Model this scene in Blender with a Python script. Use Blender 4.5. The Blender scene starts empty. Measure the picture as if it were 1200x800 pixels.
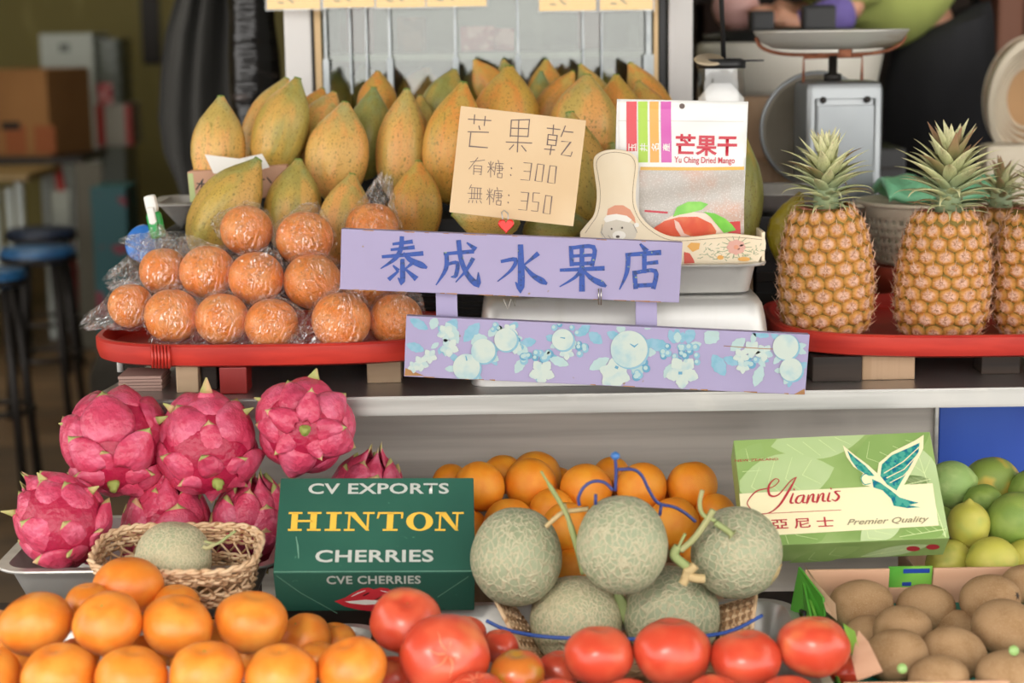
import bpy, bmesh, math, random
from mathutils import Vector, Matrix, Quaternion, noise as mnoise
random.seed(7)
PI = math.pi
D = bpy.data
SC = bpy.context.scene
COL = SC.collection

# ---------------------------------------------------------------- camera
F = 2093.0                       # focal length in pixels of the 1200 px frame
PITCH, ROLL = math.radians(9.9), 0.0145
EYE = Vector((0, 0, 1.25))
_u0 = Vector((0, math.sin(PITCH), math.cos(PITCH))); _r0 = Vector((1, 0, 0))
FWD = Vector((0, math.cos(PITCH), -math.sin(PITCH)))
CR = _r0*math.cos(ROLL) - _u0*math.sin(ROLL)
CU = _u0*math.cos(ROLL) + _r0*math.sin(ROLL)
cam = D.cameras.new('camera'); camo = D.objects.new('camera', cam); COL.objects.link(camo)
m = Matrix((CR, CU, -FWD)).transposed().to_4x4(); m.translation = EYE
camo.matrix_world = m
cam.sensor_width = 36; cam.lens = F/1200*36
cam.dof.use_dof = True; cam.dof.focus_distance = 2.52; cam.dof.aperture_fstop = 3.2
SC.camera = camo
SC.view_settings.view_transform = 'Standard'; SC.view_settings.look = 'None'
SC.view_settings.gamma = 1; SC.view_settings.use_curve_mapping = False
SC.view_settings.exposure = 0.62
try:
    SC.cycles.max_bounces = 8; SC.cycles.transparent_max_bounces = 16
    SC.cycles.caustics_reflective = False; SC.cycles.caustics_refractive = False
except Exception: pass
# ---------------------------------------------------------------- daylight
W = D.worlds.new('sky'); SC.world = W; W.use_nodes = True
W.node_tree.nodes['Background'].inputs[0].default_value = (1.0, 0.97, 0.93, 1)
W.node_tree.nodes['Background'].inputs[1].default_value = 2.3
def lamp(name, kind, loc, aim, power, color=(1, 1, 1), size=1.0, size_y=None):
    l = D.lights.new(name, kind); o = D.objects.new(name, l); COL.objects.link(o)
    o.location = loc; l.energy = power; l.color = color
    if kind == 'AREA':
        l.size = size
        if size_y: l.shape = 'RECTANGLE'; l.size_y = size_y
    if kind == 'SUN': l.angle = size
    o.rotation_euler = (Vector(aim)-Vector(loc)).to_track_quat('-Z', 'Y').to_euler()
    return o
lamp('hazy_sun', 'SUN', (-3, -6, 7), (0, 2.5, 0.7), 1.6, (1, 0.95, 0.88), math.radians(12))
lamp('added_room_fill', 'AREA', (-2.0, 6.5, 2.75), (-2.0, 6.5, 0), 14, (1, 0.92, 0.7), 1.2)  # fill light added to brighten the back room, no fixture there

# ---------------------------------------------------------------- helpers
def ray(px, py):
    return FWD + CR*((px-600)/F) + CU*((400-py)/F)
def at(px, py, Y):
    r = ray(px, py); return EYE + r*(Y/r.y)
def atz(px, py, z):
    r = ray(px, py); return EYE + r*((z-EYE.z)/r.z)
def dep(P): return (P-EYE).dot(FWD)
def lin(c):
    c = c.lstrip('#'); v = [int(c[i:i+2], 16)/255 for i in (0, 2, 4)]
    return tuple((x/12.92 if x <= .04045 else ((x+.055)/1.055)**2.4) for x in v)+(1,)
def tag(o, label=None, cat=None, group=None, kind=None):
    if label: o['label'] = label
    if cat: o['category'] = cat
    if group: o['group'] = group
    if kind: o['kind'] = kind
    return o
def obj(name, me, mats=None, parent=None, loc=None, rot=None, scale=None, smooth=None):
    if isinstance(me, bmesh.types.BMesh):
        bm = me; me = D.meshes.new(name); bm.to_mesh(me); bm.free()
    if mats is not None:
        if not isinstance(mats, (list, tuple)): mats = [mats]
        if len(me.materials) == 0:
            for x in mats: me.materials.append(x)
    if smooth is not None:
        me.polygons.foreach_set('use_smooth', [smooth]*len(me.polygons))
    o = D.objects.new(name, me); COL.objects.link(o)
    if parent: o.parent = parent
    if loc is not None: o.location = loc
    if rot is not None:
        if isinstance(rot, Quaternion): o.rotation_euler = rot.to_euler()
        else: o.rotation_euler = rot
    if scale is not None: o.scale = scale if hasattr(scale, '__len__') else (scale,)*3
    return o
def empty(name, loc=(0, 0, 0), rot=None, scale=None, mat=None):
    o = D.objects.new(name, None); COL.objects.link(o); o.empty_display_size = .05
    if mat is not None: o.matrix_world = mat
    else:
        o.location = loc
        if rot is not None: o.rotation_euler = rot.to_euler() if isinstance(rot, Quaternion) else rot
        if scale is not None: o.scale = scale if hasattr(scale, '__len__') else (scale,)*3
    return o
def mesh(name, vs, fs, smooth=True):
    me = D.meshes.new(name); me.from_pydata([tuple(v) for v in vs], [], fs)
    me.polygons.foreach_set('use_smooth', [smooth]*len(me.polygons)); me.update(); return me

# materials -------------------------------------------------------------
def M(name, col, rough=.5, metal=0., layers=(), bump=(), spec=.5, random_shift=True, coat=0, sss=0, alpha=None, coords='Object', tilt_ramp=None):
    """layers: (scale xyz, detail, lo, hi, colour[, kind]);  bump: (scale xyz, strength, distance)"""
    mt = D.materials.new(name); mt.use_nodes = True; nt = mt.node_tree; n = nt.nodes; L = nt.links
    b = n['Principled BSDF']
    b.inputs['Roughness'].default_value = rough; b.inputs['Metallic'].default_value = metal
    b.inputs['Specular IOR Level'].default_value = spec
    b.inputs['Coat Weight'].default_value = coat; b.inputs['Coat Roughness'].default_value = .15
    if sss: b.inputs['Subsurface Weight'].default_value = sss; b.inputs['Subsurface Scale'].default_value = .01
    c = lin(col) if isinstance(col, str) else col
    b.inputs['Base Color'].default_value = c
    mt.diffuse_color = c
    if layers or bump or tilt_ramp:
        tc = n.new('ShaderNodeTexCoord'); vec = tc.outputs[coords]
        base_vec = vec
        if random_shift:
            oi = n.new('ShaderNodeObjectInfo'); ad = n.new('ShaderNodeVectorMath'); ad.operation = 'MULTIPLY_ADD'
            L.new(oi.outputs['Random'], ad.inputs[0]); ad.inputs[1].default_value = (37, 17, 29); L.new(vec, ad.inputs[2]); vec = ad.outputs[0]
        cur = None
        if tilt_ramp:      # colour ramp along an axis of the object (axis, [(pos, colour)], lo, hi)
            ax, stops, lo, hi = tilt_ramp
            if ax == 'R':
                ln = n.new('ShaderNodeVectorMath'); ln.operation = 'LENGTH'
                sp2 = n.new('ShaderNodeSeparateXYZ'); L.new(base_vec, sp2.inputs[0]); cb = n.new('ShaderNodeCombineXYZ')
                L.new(sp2.outputs[0], cb.inputs[0]); L.new(sp2.outputs[1], cb.inputs[1]); L.new(cb.outputs[0], ln.inputs[0]); src = ln.outputs['Value']
            else:
                sp = n.new('ShaderNodeSeparateXYZ'); L.new(base_vec, sp.inputs[0]); src = sp.outputs['XYZ'.index(ax)]
            nz = n.new('ShaderNodeTexNoise'); L.new(vec, nz.inputs['Vector']); nz.inputs['Scale'].default_value = 5/max(1e-6, hi-lo)*.4
            mr0 = n.new('ShaderNodeMapRange'); L.new(src, mr0.inputs[0]); mr0.inputs[1].default_value = lo; mr0.inputs[2].default_value = hi
            aa = n.new('ShaderNodeMath'); aa.operation = 'MULTIPLY_ADD'; L.new(nz.outputs[0], aa.inputs[0]); aa.inputs[1].default_value = .24; aa.inputs[2].default_value = -.12
            a2 = n.new('ShaderNodeMath'); a2.operation = 'ADD'; L.new(aa.outputs[0], a2.inputs[0]); L.new(mr0.outputs[0], a2.inputs[1])
            cr = n.new('ShaderNodeValToRGB'); L.new(a2.outputs[0], cr.inputs[0])
            while len(cr.color_ramp.elements) < len(stops): cr.color_ramp.elements.new(.5)
            for e, (p, cc) in zip(cr.color_ramp.elements, stops): e.position = p; e.color = lin(cc)
            cur = cr.outputs[0]
        for ly in layers:
            sc, det, lo, hi, cc = ly[:5]; kind = ly[5] if len(ly) > 5 else 'noise'
            mp = n.new('ShaderNodeMapping'); L.new(vec, mp.inputs[0]); mp.inputs['Scale'].default_value = sc if hasattr(sc, '__len__') else (sc,)*3
            if kind == 'noise':
                t = n.new('ShaderNodeTexNoise'); t.inputs['Scale'].default_value = 1; t.inputs['Detail'].default_value = det; L.new(mp.outputs[0], t.inputs['Vector']); o = t.outputs[0]
            elif kind == 'dots':
                t = n.new('ShaderNodeTexVoronoi'); t.inputs['Scale'].default_value = 1; L.new(mp.outputs[0], t.inputs['Vector']); o = t.outputs['Distance']
            elif kind == 'cells':
                wn = n.new('ShaderNodeTexNoise'); wn.inputs['Scale'].default_value = .8; wn.inputs['Detail'].default_value = 2; L.new(mp.outputs[0], wn.inputs['Vector'])
                am = n.new('ShaderNodeVectorMath'); am.operation = 'MULTIPLY_ADD'; L.new(wn.outputs['Color'], am.inputs[0]); am.inputs[1].default_value = (1.6,)*3; L.new(mp.outputs[0], am.inputs[2])
                t = n.new('ShaderNodeTexVoronoi'); t.feature = 'DISTANCE_TO_EDGE'; t.inputs['Scale'].default_value = 1; L.new(am.outputs[0], t.inputs['Vector']); o = t.outputs['Distance']
            mr = n.new('ShaderNodeMapRange'); mr.interpolation_type = 'SMOOTHSTEP'; L.new(o, mr.inputs[0]); mr.inputs[1].default_value = lo; mr.inputs[2].default_value = hi
            mx = n.new('ShaderNodeMix'); mx.data_type = 'RGBA'; L.new(mr.outputs[0], mx.inputs[0])
            if cur is not None: L.new(cur, mx.inputs[6])
            else: mx.inputs[6].default_value = c
            mx.inputs[7].default_value = lin(cc); cur = mx.outputs[2]
        if cur is not None: L.new(cur, b.inputs['Base Color'])
        nrm = None
        for bp in bump:
            sc, st, dist = bp[:3]; kind = bp[3] if len(bp) > 3 else 'noise'
            mp = n.new('ShaderNodeMapping'); L.new(vec, mp.inputs[0]); mp.inputs['Scale'].default_value = sc if hasattr(sc, '__len__') else (sc,)*3
            if kind == 'noise':
                t = n.new('ShaderNodeTexNoise'); t.inputs['Scale'].default_value = 1; t.inputs['Detail'].default_value = 3; L.new(mp.outputs[0], t.inputs['Vector']); o = t.outputs[0]
            else:
                wn = n.new('ShaderNodeTexNoise'); wn.inputs['Scale'].default_value = .8; wn.inputs['Detail'].default_value = 2; L.new(mp.outputs[0], wn.inputs['Vector'])
                am = n.new('ShaderNodeVectorMath'); am.operation = 'MULTIPLY_ADD'; L.new(wn.outputs['Color'], am.inputs[0]); am.inputs[1].default_value = (1.6,)*3; L.new(mp.outputs[0], am.inputs[2])
                t = n.new('ShaderNodeTexVoronoi'); t.feature = 'DISTANCE_TO_EDGE'; t.inputs['Scale'].default_value = 1; L.new(am.outputs[0], t.inputs['Vector'])
                mr = n.new('ShaderNodeMapRange'); L.new(t.outputs['Distance'], mr.inputs[0]); mr.inputs[1].default_value = 0; mr.inputs[2].default_value = .14; mr.inputs[3].default_value = 1; mr.inputs[4].default_value = 0; o = mr.outputs[0]
            bu = n.new('ShaderNodeBump'); bu.inputs['Strength'].default_value = st; bu.inputs['Distance'].default_value = dist
            L.new(o, bu.inputs['Height'])
            if nrm is not None: L.new(nrm, bu.inputs['Normal'])
            nrm = bu.outputs[0]
        if nrm is not None: L.new(nrm, b.inputs['Normal'])
    return mt
def film(name, col=(1, 1, 1, 1), lo=.05, hi=.6, gloss=.12, bscale=60, bst=.6, streak=0.):
    """thin clear plastic: mostly see-through, glossy and milky where it folds"""
    mt = D.materials.new(name); mt.use_nodes = True; nt = mt.node_tree; n = nt.nodes; L = nt.links
    n.remove(n['Principled BSDF']); out = n['Material Output']
    tr = n.new('ShaderNodeBsdfTransparent'); gl = n.new('ShaderNodeBsdfGlossy'); gl.inputs['Roughness'].default_value = gloss
    d0 = n.new('ShaderNodeBsdfDiffuse'); d0.inputs[0].default_value = col; tl = n.new('ShaderNodeBsdfTranslucent'); tl.inputs[0].default_value = col
    df = n.new('ShaderNodeMixShader'); df.inputs[0].default_value = .35; L.new(d0.outputs[0], df.inputs[1]); L.new(tl.outputs[0], df.inputs[2]); gl.inputs[0].default_value = (1, 1, 1, 1)
    tc = n.new('ShaderNodeTexCoord'); nz = n.new('ShaderNodeTexNoise'); nz.inputs['Scale'].default_value = bscale; nz.inputs['Detail'].default_value = 2.5; nz.inputs['Distortion'].default_value = 1.8
    mq = n.new('ShaderNodeMapping'); mq.inputs['Scale'].default_value = (1.2, 2.4, .6); mq.inputs['Rotation'].default_value = (.5, .3, .6); L.new(tc.outputs['Object'], mq.inputs[0]); L.new(mq.outputs[0], nz.inputs['Vector'])
    bu = n.new('ShaderNodeBump'); bu.inputs['Strength'].default_value = bst; bu.inputs['Distance'].default_value = .3/bscale; L.new(nz.outputs[0], bu.inputs['Height'])
    L.new(bu.outputs[0], gl.inputs['Normal']); L.new(bu.outputs[0], d0.inputs['Normal'])
    lw = n.new('ShaderNodeLayerWeight'); lw.inputs[0].default_value = .35; L.new(bu.outputs[0], lw.inputs['Normal'])
    mr = n.new('ShaderNodeMapRange'); L.new(lw.outputs['Facing'], mr.inputs[0]); mr.inputs[1].default_value = .05; mr.inputs[2].default_value = 1; mr.inputs[3].default_value = lo; mr.inputs[4].default_value = hi
    gm = n.new('ShaderNodeMixShader'); gm.inputs[0].default_value = .72; L.new(df.outputs[0], gm.inputs[1]); L.new(gl.outputs[0], gm.inputs[2])
    mx = n.new('ShaderNodeMixShader'); L.new(mr.outputs[0], mx.inputs[0]); L.new(tr.outputs[0], mx.inputs[1]); L.new(gm.outputs[0], mx.inputs[2])
    # streaks painted in as crinkle highlights, also the milkiness of doubled film
    mp = n.new('ShaderNodeMapping'); mp.inputs['Scale'].default_value = (1, 1.7, .55); oi = n.new('ShaderNodeObjectInfo'); va = n.new('ShaderNodeVectorMath'); va.operation = 'MULTIPLY_ADD'
    L.new(oi.outputs['Random'], va.inputs[0]); va.inputs[1].default_value = (31, 13, 7); L.new(tc.outputs['Object'], va.inputs[2]); L.new(va.outputs[0], mp.inputs[0])
    wv = n.new('ShaderNodeTexNoise'); wv.inputs['Scale'].default_value = bscale*.7; wv.inputs['Detail'].default_value = 3; wv.inputs['Distortion'].default_value = 2.2; L.new(mp.outputs[0], wv.inputs['Vector'])
    s1 = n.new('ShaderNodeMath'); s1.operation = 'SUBTRACT'; L.new(wv.outputs[0], s1.inputs[0]); s1.inputs[1].default_value = .5
    s2 = n.new('ShaderNodeMath'); s2.operation = 'ABSOLUTE'; L.new(s1.outputs[0], s2.inputs[0])
    m3 = n.new('ShaderNodeMapRange'); L.new(s2.outputs[0], m3.inputs[0]); m3.inputs[1].default_value = .0; m3.inputs[2].default_value = .035; m3.inputs[3].default_value = streak; m3.inputs[4].default_value = 0
    ad = n.new('ShaderNodeMath'); ad.operation = 'ADD'; ad.use_clamp = True; L.new(m3.outputs[0], ad.inputs[0]); L.new(mr.outputs[0], ad.inputs[1]); L.new(ad.outputs[0], mx.inputs[0])
    L.new(mx.outputs[0], out.inputs[0]); return mt
def pane(name, refl=.3, tint=(1, 1, 1, 1), rough=.02):
    mt = D.materials.new(name); mt.use_nodes = True; nt = mt.node_tree; n = nt.nodes; L = nt.links
    n.remove(n['Principled BSDF']); tr = n.new('ShaderNodeBsdfTransparent'); tr.inputs[0].default_value = tint
    gl = n.new('ShaderNodeBsdfGlossy'); gl.inputs['Roughness'].default_value = rough
    mx = n.new('ShaderNodeMixShader'); mx.inputs[0].default_value = refl
    L.new(tr.outputs[0], mx.inputs[1]); L.new(gl.outputs[0], mx.inputs[2]); L.new(mx.outputs[0], n['Material Output'].inputs[0]); return mt

# mesh makers ------------------------------------------------------------
def lathe(name, prof, seg=32, lobe=None, closed_ends=True):
    vs, fs = [], []
    n = len(prof)
    for i, (r, z) in enumerate(prof):
        for k in range(seg):
            a = 2*PI*k/seg; q = 1 if lobe is None else lobe(a, i/(n-1))
            if isinstance(q, tuple): vs.append((r*q[0]*math.cos(a), r*q[0]*math.sin(a), z+q[1]))
            else: vs.append((r*q*math.cos(a), r*q*math.sin(a), z))
    for i in range(n-1):
        for k in range(seg):
            a, b = i*seg+k, i*seg+(k+1) % seg
            fs.append((a, b, b+seg, a+seg))
    if closed_ends:
        if prof[0][0] > 1e-5: fs.append(tuple(reversed(range(seg))))
        if prof[-1][0] > 1e-5: fs.append(tuple(range((n-1)*seg, n*seg)))
    bm = bmesh.new(); me = mesh(name, vs, fs); bm.from_mesh(me); bmesh.ops.remove_doubles(bm, verts=bm.verts, dist=1e-5)
    bmesh.ops.recalc_face_normals(bm, faces=bm.faces); bm.to_mesh(me); bm.free()
    me.polygons.foreach_set('use_smooth', [True]*len(me.polygons)); return me
def boxbm(sx, sy, sz, bev=0, cx=0, cy=0, cz=0, bm=None, seg=2):
    own = bm is None
    b2 = bmesh.new(); bmesh.ops.create_cube(b2, size=1)
    for v in b2.verts: v.co = Vector((v.co.x*sx, v.co.y*sy, v.co.z*sz))
    if bev: bmesh.ops.bevel(b2, geom=b2.edges[:]+b2.verts[:], offset=bev, segments=seg, profile=.6, affect='EDGES')
    for v in b2.verts: v.co += Vector((cx, cy, cz))
    if own: return b2
    me = D.meshes.new('t'); b2.to_mesh(me); b2.free(); bm.from_mesh(me); D.meshes.remove(me); return bm
def box(name, size, c, mat, parent=None, bev=.001, rot=None):
    """box of size (x,y,z) whose centre of base is c"""
    return obj(name, boxbm(size[0], size[1], size[2], bev, 0, 0, size[2]/2), mat, parent, c, rot)
def tube(name, pts, rad, closed=False, seg=6, flat=1.0, up=None, caps=True, smooth=True):
    pts = [Vector(p) for p in pts]; n = len(pts); vs = []; fs = []
    rads = rad if hasattr(rad, '__len__') else [rad]*n
    prev = None
    for i, p in enumerate(pts):
        if closed: t = pts[(i+1) % n]-pts[i-1]
        else: t = pts[min(i+1, n-1)]-pts[max(i-1, 0)]
        t = t.normalized() if t.length > 1e-9 else Vector((0, 0, 1))
        if up is not None: a = Vector(up)
        elif prev is not None: a = prev
        else: a = Vector((0, 0, 1)) if abs(t.z) < .9 else Vector((1, 0, 0))
        a = (a - t*a.dot(t)); a = a.normalized() if a.length > 1e-6 else t.orthogonal().normalized()
        prev = a; b = t.cross(a)
        for k in range(seg):
            th = 2*PI*k/seg; vs.append(p + a*math.cos(th)*rads[i] + b*math.sin(th)*rads[i]*flat)
    m_ = n if closed else n-1
    for i in range(m_):
        for k in range(seg):
            j = (i+1) % n
            fs.append((i*seg+k, i*seg+(k+1) % seg, j*seg+(k+1) % seg, j*seg+k))
    if caps and not closed:
        fs.append(tuple(reversed(range(seg)))); fs.append(tuple(range((n-1)*seg, n*seg)))
    return mesh(name, vs, fs, smooth)
def crom(pts, k=6, closed=False):
    P = [Vector(p) for p in pts]; n = len(P); out = []
    rng = range(n if closed else n-1)
    for i in rng:
        a, b, c, d = (P[(i-1) % n], P[i], P[(i+1) % n], P[(i+2) % n]) if closed else (P[max(i-1, 0)], P[i], P[i+1], P[min(i+2, n-1)])
        for j in range(k):
            t = j/k
            out.append(.5*((2*b)+(c-a)*t+(2*a-5*b+4*c-d)*t*t+(3*b-a-3*c+d)*t**3))
    if not closed: out.append(P[-1])
    return out
def rrect(w, d, r, n=6):
    out = []
    for cx, cy, a0 in ((w/2-r, d/2-r, 0), (-w/2+r, d/2-r, 90), (-w/2+r, -d/2+r, 180), (w/2-r, -d/2+r, 270)):
        for k in range(n+1):
            a = math.radians(a0+90*k/n); out.append((cx+r*math.cos(a), cy+r*math.sin(a)))
    return out
def super_loop(a, b, p, n=64):
    out = []
    for k in range(n):
        t = 2*PI*k/n; c, s = math.cos(t), math.sin(t)
        out.append((a*math.copysign(abs(c)**(2/p), c), b*math.copysign(abs(s)**(2/p), s)))
    return out
def loft(name, loops, cap0=True, cap1=True, smooth=True):
    """loops: list of lists of 3D points, same count"""
    n = len(loops[0]); vs = [p for l in loops for p in l]; fs = []
    for i in range(len(loops)-1):
        for k in range(n):
            fs.append((i*n+k, i*n+(k+1) % n, (i+1)*n+(k+1) % n, (i+1)*n+k))
    if cap0: fs.append(tuple(reversed(range(n))))
    if cap1: fs.append(tuple(range((len(loops)-1)*n, len(loops)*n)))
    me = mesh(name, vs, fs, smooth); bm = bmesh.new(); bm.from_mesh(me); bmesh.ops.recalc_face_normals(bm, faces=bm.faces); bm.to_mesh(me); bm.free()
    if smooth:
        try: me.set_sharp_from_angle(angle=math.radians(40))
        except Exception: pass
    return me
def pan_mesh(w, d, h, r=.03, rim=.012, taper=.02, t=.0015, lip=.004):
    def L3(dw, z, dr=0): return [(x, y, z) for x, y in rrect(w+2*dw, d+2*dw, max(.004, r+dw+dr), 6)]
    return loft('pan', [L3(-taper-.006, 0), L3(-taper, .004), L3(-.001, h-.004), L3(rim, h-lip), L3(rim+.001, h-lip+.002), L3(rim, h), L3(-.001, h), L3(-.004, h-.004), L3(-taper-.003, .006), L3(-taper-.010, .003)])
def tri_poly(pts):
    from mathutils.geometry import tessellate_polygon
    return tessellate_polygon([[Vector((p[0], p[1], 0)) for p in pts]])

# flat frames: a plane in the scene, addressed in metres or (for measuring) by the photo position seen on it
class Frame:
    def __init__(s, O, ex, ez, parent=None):
        s.O = Vector(O); s.ex = Vector(ex).normalized(); s.ez = (Vector(ez)-s.ex*Vector(ez).dot(s.ex)).normalized()
        s.n = s.ex.cross(s.ez)           # points out of the face (towards the viewer)
        if s.n.dot(EYE-s.O) < 0: s.n = -s.n
        s.bulge = lambda u, v: 0.0; s.parent = parent; s.lift = .0004; s.bulged = False
    def uv(s, px, py):
        r = ray(px, py); t = (s.O-EYE).dot(s.n)/r.dot(s.n); P = EYE+r*t-s.O
        return P.dot(s.ex), P.dot(s.ez)
    def P(s, u, v, h=0): return s.O+s.ex*u+s.ez*v+s.n*(h+s.bulge(u, v))
    def decal(s, name, polys, mat, lift=None, uvs=False, label=None, one=False, stuff=False):
        if len(polys) > 1 and not one:
            o = None
            for q, p in enumerate(polys): o = s.decal(name, [p], mat, (s.lift if lift is None else lift)+(q % 7)*.00002, uvs, label)
            return o
        """one thin printed or painted part; polys in photo positions, or metres if uvs"""
        h = s.lift if lift is None else lift
        vs, fs = [], []
        for q, poly in enumerate(polys):
            pp = [tuple(p) if uvs else s.uv(*p) for p in poly]; b = len(vs)
            pp = [p for k_, p in enumerate(pp) if math.dist(p, pp[k_-1]) > 3e-5]
            if len(pp) < 3: continue
            for (u, v) in pp: vs.append((u, v, (q % 13)*.00004 if stuff else 0))
            if len(pp) == 4 and False: fs.append((b, b+1, b+2, b+3))
            else:
                for t in tri_poly(pp): fs.append(tuple(b+i for i in t))
        me = mesh(name, vs, fs, False); me.validate(); bm = bmesh.new(); bm.from_mesh(me); D.meshes.remove(me)
        if one: bmesh.ops.remove_doubles(bm, verts=bm.verts[:], dist=1e-5)
        if s.bulged:
            for _ in range(4):
                ed = [e for e in bm.edges if e.calc_length() > .006]
                if not ed: break
                bmesh.ops.subdivide_edges(bm, edges=ed, cuts=1); bmesh.ops.triangulate(bm, faces=bm.faces)
        bm.verts.ensure_lookup_table(); bm.verts.index_update(); vs = [s.P(v.co.x, v.co.y, h+v.co.z) for v in bm.verts]; fs = [tuple(v.index for v in f.verts) for f in bm.faces]; bm.free()
        o = s._add(name, vs, fs, mat, label)
        if stuff: o['kind'] = 'stuff'
        return o
    def _add(s, name, vs, fs, mat, label=None):
        inv = s.parent.matrix_world.inverted() if s.parent else Matrix()
        me = mesh(name, [inv @ v for v in vs], fs, False)
        o = obj(name, me, mat, s.parent)
        if label: o['label'] = label
        return o
    def strokes(s, name, lines, mat, w=None, px=True, lift=None, smoothk=0, label=None):
        """painted lines; points (x, y[, width]); widths in metres"""
        vs, fs = [], []; h = s.lift if lift is None else lift
        for q, ln in enumerate(lines):
            P3 = [Vector((p[0], p[1], (p[2] if len(p) > 2 else (w or .001)))) for p in ln]
            if smoothk and len(P3) > 2: P3 = crom(P3, smoothk)
            pp = [(Vector(s.uv(p.x, p.y)) if px else Vector((p.x, p.y)), p.z) for p in P3]
            b = len(vs); n = len(pp)
            for i, (p, ww) in enumerate(pp):
                t = pp[min(i+1, n-1)][0]-pp[max(i-1, 0)][0]; t = t.normalized() if t.length > 0 else Vector((1, 0))
                nn = Vector((-t.y, t.x))
                if 0 < i < n-1:   # miter
                    t1 = (pp[i][0]-pp[i-1][0]).normalized(); cosv = max(.5, t1.dot(t)); ww = ww/cosv
                ext = Vector((0, 0))
                if i == 0: ext = -t*ww*.3
                if i == n-1: ext = t*ww*.3
                for sg in (-1, 1):
                    c = p+ext+nn*sg*ww/2; vs.append(s.P(c.x, c.y, h+(q % 9)*.00002+i*.000006))
                if i: fs.append((b+2*i-2, b+2*i, b+2*i+1, b+2*i-1))
        return s._add(name, vs, fs, mat, label)
    def text(s, name, txt, x0, y0, x1, y1, mat, bold=0., shear=0., spacing=1., label=None, lift=None, rot90=False):
        """lettering fitted between the lower-left (x0,y0) and upper-right (x1,y1) photo positions"""
        cu = D.curves.new('t', 'FONT'); cu.body = txt; cu.size = 1; cu.offset = bold; cu.shear = shear; cu.space_character = spacing; cu.resolution_u = 3
        o = D.objects.new('t', cu); COL.objects.link(o); bpy.context.view_layer.update()
        dg = bpy.context.evaluated_depsgraph_get(); me = D.meshes.new_from_object(o.evaluated_get(dg))
        D.objects.remove(o); D.curves.remove(cu)
        xs = [v.co.x for v in me.vertices]; ys = [v.co.y for v in me.vertices]
        if not xs: print('EMPTY TEXT', txt.encode('unicode_escape')); return None
        a0, a1, b0, b1 = min(xs), max(xs), min(ys), max(ys)
        u0, v0 = s.uv(x0, y0); u1, v1 = s.uv(x1, y1); h = s.lift if lift is None else lift
        inv = s.parent.matrix_world.inverted() if s.parent else Matrix()
        for v in me.vertices:
            fu, fv = (v.co.x-a0)/(a1-a0), (v.co.y-b0)/(b1-b0)
            if rot90: fu, fv = 1-fv, fu
            v.co = inv @ s.P(u0+(u1-u0)*fu, v0+(v1-v0)*fv, h)
        me.update(); o = obj(name, me, mat, s.parent)
        if label: o['label'] = label
        return o
def slab(NL, NR, FL, thick, name, mat, bev=.002):
    """box from its upper face: near-left, near-right, far-left corners; returns root, top frame, front frame, sizes"""
    ex = (NR-NL); w = ex.length; ex.normalize(); ey = FL-NL; ey -= ex*ey.dot(ex); d = ey.length; ey.normalize(); n = ex.cross(ey)
    if n.z < 0: n = -n
    R = Matrix((ex, ey, n)).transposed().to_4x4(); R.translation = NL+ex*w/2+ey*d/2-n*thick
    e = empty(name, mat=R)
    bpy.context.view_layer.update()
    o = obj('body', boxbm(w, d, thick, bev, 0, 0, thick/2), mat, e)
    top = Frame(NL, ex, ey, e); front = Frame(NL, ex, n, e)
    return e, top, front, (w, d, thick)
def wall_panel(TL, TR, BL, thick, name, mat, bev=.001):
    """upright board from its front face corners"""
    ex = TR-TL; w = ex.length; ex.normalize(); ez = TL-BL; ez -= ex*ez.dot(ex); h = ez.length; ez.normalize(); n = ex.cross(ez)
    # local axes: x right, y into the board, z up
    if n.dot(EYE-TL) < 0: n = -n
    R = Matrix((ex, -n, ez)).transposed().to_4x4(); R.translation = TL+ex*w/2-ez*h
    e = empty(name, mat=R); bpy.context.view_layer.update()
    o = obj('board', boxbm(w, thick, h, bev, 0, thick/2, h/2), mat, e)
    return e, Frame(TL, ex, ez, e), (w, h)
def qrot(axis_to, spin=0):
    """turn local +Z towards a direction, after spinning about it"""
    return Vector(axis_to).normalized().to_track_quat('Z', 'Y') @ Quaternion((0, 0, 1), spin)
def relax(items, slack=.93, it=200, ymin=None, ymax=None):
    """items: dict px py r(px) Y ; slides each along its own line of sight until neighbours just touch"""
    for _ in range(it):
        moved = False
        for i in range(len(items)):
            for j in range(i):
                a, b = items[i], items[j]
                Pa, Pb = at(a['px'], a['py'], a['Y']), at(b['px'], b['py'], b['Y'])
                ra, rb = a['r']*dep(Pa)/F, b['r']*dep(Pb)/F
                dd = (Pa-Pb).length; need = (ra+rb)*slack
                if dd < need - 1e-4:
                    s = .5*(need-dd)*.6+.0005
                    if a['Y'] <= b['Y']: a['Y'] -= s*a.get('m', 1); b['Y'] += s*b.get('m', 1)
                    else: a['Y'] += s*a.get('m', 1); b['Y'] -= s*b.get('m', 1)
                    moved = True
        for a in items:
            if 'max' in a: a['Y'] = min(a['Y'], a['max'])
        if not moved: break
    return items
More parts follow.
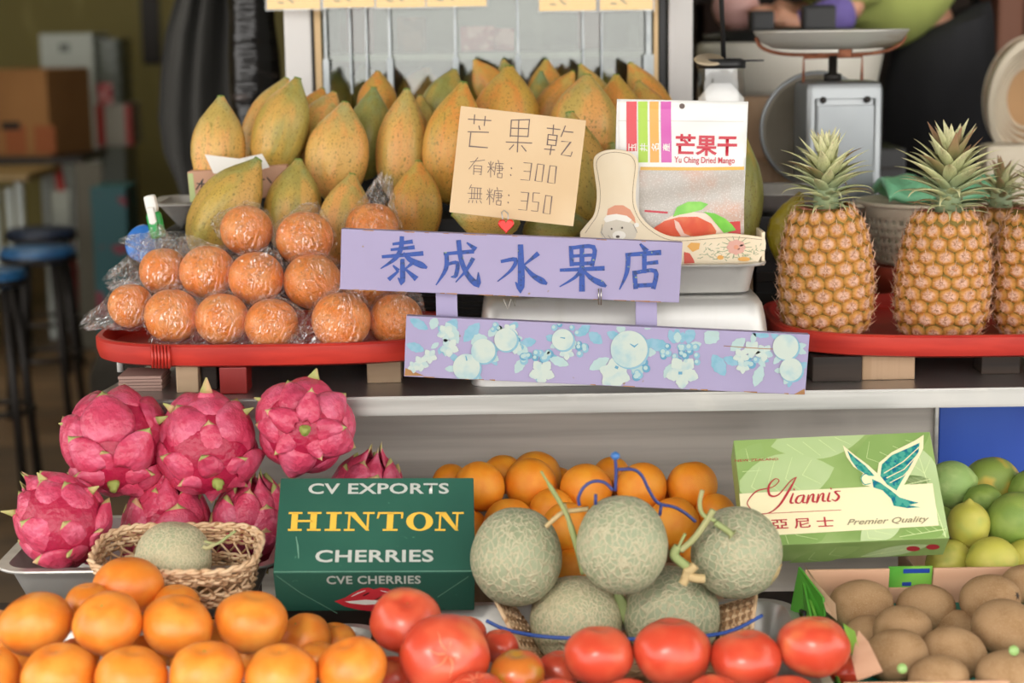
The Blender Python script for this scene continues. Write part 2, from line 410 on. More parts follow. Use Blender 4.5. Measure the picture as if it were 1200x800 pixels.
# ---------------------------------------------------------------- materials
m_floor = M('floor_tiles', '#6b5238', .5, layers=[((1.2, 6, 1), 4, .35, .7, '#4d3a28'), (3, 3, .5, .75, '#7d6345')], random_shift=False)
m_street = M('street_concrete', '#8d8a84', .9, layers=[(3, 5, .35, .7, '#77746e')], random_shift=False)
m_olive = M('olive_wall_paint', '#8e8452', .85, layers=[(.8, 4, .3, .7, '#887c48'), ((6, 6, 2), 3, .55, .8, '#a69a60')], random_shift=False)
m_ceiling = M('ceiling_paint', '#9a958a', .9)
m_darkwall = M('dark_wall_paint', '#3a2c22', .8, layers=[(2, 4, .4, .7, '#23201c')])
m_steel = M('brushed_steel', '#c4c3bf', .33, .85, layers=[((2, 2, 60), 3, .35, .75, '#a9a8a4'), (9, 4, .55, .8, '#d3d0c8')], bump=[((4, 4, 200), .08, .001)])
m_steelp = M('steel_panel', '#c2bbb1', .5, .2, layers=[((1.5, 2, 40), 4, .3, .75, '#a09991'), ((5, 1, 3), 4, .55, .8, '#c5bfb6'), ((14, 3, 3), 3, .68, .8, '#8a7a66')], bump=[((3, 3, 160), .08, .001)])
m_pan = M('aluminium_pan', '#bcbab5', .38, .5, layers=[(20, 3, .4, .7, '#aba8a3')], bump=[((60, 60, 60), .05, .001)])
m_alu = M('worn_white_aluminium', '#cccbc8', .42, .55, layers=[((40, 4, 4), 4, .45, .75, '#c6c5c0'), (12, 4, .6, .8, '#dcdbd7')], bump=[((90, 10, 10), .12, .001)])
m_black = M('black_plastic', '#1b1b1c', .45)
m_darkmetal = M('dark_metal', '#2b2724', .5, .5)
m_blue = M('blue_board_paint', '#1f4bb0', .5, layers=[((3, 3, 2), 3, .4, .7, '#2c5cc0')])
m_wood_dark = M('dark_wood', '#3a2c22', .7, layers=[((3, 3, 40), 4, .4, .7, '#241b15')])
m_card = M('corrugated_cardboard', '#b99a7c', .85, layers=[((80, 2, 2), 2, .4, .6, '#b09172'), (6, 3, .5, .8, '#c4a78b')])
m_cardb = M('brown_cardboard', '#94683c', .85, layers=[((2, 2, 2), 3, .4, .7, '#825930')])
m_white = M('white_paint', '#d8d5d2', .6, layers=[((8, 8, 1.5), 4, .4, .75, '#c9c5c2'), (30, 3, .68, .75, '#a29d97')])
m_red = M('red_lacquer', '#ad2a22', .42, layers=[((6, 6, 40), 4, .35, .7, '#cb3a2c'), (26, 2, .74, .8, '#5d1712'), ((8, 8, 3), 3, .6, .72, '#a01c18')], bump=[((20, 20, 90), .2, .001)], random_shift=False)
m_paper = M('white_paper', '#eeeae3', .8)
m_yellow_card = M('yellow_card', '#f2c878', .7)
m_clear = film('clear_sleeve', lo=.08, hi=.5, bscale=12, bst=.1)

def struct(name, o):
    o['kind'] = 'structure'; return o
def sbox(name, x0, x1, y0, y1, z0, z1, mat, bev=0):
    o = obj(name, boxbm(x1-x0, y1-y0, z1-z0, bev, 0, 0, (z1-z0)/2), mat, None, ((x0+x1)/2, (y0+y1)/2, z0)); return struct(name, o)
# ---------------------------------------------------------------- setting
sbox('floor', -4.2, 3.2, 3.3, 10.2, -.06, 0, m_floor)
sbox('pavement', -6, 6, -4, 3.3, -.08, -.01, m_street)
o = sbox('wall_back', -4.2, 3.2, 10, 10.1, 0, 3.1, m_olive)
sbox('wall_left', -4.3, -4.2, 3.3, 10.1, 0, 3.1, m_olive)
sbox('wall_right', 3.2, 3.3, 2.6, 10.1, 0, 3.1, m_darkwall)
sbox('ceiling', -4.3, 3.3, 2.2, 10.1, 3.1, 3.2, m_ceiling)
sbox('unseen_shade_canopy', -4.3, 4.3, -.9, 2.2, 2.75, 2.85, M('shade_canopy_underside', '#6f6a60', .9))  # unseen canopy, added and sized to cut overhead daylight so light comes from the front
sbox('wall_partition', .42, 3.2, 5.6, 5.68, 0, 3.1, m_darkwall)
sbox('wall_partition_side', .34, .42, 4.3, 5.68, 0, 3.1, m_darkwall)

# wall switch strip
tag(box('wall_bracket', (.10, .03, .40), (at(176, 32, 9.97).x, 9.985, at(176, 32, 9.97).z-.2), m_darkmetal), 'narrow dark bracket fixed on the olive wall', 'bracket')

# ---------------------------------------------------------------- counter
CZ = .736
def counter():
    xl = at(96, 458, 2.5).x; xr = 1.5
    e = empty('steel_counter', ((xl+xr)/2, 2.75, 0)); tag(e, 'long stainless steel counter carrying the papayas, signs and red trays', 'counter')
    w = xr-xl
    # top: folded sheet with a rolled front lip; left end is cut at a slant
    xo = (xl+xr)/2
    pts = [(xl-xo, -.25), (w/2, -.25), (w/2, .65), (xl-xo+.12, .65)]
    bm = bmesh.new(); vs = [bm.verts.new((x, y, CZ)) for x, y in pts]; f = bm.faces.new(vs)
    r = bmesh.ops.extrude_face_region(bm, geom=[f]);
    for v in r['geom']:
        if isinstance(v, bmesh.types.BMVert): v.co.z -= .028
    bmesh.ops.recalc_face_normals(bm, faces=bm.faces)
    bmesh.ops.bevel(bm, geom=bm.edges[:], offset=.003, segments=2, affect='EDGES')
    obj('counter_top', bm, m_steel, e)
    obj('front_panel', boxbm(at(1097, 500, 2.68).x-xl-.07, .02, .34, .002, (at(1097, 500, 2.68).x+xl+.07)/2-xo, -.06, CZ-.2), m_steelp, e)
    obj('panel_seam', boxbm(.006, .006, .30, .001, at(1098, 500, 2.67).x-xo, -.075, CZ-.2), m_steel, e)
    obj('blue_side_board', boxbm(.42, .015, .20, .002, at(1098, 500, 2.68).x-xo+.215, -.055, CZ-.128), m_blue, e)['label'] = 'bright blue painted board'
    obj('lower_ledge', boxbm(.42, .05, .008, .002, at(1098, 500, 2.68).x-xo+.215, -.08, CZ-.233), m_paper, e)
    for x in (-w/2+.12, w/2-.1):
        for y in (-.02, .5): obj('leg', boxbm(.04, .04, CZ-.03, .003, x, y, (CZ-.03)/2), m_darkmetal, e)
counter()
TZ = .42
def lower_table():
    e = empty('lower_display_table', (0, 2.2, 0)); tag(e, 'low dark wooden display table in front of the steel counter under the fruit pans', 'table')
    obj('table_top', boxbm(2.0, .72, .03, .003, .1, 0, TZ-.015), m_wood_dark, e)
    for x in (-.8, 1.0):
        for y in (-.3, .3): obj('leg', boxbm(.05, .05, TZ-.03, .003, x, y, (TZ-.03)/2), m_wood_dark, e)
lower_table()

# ---------------------------------------------------------------- papaya stand
def stand():
    e = empty('display_stand', (-.12, 3.0, CZ)); tag(e, 'stepped black crate stand holding the papayas on the counter', 'stand')
    for k, (y0, y1, z) in enumerate(((-.15, .02, .13), (.02, .15, .20), (.15, .33, .30))):
        obj('step', boxbm(.78, y1-y0, z, .003, 0, (y0+y1)/2, z/2), m_black, e)
    for k in range(12): obj('crate_slat', boxbm(.78, .006, .005, .001, 0, -.155, .012+.010*k), m_darkmetal, e)
stand()

# ---------------------------------------------------------------- posts, showcase
def post(px0, px1, Y, label):
    a, b = at(px0, 40, Y).x, at(px1, 40, Y).x
    o = obj('frame_post', boxbm(b-a, .05, 2.36, .003, 0, 0, 1.18), m_white, None, ((a+b)/2, Y+.025, CZ)); tag(o, label, 'post')
post(333, 364, 3.34, 'white painted upright post at the left of the glass showcase')
post(784, 812, 3.34, 'white painted upright post at the right of the glass showcase')
m_glass = pane('showcase_glass', .10, (.86, .9, .86, 1), .05)
m_strip = M('frosted_strip', '#cfd6d8', .4, layers=[(20, 2, .4, .7, '#b9c2c6')])
m_woodstrip = M('pale_wood_strip', '#d9b98a', .6)
m_hazy = M('hazy_grey_panel', '#85867c', .6, layers=[((3, 3, 14), 4, .35, .7, '#686a5e'), ((14, 2, 3), 4, .5, .75, '#989a8e'), (5, 4, .6, .75, '#86655c')])
def showcase():
    Y = 3.36; x0, x1 = at(367, 100, Y).x, at(776, 100, Y).x
    e = empty('glass_showcase', ((x0+x1)/2, Y, CZ)); tag(e, 'glass fronted showcase with vertical strips behind the papaya heap', 'showcase'); xo = (x0+x1)/2; w = x1-x0
    obj('glass_pane', boxbm(w, .006, 1.3, 0, 0, .02, .65), m_glass, e)
    H = lambda py, YY=Y: at(600, py, YY).z-CZ
    obj('side_rail', boxbm(.006, .02, 1.3, .001, -w/2+.001, 0, .65), m_black, e)
    obj('side_rail', boxbm(.012, .02, 1.3, .001, -w/2+.012, 0, .65), m_woodstrip, e)['label'] = 'pale wood rail'
    obj('side_rail', boxbm(.012, .02, 1.3, .001, w/2, .0, .65), m_black, e)
    obj('side_rail', boxbm(.008, .02, 1.3, .001, w/2-.012, 0, .65), m_woodstrip, e)
    for px, wd in ((382, .010), (411, .007), (430, .007), (457, .010), (534, .010), (607, .009), (683, .007), (705, .006), (760, .018)):
        x = at(px, 60, Y).x-xo
        obj('divider_strip', boxbm(wd*.55, .008, .9, .001, x, .0, 1.3-.45), m_strip, e)
        if px in (382, 457, 534, 607, 760): obj('divider_foot', boxbm(wd*1.1, .012, .12, .001, x, -.003, H(66)-.06), m_strip, e)
    sh = obj('shelf', boxbm(w-.02, .42, .012, .002, 0, .26, H(66)), m_hazy, e)
    obj('back_panel', boxbm(w, .012, 1.3, .001, 0, .5, .65), m_hazy, e)
    obj('side_panel', boxbm(.01, .48, 1.3, .001, -w/2, .26, .65), m_hazy, e)
    obj('side_panel', boxbm(.01, .48, 1.3, .001, w/2, .26, .65), m_hazy, e)
    # things on the shelf inside, red and brown packs
showcase()
m_pack_red = M('red_pack', '#a8404a', .5, layers=[(30, 2, .5, .6, '#d8a0a0')]); m_pack_brown = M('brown_pack', '#8a5f48', .6, layers=[(20, 2, .45, .6, '#6a4a3c')]); m_pack_mauve = M('mauve_pack', '#8a6064', .6)
for i, (px, py, w, h, mt, lb) in enumerate(((560, 40, .07, .05, m_pack_red, 'blurred red pack inside the showcase behind the glass, left of centre'), (588, 42, .05, .045, m_pack_red, 'blurred red pack inside the showcase, right of the other red pack'), (420, 20, .055, .16, m_pack_mauve, 'tall mauve carton inside the showcase at its left'), (480, 18, .06, .07, m_pack_brown, 'brown packet high in the showcase left of centre'), (693, 30, .05, .14, m_pack_mauve, 'tall mauve carton inside the showcase at its right'))):
    p = at(px, 62, 3.62)
    o = box('food_pack', (w, .04, h), (at(px, py, 3.62).x, 3.62+.02*i, at(600, 66, 3.36).z+.007), mt, None, .004); tag(o, lb, 'pack', 'packs inside the showcase')

INSIDE = [(392, 96, 60), (425, 92, 62), (500, 92, 56), (560, 86, 60), (590, 90, 50), (655, 88, 56), (715, 94, 50), (475, 104, 40)]  # papayas added in the case in place of fruit reflected by its glass
# price cards at the top
for i, (a, b, c, lb) in enumerate(((313, 373, 11, 'leftmost yellow price card at the top edge over the left post'), (379, 437, 9, 'yellow price card second from the left at the top edge'), (441, 497, 9, 'yellow price card third from the left at the top edge'), (500, 569, 8, 'widest yellow price card, fourth from the left at the top edge'), (632, 698, 13, 'yellow price card at the top edge, fifth from the left'), (703, 765, 12, 'rightmost yellow price card at the top edge near the right post'))):
    Y = 3.28; TL = at(a, c-62, Y); TR = at(b, c-63.5+ (0), Y); BL = at(a, c, Y); TL.x = BL.x; TR.z = TL.z
    e, fr, (w, h) = wall_panel(TL, TR, BL, .002, 'price_card', m_yellow_card, 0)
    tag(e, lb, 'price card', 'yellow price cards'); fr.lift = .0006
    obj('card_sleeve', boxbm(w+.008, .004, h+.008, .001, 0, .001, h/2), m_clear, e)
    ink = M('card_ink', '#3c3226', .6)
    fr.strokes('printed_stroke', [[(.02+k*.018, -h+.012+.006*(k % 2), .002), (.03+k*.018, -h+.011, .002)] for k in range(2)], ink, px=False)

# black plastic wrapped pipe, dark coat
m_pipe = M('wrapped_black_plastic', '#1d1b1b', .16, .2, bump=[((6, 6, 26), .9, .02)], layers=[((5, 5, 20), 3, .55, .7, '#5a4f4c')])
P = at(299, 100, 3.9); prof = []
for k in range(40):
    z = k*.08; prof.append((.052+.004*math.sin(k*2.3)+.003*math.sin(k*5.1), z))
tag(obj('drain_pipe', lathe('p', prof, 24, lambda a, t: 1+.03*math.sin(3*a+t*40)), m_pipe, None, (P.x, 3.9, 0)), 'upright pipe wrapped in shiny black plastic left of the white post', 'pipe')
m_coat = M('dark_grey_cloth', '#3a3936', .9, layers=[((9, 9, 1), 3, .4, .7, '#2a2927')])
def coat():
    Y = 4.6; n = 18; vs = []; fs = []
    rows = [(-60, 232, 262), (0, 205, 272), (40, 193, 274), (90, 187, 274), (140, 184, 276), (180, 190, 276), (215, 205, 276), (250, 215, 274)]
    for py, a, b in rows:
        for side in (0, 1):
            for k in range(n):
                t = k/(n-1); q = at(a+(b-a)*t, py, Y)
                fold = .03*math.sin(t*17+py*.004)+.012*math.sin(t*31)
                vs.append((q.x, Y+(fold-.05*math.sin(PI*t) if side == 0 else .1+fold*.3+.04*math.sin(PI*t)), q.z))
    m2 = 2*n
    for i in range(len(rows)-1):
        for k in range(m2):
            def idx(r, kk): return r*m2+(kk if kk < n else n+(m2-1-kk))
            fs.append((idx(i, k), idx(i, (k+1) % m2), idx(i+1, (k+1) % m2), idx(i+1, k)))
    me = mesh('coat', vs, fs); bm = bmesh.new(); bm.from_mesh(me); bmesh.ops.recalc_face_normals(bm, faces=bm.faces); bm.to_mesh(me); bm.free()
    tag(obj('hanging_coat', me, m_coat), 'long dark grey coat hanging in the shop left of the wrapped pipe', 'coat')
coat()

# ---------------------------------------------------------------- room at the left
m_redp = M('red_paint', '#9c2626', .5); m_navy = M('navy_seat', '#1a2740', .5); m_seatblue = M('blue_seat_vinyl', '#28608e', .4, layers=[(6, 2, .4, .7, '#204c78')])
m_wtable = M('pale_wood_top', '#8c7348', .6, layers=[((3, 30, 30), 3, .4, .7, '#7a623c')])
m_boxw = M('white_foam', '#b4bab4', .7); m_clearbox = M('grey_translucent_tub', '#5c625a', .4); m_teal = M('teal_carton', '#154c50', .6, layers=[((9, 9, 9), 1, .62, .66, '#6e2434')])
def stool(px, py, Y, r, label, mt=m_seatblue):
    P = at(px, py, Y); h = P.z
    e = empty('round_stool', (P.x, Y, 0)); tag(e, label, 'stool')
    obj('seat', lathe('seat', [(0, h-.045), (r*.9, h-.045), (r, h-.035), (r, h-.012), (r*.93, h), (0, h+.002)], 40), mt, e)
    obj('seat_trim', lathe('trim', [(r*1.01, h-.04), (r*1.03, h-.035), (r*1.03, h-.028), (r*1.01, h-.024)], 40, closed_ends=False), m_darkmetal, e)
    for k in range(4):
        a = PI/4+k*PI/2
        obj('leg', tube('leg', [(r*.75*math.cos(a), r*.75*math.sin(a), h-.045), (r*1.12*math.cos(a), r*1.12*math.sin(a), 0)], .013), m_darkmetal, e)
    obj('foot_ring', tube('ring', [(r*.98*math.cos(2*PI*k/24), r*.98*math.sin(2*PI*k/24), h*.35) for k in range(24)], .008, True), m_darkmetal, e)
stool(-12, 316, 4.95, .10, 'blue topped round stool nearest the stall at the left edge')
stool(44, 290, 5.9, .125, 'blue topped round stool behind the nearest stool at left')
stool(48, 268, 6.7, .13, 'navy topped round stool farthest back under the table', m_navy)
def left_table():
    Y = 7.2; P = at(20, 203, Y); z = P.z
    e = empty('side_table', (P.x-.2, Y, 0)); tag(e, 'pale wood topped table with white panels behind the stools at left', 'table')
    obj('table_top', boxbm(.62, .5, .03, .004, 0, 0, z), m_wtable, e)
    for x in (-.26, .26):
        for y in (-.2, .2): obj('leg', boxbm(.03, .03, z-.015, .002, x, y, (z-.015)/2), m_boxw, e)
    for k in range(5): obj('slat', boxbm(.03, .012, z-.3, .002, -.0+.055*k, -.21, (z-.3)/2+.26), m_boxw, e)
left_table()
def rack():
    Y = 8.0; a, b = at(22, 200, Y).x, at(112, 200, Y).x; z = at(60, 180, Y).z
    e = empty('red_rack', ((a+b)/2-.3, Y, 0)); tag(e, 'red legged rack under the brown cardboard box at left', 'rack')
    w = b-a+.6
    obj('shelf_board', boxbm(w, .5, .03, .003, 0, 0, z-.015), m_darkmetal, e)
    for x in (-w/2+.3, w/2-.12):
        for y in (-.2, .2): obj('leg', tube('leg', [(x, y, z-.03), (x+.07, y, 0)], .02), m_redp, e)
    return z
rz = rack()
def carton():
    Y = 7.85; a, b = at(-10, 100, Y).x, at(72, 100, Y).x; h = at(40, 81, Y).z-rz
    e = empty('cardboard_box', ((a+b)/2, Y+.15, rz), (0, 0, math.radians(-14))); tag(e, 'large brown cardboard box standing on the red rack at left', 'box')
    obj('body', boxbm(b-a+.02, .40, h, .006, 0, 0, h/2), m_cardb, e)
    obj('printed_panel', boxbm(.09, .002, .035, 0, -.02, -.201, h*.36), m_darkmetal, e)
    for k in range(3): obj('printed_mark', boxbm(.10, .002, .12, 0, -.14+.14*k, -.2008, h*.2), M('faded_red_print', '#8f4f2a', .8), e)
carton()
def back_stack():
    Y = 8.6; 
    P = at(77, 120, Y); a, b = at(45, 60, Y).x, at(108, 60, Y).x; z0 = 0; 
    o = box('foam_box', (b-a, .35, at(77, 39, Y).z), ((a+b)/2, Y+.2, 0), m_boxw, None, .01); tag(o, 'tall white foam box stack standing behind the brown cardboard box', 'box')
    obj('label_sticker', boxbm(.05, .002, .04, 0, -.01, -.176, at(77, 56, Y).z), m_clearbox, o)
    a, b = at(109, 60, Y).x, at(141, 60, Y).x; zt = at(120, 45, Y).z; zm = at(120, 122, Y).z; zc = at(120, 172, Y).z
    e = empty('tub_stack', ((a+b)/2, Y+.15, 0)); tag(e, 'column of grey translucent tubs over red and white cartons beside the white foam box', 'tub stack')
    n = 5
    for k in range(n):
        h = (zt-zm)/n; obj('tub', loft('tub', [[(x, y, zm+h*k+zz) for x, y in rrect((b-a)*s_, .26, .03)] for zz, s_ in ((0, .86), (h*.8, 1), (h*.97, 1.02))]), m_clearbox, e)
    obj('red_carton', boxbm((b-a)*.55, .012, .10, .003, -.02, -.145, at(120, 110, Y).z), m_pack_red, e)
    h = zm-zc
    obj('carton', boxbm((b-a)*1.2, .28, h, .005, .01, 0, zc+h/2), M('white_print_carton', '#9d9a92', .7), e)
    obj('red_stripe', boxbm(.04, .01, h*.96, .001, -.05, -.142, zc+h/2), m_redp, e, rot=None); obj('red_stripe', boxbm(.03, .01, h*.96, .001, .085, -.142, zc+h/2), m_redp, e)
    obj('carton', boxbm((b-a)*.9, .28, zc, .005, 0, 0, zc/2), m_clearbox, e)
back_stack()
P = at(137, 290, 6.6); zt = at(137, 216, 6.6).z
tag(box('teal_carton', (.26*.5, .2, zt), (P.x, 6.6, 0), m_teal, None, .006), 'teal carton with red round prints standing on the floor at left', 'carton')
for i, (px, Y, w, h, mt, lb) in enumerate(((68, 7.55, .10, .60, m_boxw, 'narrow pale plank leaning under the red rack'), (160, 5.6, .3, .40, M('dark_sack', '#2b261e', .9), 'dark sack slumped on the floor under the coat'), (195, 6.4, .4, .75, M('dark_crate', '#15140f', .8), 'black crate on the floor behind the dark sack'), (105, 7.1, .11, .75, M('grey_board', '#5b574c', .8), 'grey board leaning on the wall beside the stools'))):
    P = at(px, 300, Y)
    if 'sack' in lb:
        me = lathe('sack', [(0, 0), (.15, .0), (.17, .08), (.16, .2), (.1, .33), (.05, .38), (0, .385)], 24, lambda a, t: 1+.08*math.sin(3*a+t*5)+.04*math.sin(7*a)); o = obj('floor_sack', me, mt, None, (P.x, Y, 0))
    elif 'crate' in lb:
        o = empty('stacked_crate', (P.x, Y, 0))
        for k in range(3):
            obj('crate_body', boxbm(w, .3, .22, .01, 0, 0, .11+.25*k), mt, o)
            obj('crate_rim', boxbm(w+.02, .32, .03, .004, 0, 0, .235+.25*k), mt, o)
    else:
        o = obj('leaning_board', boxbm(w, .03, h, .004, 0, 0, h/2), mt, None, (P.x, Y, .003), (math.radians(-6), 0, 0))
    tag(o, lb, {'sack': 'sack', 'crate': 'crate'}.get(lb.split()[1], 'board'))

# ---------------------------------------------------------------- behind the stall, right: bench, appliance, jar, scale, person
def bench():
    e = empty('work_bench', (1.0, 3.87, 0)); tag(e, 'dark work bench behind the stall carrying the appliance and boxes', 'bench')
    z = .80
    obj('bench_top', boxbm(1.3, .6, .03, .003, .1, 0, z), m_wood_dark, e)
    for x in (-.5, .7):
        for y in (-.26, .26): obj('leg', boxbm(.05, .05, z-.015, .002, x, y, (z-.015)/2), m_wood_dark, e)
    return z+.0155
BZ = bench()
m_cream = M('cream_plastic', '#e4dfd2', .35); m_creamc = M('cream_colander', '#ddd0b8', .5)
def appliance():
    Y = 3.90; cx = at(925, 80, Y).x; zb = at(925, 112, Y).z; zt = at(925, 48, Y).z
    # support box under it
    o = box('black_cabinet', (.44, .34, zb-BZ-.105), (cx, Y, BZ), m_black, None, .006); tag(o, 'black cabinet under the cream appliance behind the stall', 'cabinet')
    for k in (0, 1): obj('grey_shelf_line', boxbm(.42, .006, .006, 0, 0, -.173, (zb-BZ-.10)*(.35+.4*k)), m_darkmetal, o)
    e = empty('rice_cooker', (cx, Y, zb-.10)); tag(e, 'cream rounded electric cooker with black lid behind the scale', 'cooker')
    obj('base', lathe('base', [(0, 0), (.19, 0), (.2, .02), (.19, .1), (0, .1)], 40), m_black, e)
    h = zt-zb
    obj('bowl_body', lathe('body', [(0, .1), (.17, .1), (.186, .12), (.2, .1+h*.8), (.198, .1+h*.95), (.19, .1+h), (0, .1+h)], 48), m_cream, e)
    obj('lid', lathe('lid', [(.185, .1+h), (.187, .115+h), (.14, .125+h), (0, .13+h)], 40), m_black, e)
    obj('lid_handle', boxbm(.05, .05, .05, .008, -.07, -.06, .14+h), m_black, e); obj('lid_handle', boxbm(.07, .05, .06, .008, .05, -.06, .145+h), m_black, e)
appliance()
for i, (px, pyt, w, h, lb) in enumerate(((893, 150, .16, .12, 'low brown cardboard box on the bench behind the mango pouch'), (880, 186, .20, .085, 'brown cardboard box below another between pouch and scale'),)):
    Y = 3.58-.04*i; P = at(px, pyt, Y); 
    if i == 1: o = box('cardboard_box', (w, .15, at(px, 186, Y).z-BZ), (P.x, Y, BZ), m_card, None, .003)
    else: o = box('cardboard_box', (w, .13, h), (P.x, Y, at(880, 186, 3.54).z), m_card, None, .003)
    tag(o, lb, 'box')
def scale():
    Y = 3.22; e = empty('kitchen_scale', (at(988, 100, Y).x, Y+.08, CZ)); tag(e, 'old metal weighing scale with round pan standing behind the pineapples', 'scale')
    X = lambda px, YY=Y: at(px, 100, YY).x-e.location.x
    Z = lambda py, YY=Y: at(985, py, YY).z-CZ
    w = X(1037)-X(946); zt = Z(96)
    cx = (X(1037)+X(946))/2
    m_sc = M('scratched_scale_metal', '#a0a4a6', .35, .7, layers=[((5, 5, 5), 4, .4, .7, '#94999c'), (18, 4, .68, .75, '#8c7a66')], bump=[((40, 40, 8), .06, .001)])
    m_rust = M('rusty_metal', '#a86a4c', .6, .3, layers=[(60, 3, .4, .6, '#8a5238')])
    m_face = M('scale_dial', '#8b8374', .5, layers=[(10, 2, .4, .7, '#7b7263')])
    # tapered housing
    def L(z, dw=0, dd=0): return [(cx+x, y, z) for x, y in rrect(w+2*dw, .15+2*dd, .012, 4)]
    obj('housing', loft('housing', [L(0, .02, .02), L(.02, .02, .02), L(.06, .0, 0), L(zt-.014), L(zt-.004, -.003, -.003), L(zt, -.01, -.01)]), m_sc, e)
    obj('front_plate', boxbm(w*.74, .004, zt*.8, .0015, cx+.002, -.076, zt*.5), m_sc, e)
    obj('plate_frame', tube('f', [(cx-w*.38, -.077, .07), (cx-w*.38, -.077, zt-.03), (cx+w*.38, -.077, zt-.03), (cx+w*.38, -.077, .07)], .0022, True, 6), m_sc, e)
    for px in (965, 1017): 
        obj('screw', lathe('screw', [(0, 0), (.006, 0), (.006, .002), (.004, .004), (0, .004)], 16), m_darkmetal, e, (X(px), -.079, Z(117)), (PI/2, 0, 0))
    r = .105
    obj('dial', lathe('dial', [(0, 0), (r, 0), (r, .012), (r*.93, .016), (r*.9, .012), (0, .012)], 56), [m_face], e, (X(977, ), .10, Z(157)), (PI/2, 0, 0))
    obj('dial_rim', tube('rim', [(X(977)+r*math.cos(2*PI*k/48), .088, Z(157)+r*math.sin(2*PI*k/48)) for k in range(48)], .004, True), m_sc, e)
    # pan support
    obj('pan_frame', tube('fr', [(X(950), 0, zt-.002), (X(950), 0, Z(68)), (X(1020), 0, Z(67)), (X(1020), 0, zt-.002)], .003), m_rust, e)
    obj('spindle', lathe('sp', [(.016, 0), (.016, .012), (.008, .014), (.008, .045), (0, .045)], 20), m_darkmetal, e, (X(985), 0, zt))
    pc = X(982); pr = (X(1073)-X(891))/2; zr = Z(36, 3.3)
    zl = Z(62)
    arm = crom([(pc-pr*.98, 0, zr-.010), (pc-pr*.9, 0, zl+.010), (pc-pr*.6, 0, zl-.002), (pc, 0, zl-.004), (pc+pr*.6, 0, zl-.002), (pc+pr*.9, 0, zl+.012), (pc+pr*.985, 0, zr-.010)], 6)
    obj('pan_arm', tube('arm', arm, .0035), m_rust, e)
    obj('pan_clip', boxbm(.024, .006, .034, .006, X(993), -.055, Z(57)), m_rust, e)
    d = zr-zl-.006
    m_wp = M('worn_pan_metal', '#cfccc3', .45, .45, layers=[((4, 4, 30), 4, .5, .72, '#a08c6c')])
    obj('pan', lathe('pan', [(0, -d+.002), (pr*.5, -d), (pr*.75, -d*.93), (pr*.92, -d*.55), (pr, -.002), (pr+.002, 0), (pr, .002), (pr*.985, .001), (pr*.91, -d*.5), (pr*.74, -d*.86), (0, -d+.006)], 64), m_wp, e, (pc, 0, zr))
scale()
def jar():
    Y = 3.02; cx = at(845, 100, Y).x; z0 = CZ+.2; zt = at(845, 80, Y).z
    r = .041; e = empty('sugar_jar', (cx, Y, z0)); tag(e, 'clear jar of white sugar with a black lid and long black handle', 'jar')
    h = zt-z0
    obj('sugar', lathe('s', [(0, .004), (r*.93, .004), (r*.93, h*.80), (r*.4, h*.9), (0, h*.88)], 32), M('white_sugar', '#f1eeea', .9), e)
    obj('glass', lathe('g', [(0, 0), (r, 0), (r, h*.9), (r*.94, h*.93), (r*.94, h)], 40, closed_ends=False), pane('jar_glass', .12, (.97, .98, .98, 1)), e)
    obj('lid', lathe('l', [(0, h), (r*1.0, h), (r*1.0, h+.012), (r*.8, h+.016), (0, h+.016)], 32), m_black, e)
    obj('lid_tab', boxbm(.035, .016, .003, .001, r+.012, 0, h+.012), m_black, e)
    obj('ladle_handle', tube('h', [(.004, 0, h+.016), (-.004, 0, h+.2), (-.012, 0, h+.34)], .004), m_black, e)
    obj('cap_disc', lathe('c', [(0, 0), (.022, 0), (.026, .003), (.022, .006), (0, .004)], 28), M('tan_metal_cap', '#b8a78c', .4, .4), e, (-r*.55, -.02, h+.012), (math.radians(20), 0, 0))
    o = box('jar_crate', (.10, .10, z0-CZ), (cx, Y, CZ), m_card, None, .003); tag(o, 'upright cardboard box hidden behind the pouch under the sugar jar', 'box')
jar()
def pots():
    Y = 3.06; P = at(905, 255, Y); zt = at(900, 222, Y).z
    zs = at(900, 247, Y).z
    e = empty('steel_basin', (P.x+.01, Y, zs)); tag(e, 'wide shallow steel basin behind the first pineapple', 'basin')
    r = .11; h = zt-zs
    obj('bowl', lathe('b', [(0, 0), (r*.6, 0), (r*.9, h*.5), (r*.97, h-.004), (r*1.06, h), (r*1.06, h+.002), (r*.96, h), (r*.88, h*.5), (0, .004)], 48), m_pan, e)
    for k, (w, d) in enumerate(((.28, .2), (.26, .18))):
        pass
    o = box('black_crate', (.14, .18, zs-CZ), (P.x+.03, Y, CZ), m_black, None, .004); tag(o, 'black crate under the steel basin behind the first pineapple', 'crate')
    for k in range(4): obj('crate_slat', boxbm(.14, .006, .016, .001, 0, -.094, .03+.035*k), m_darkmetal, o)
pots()
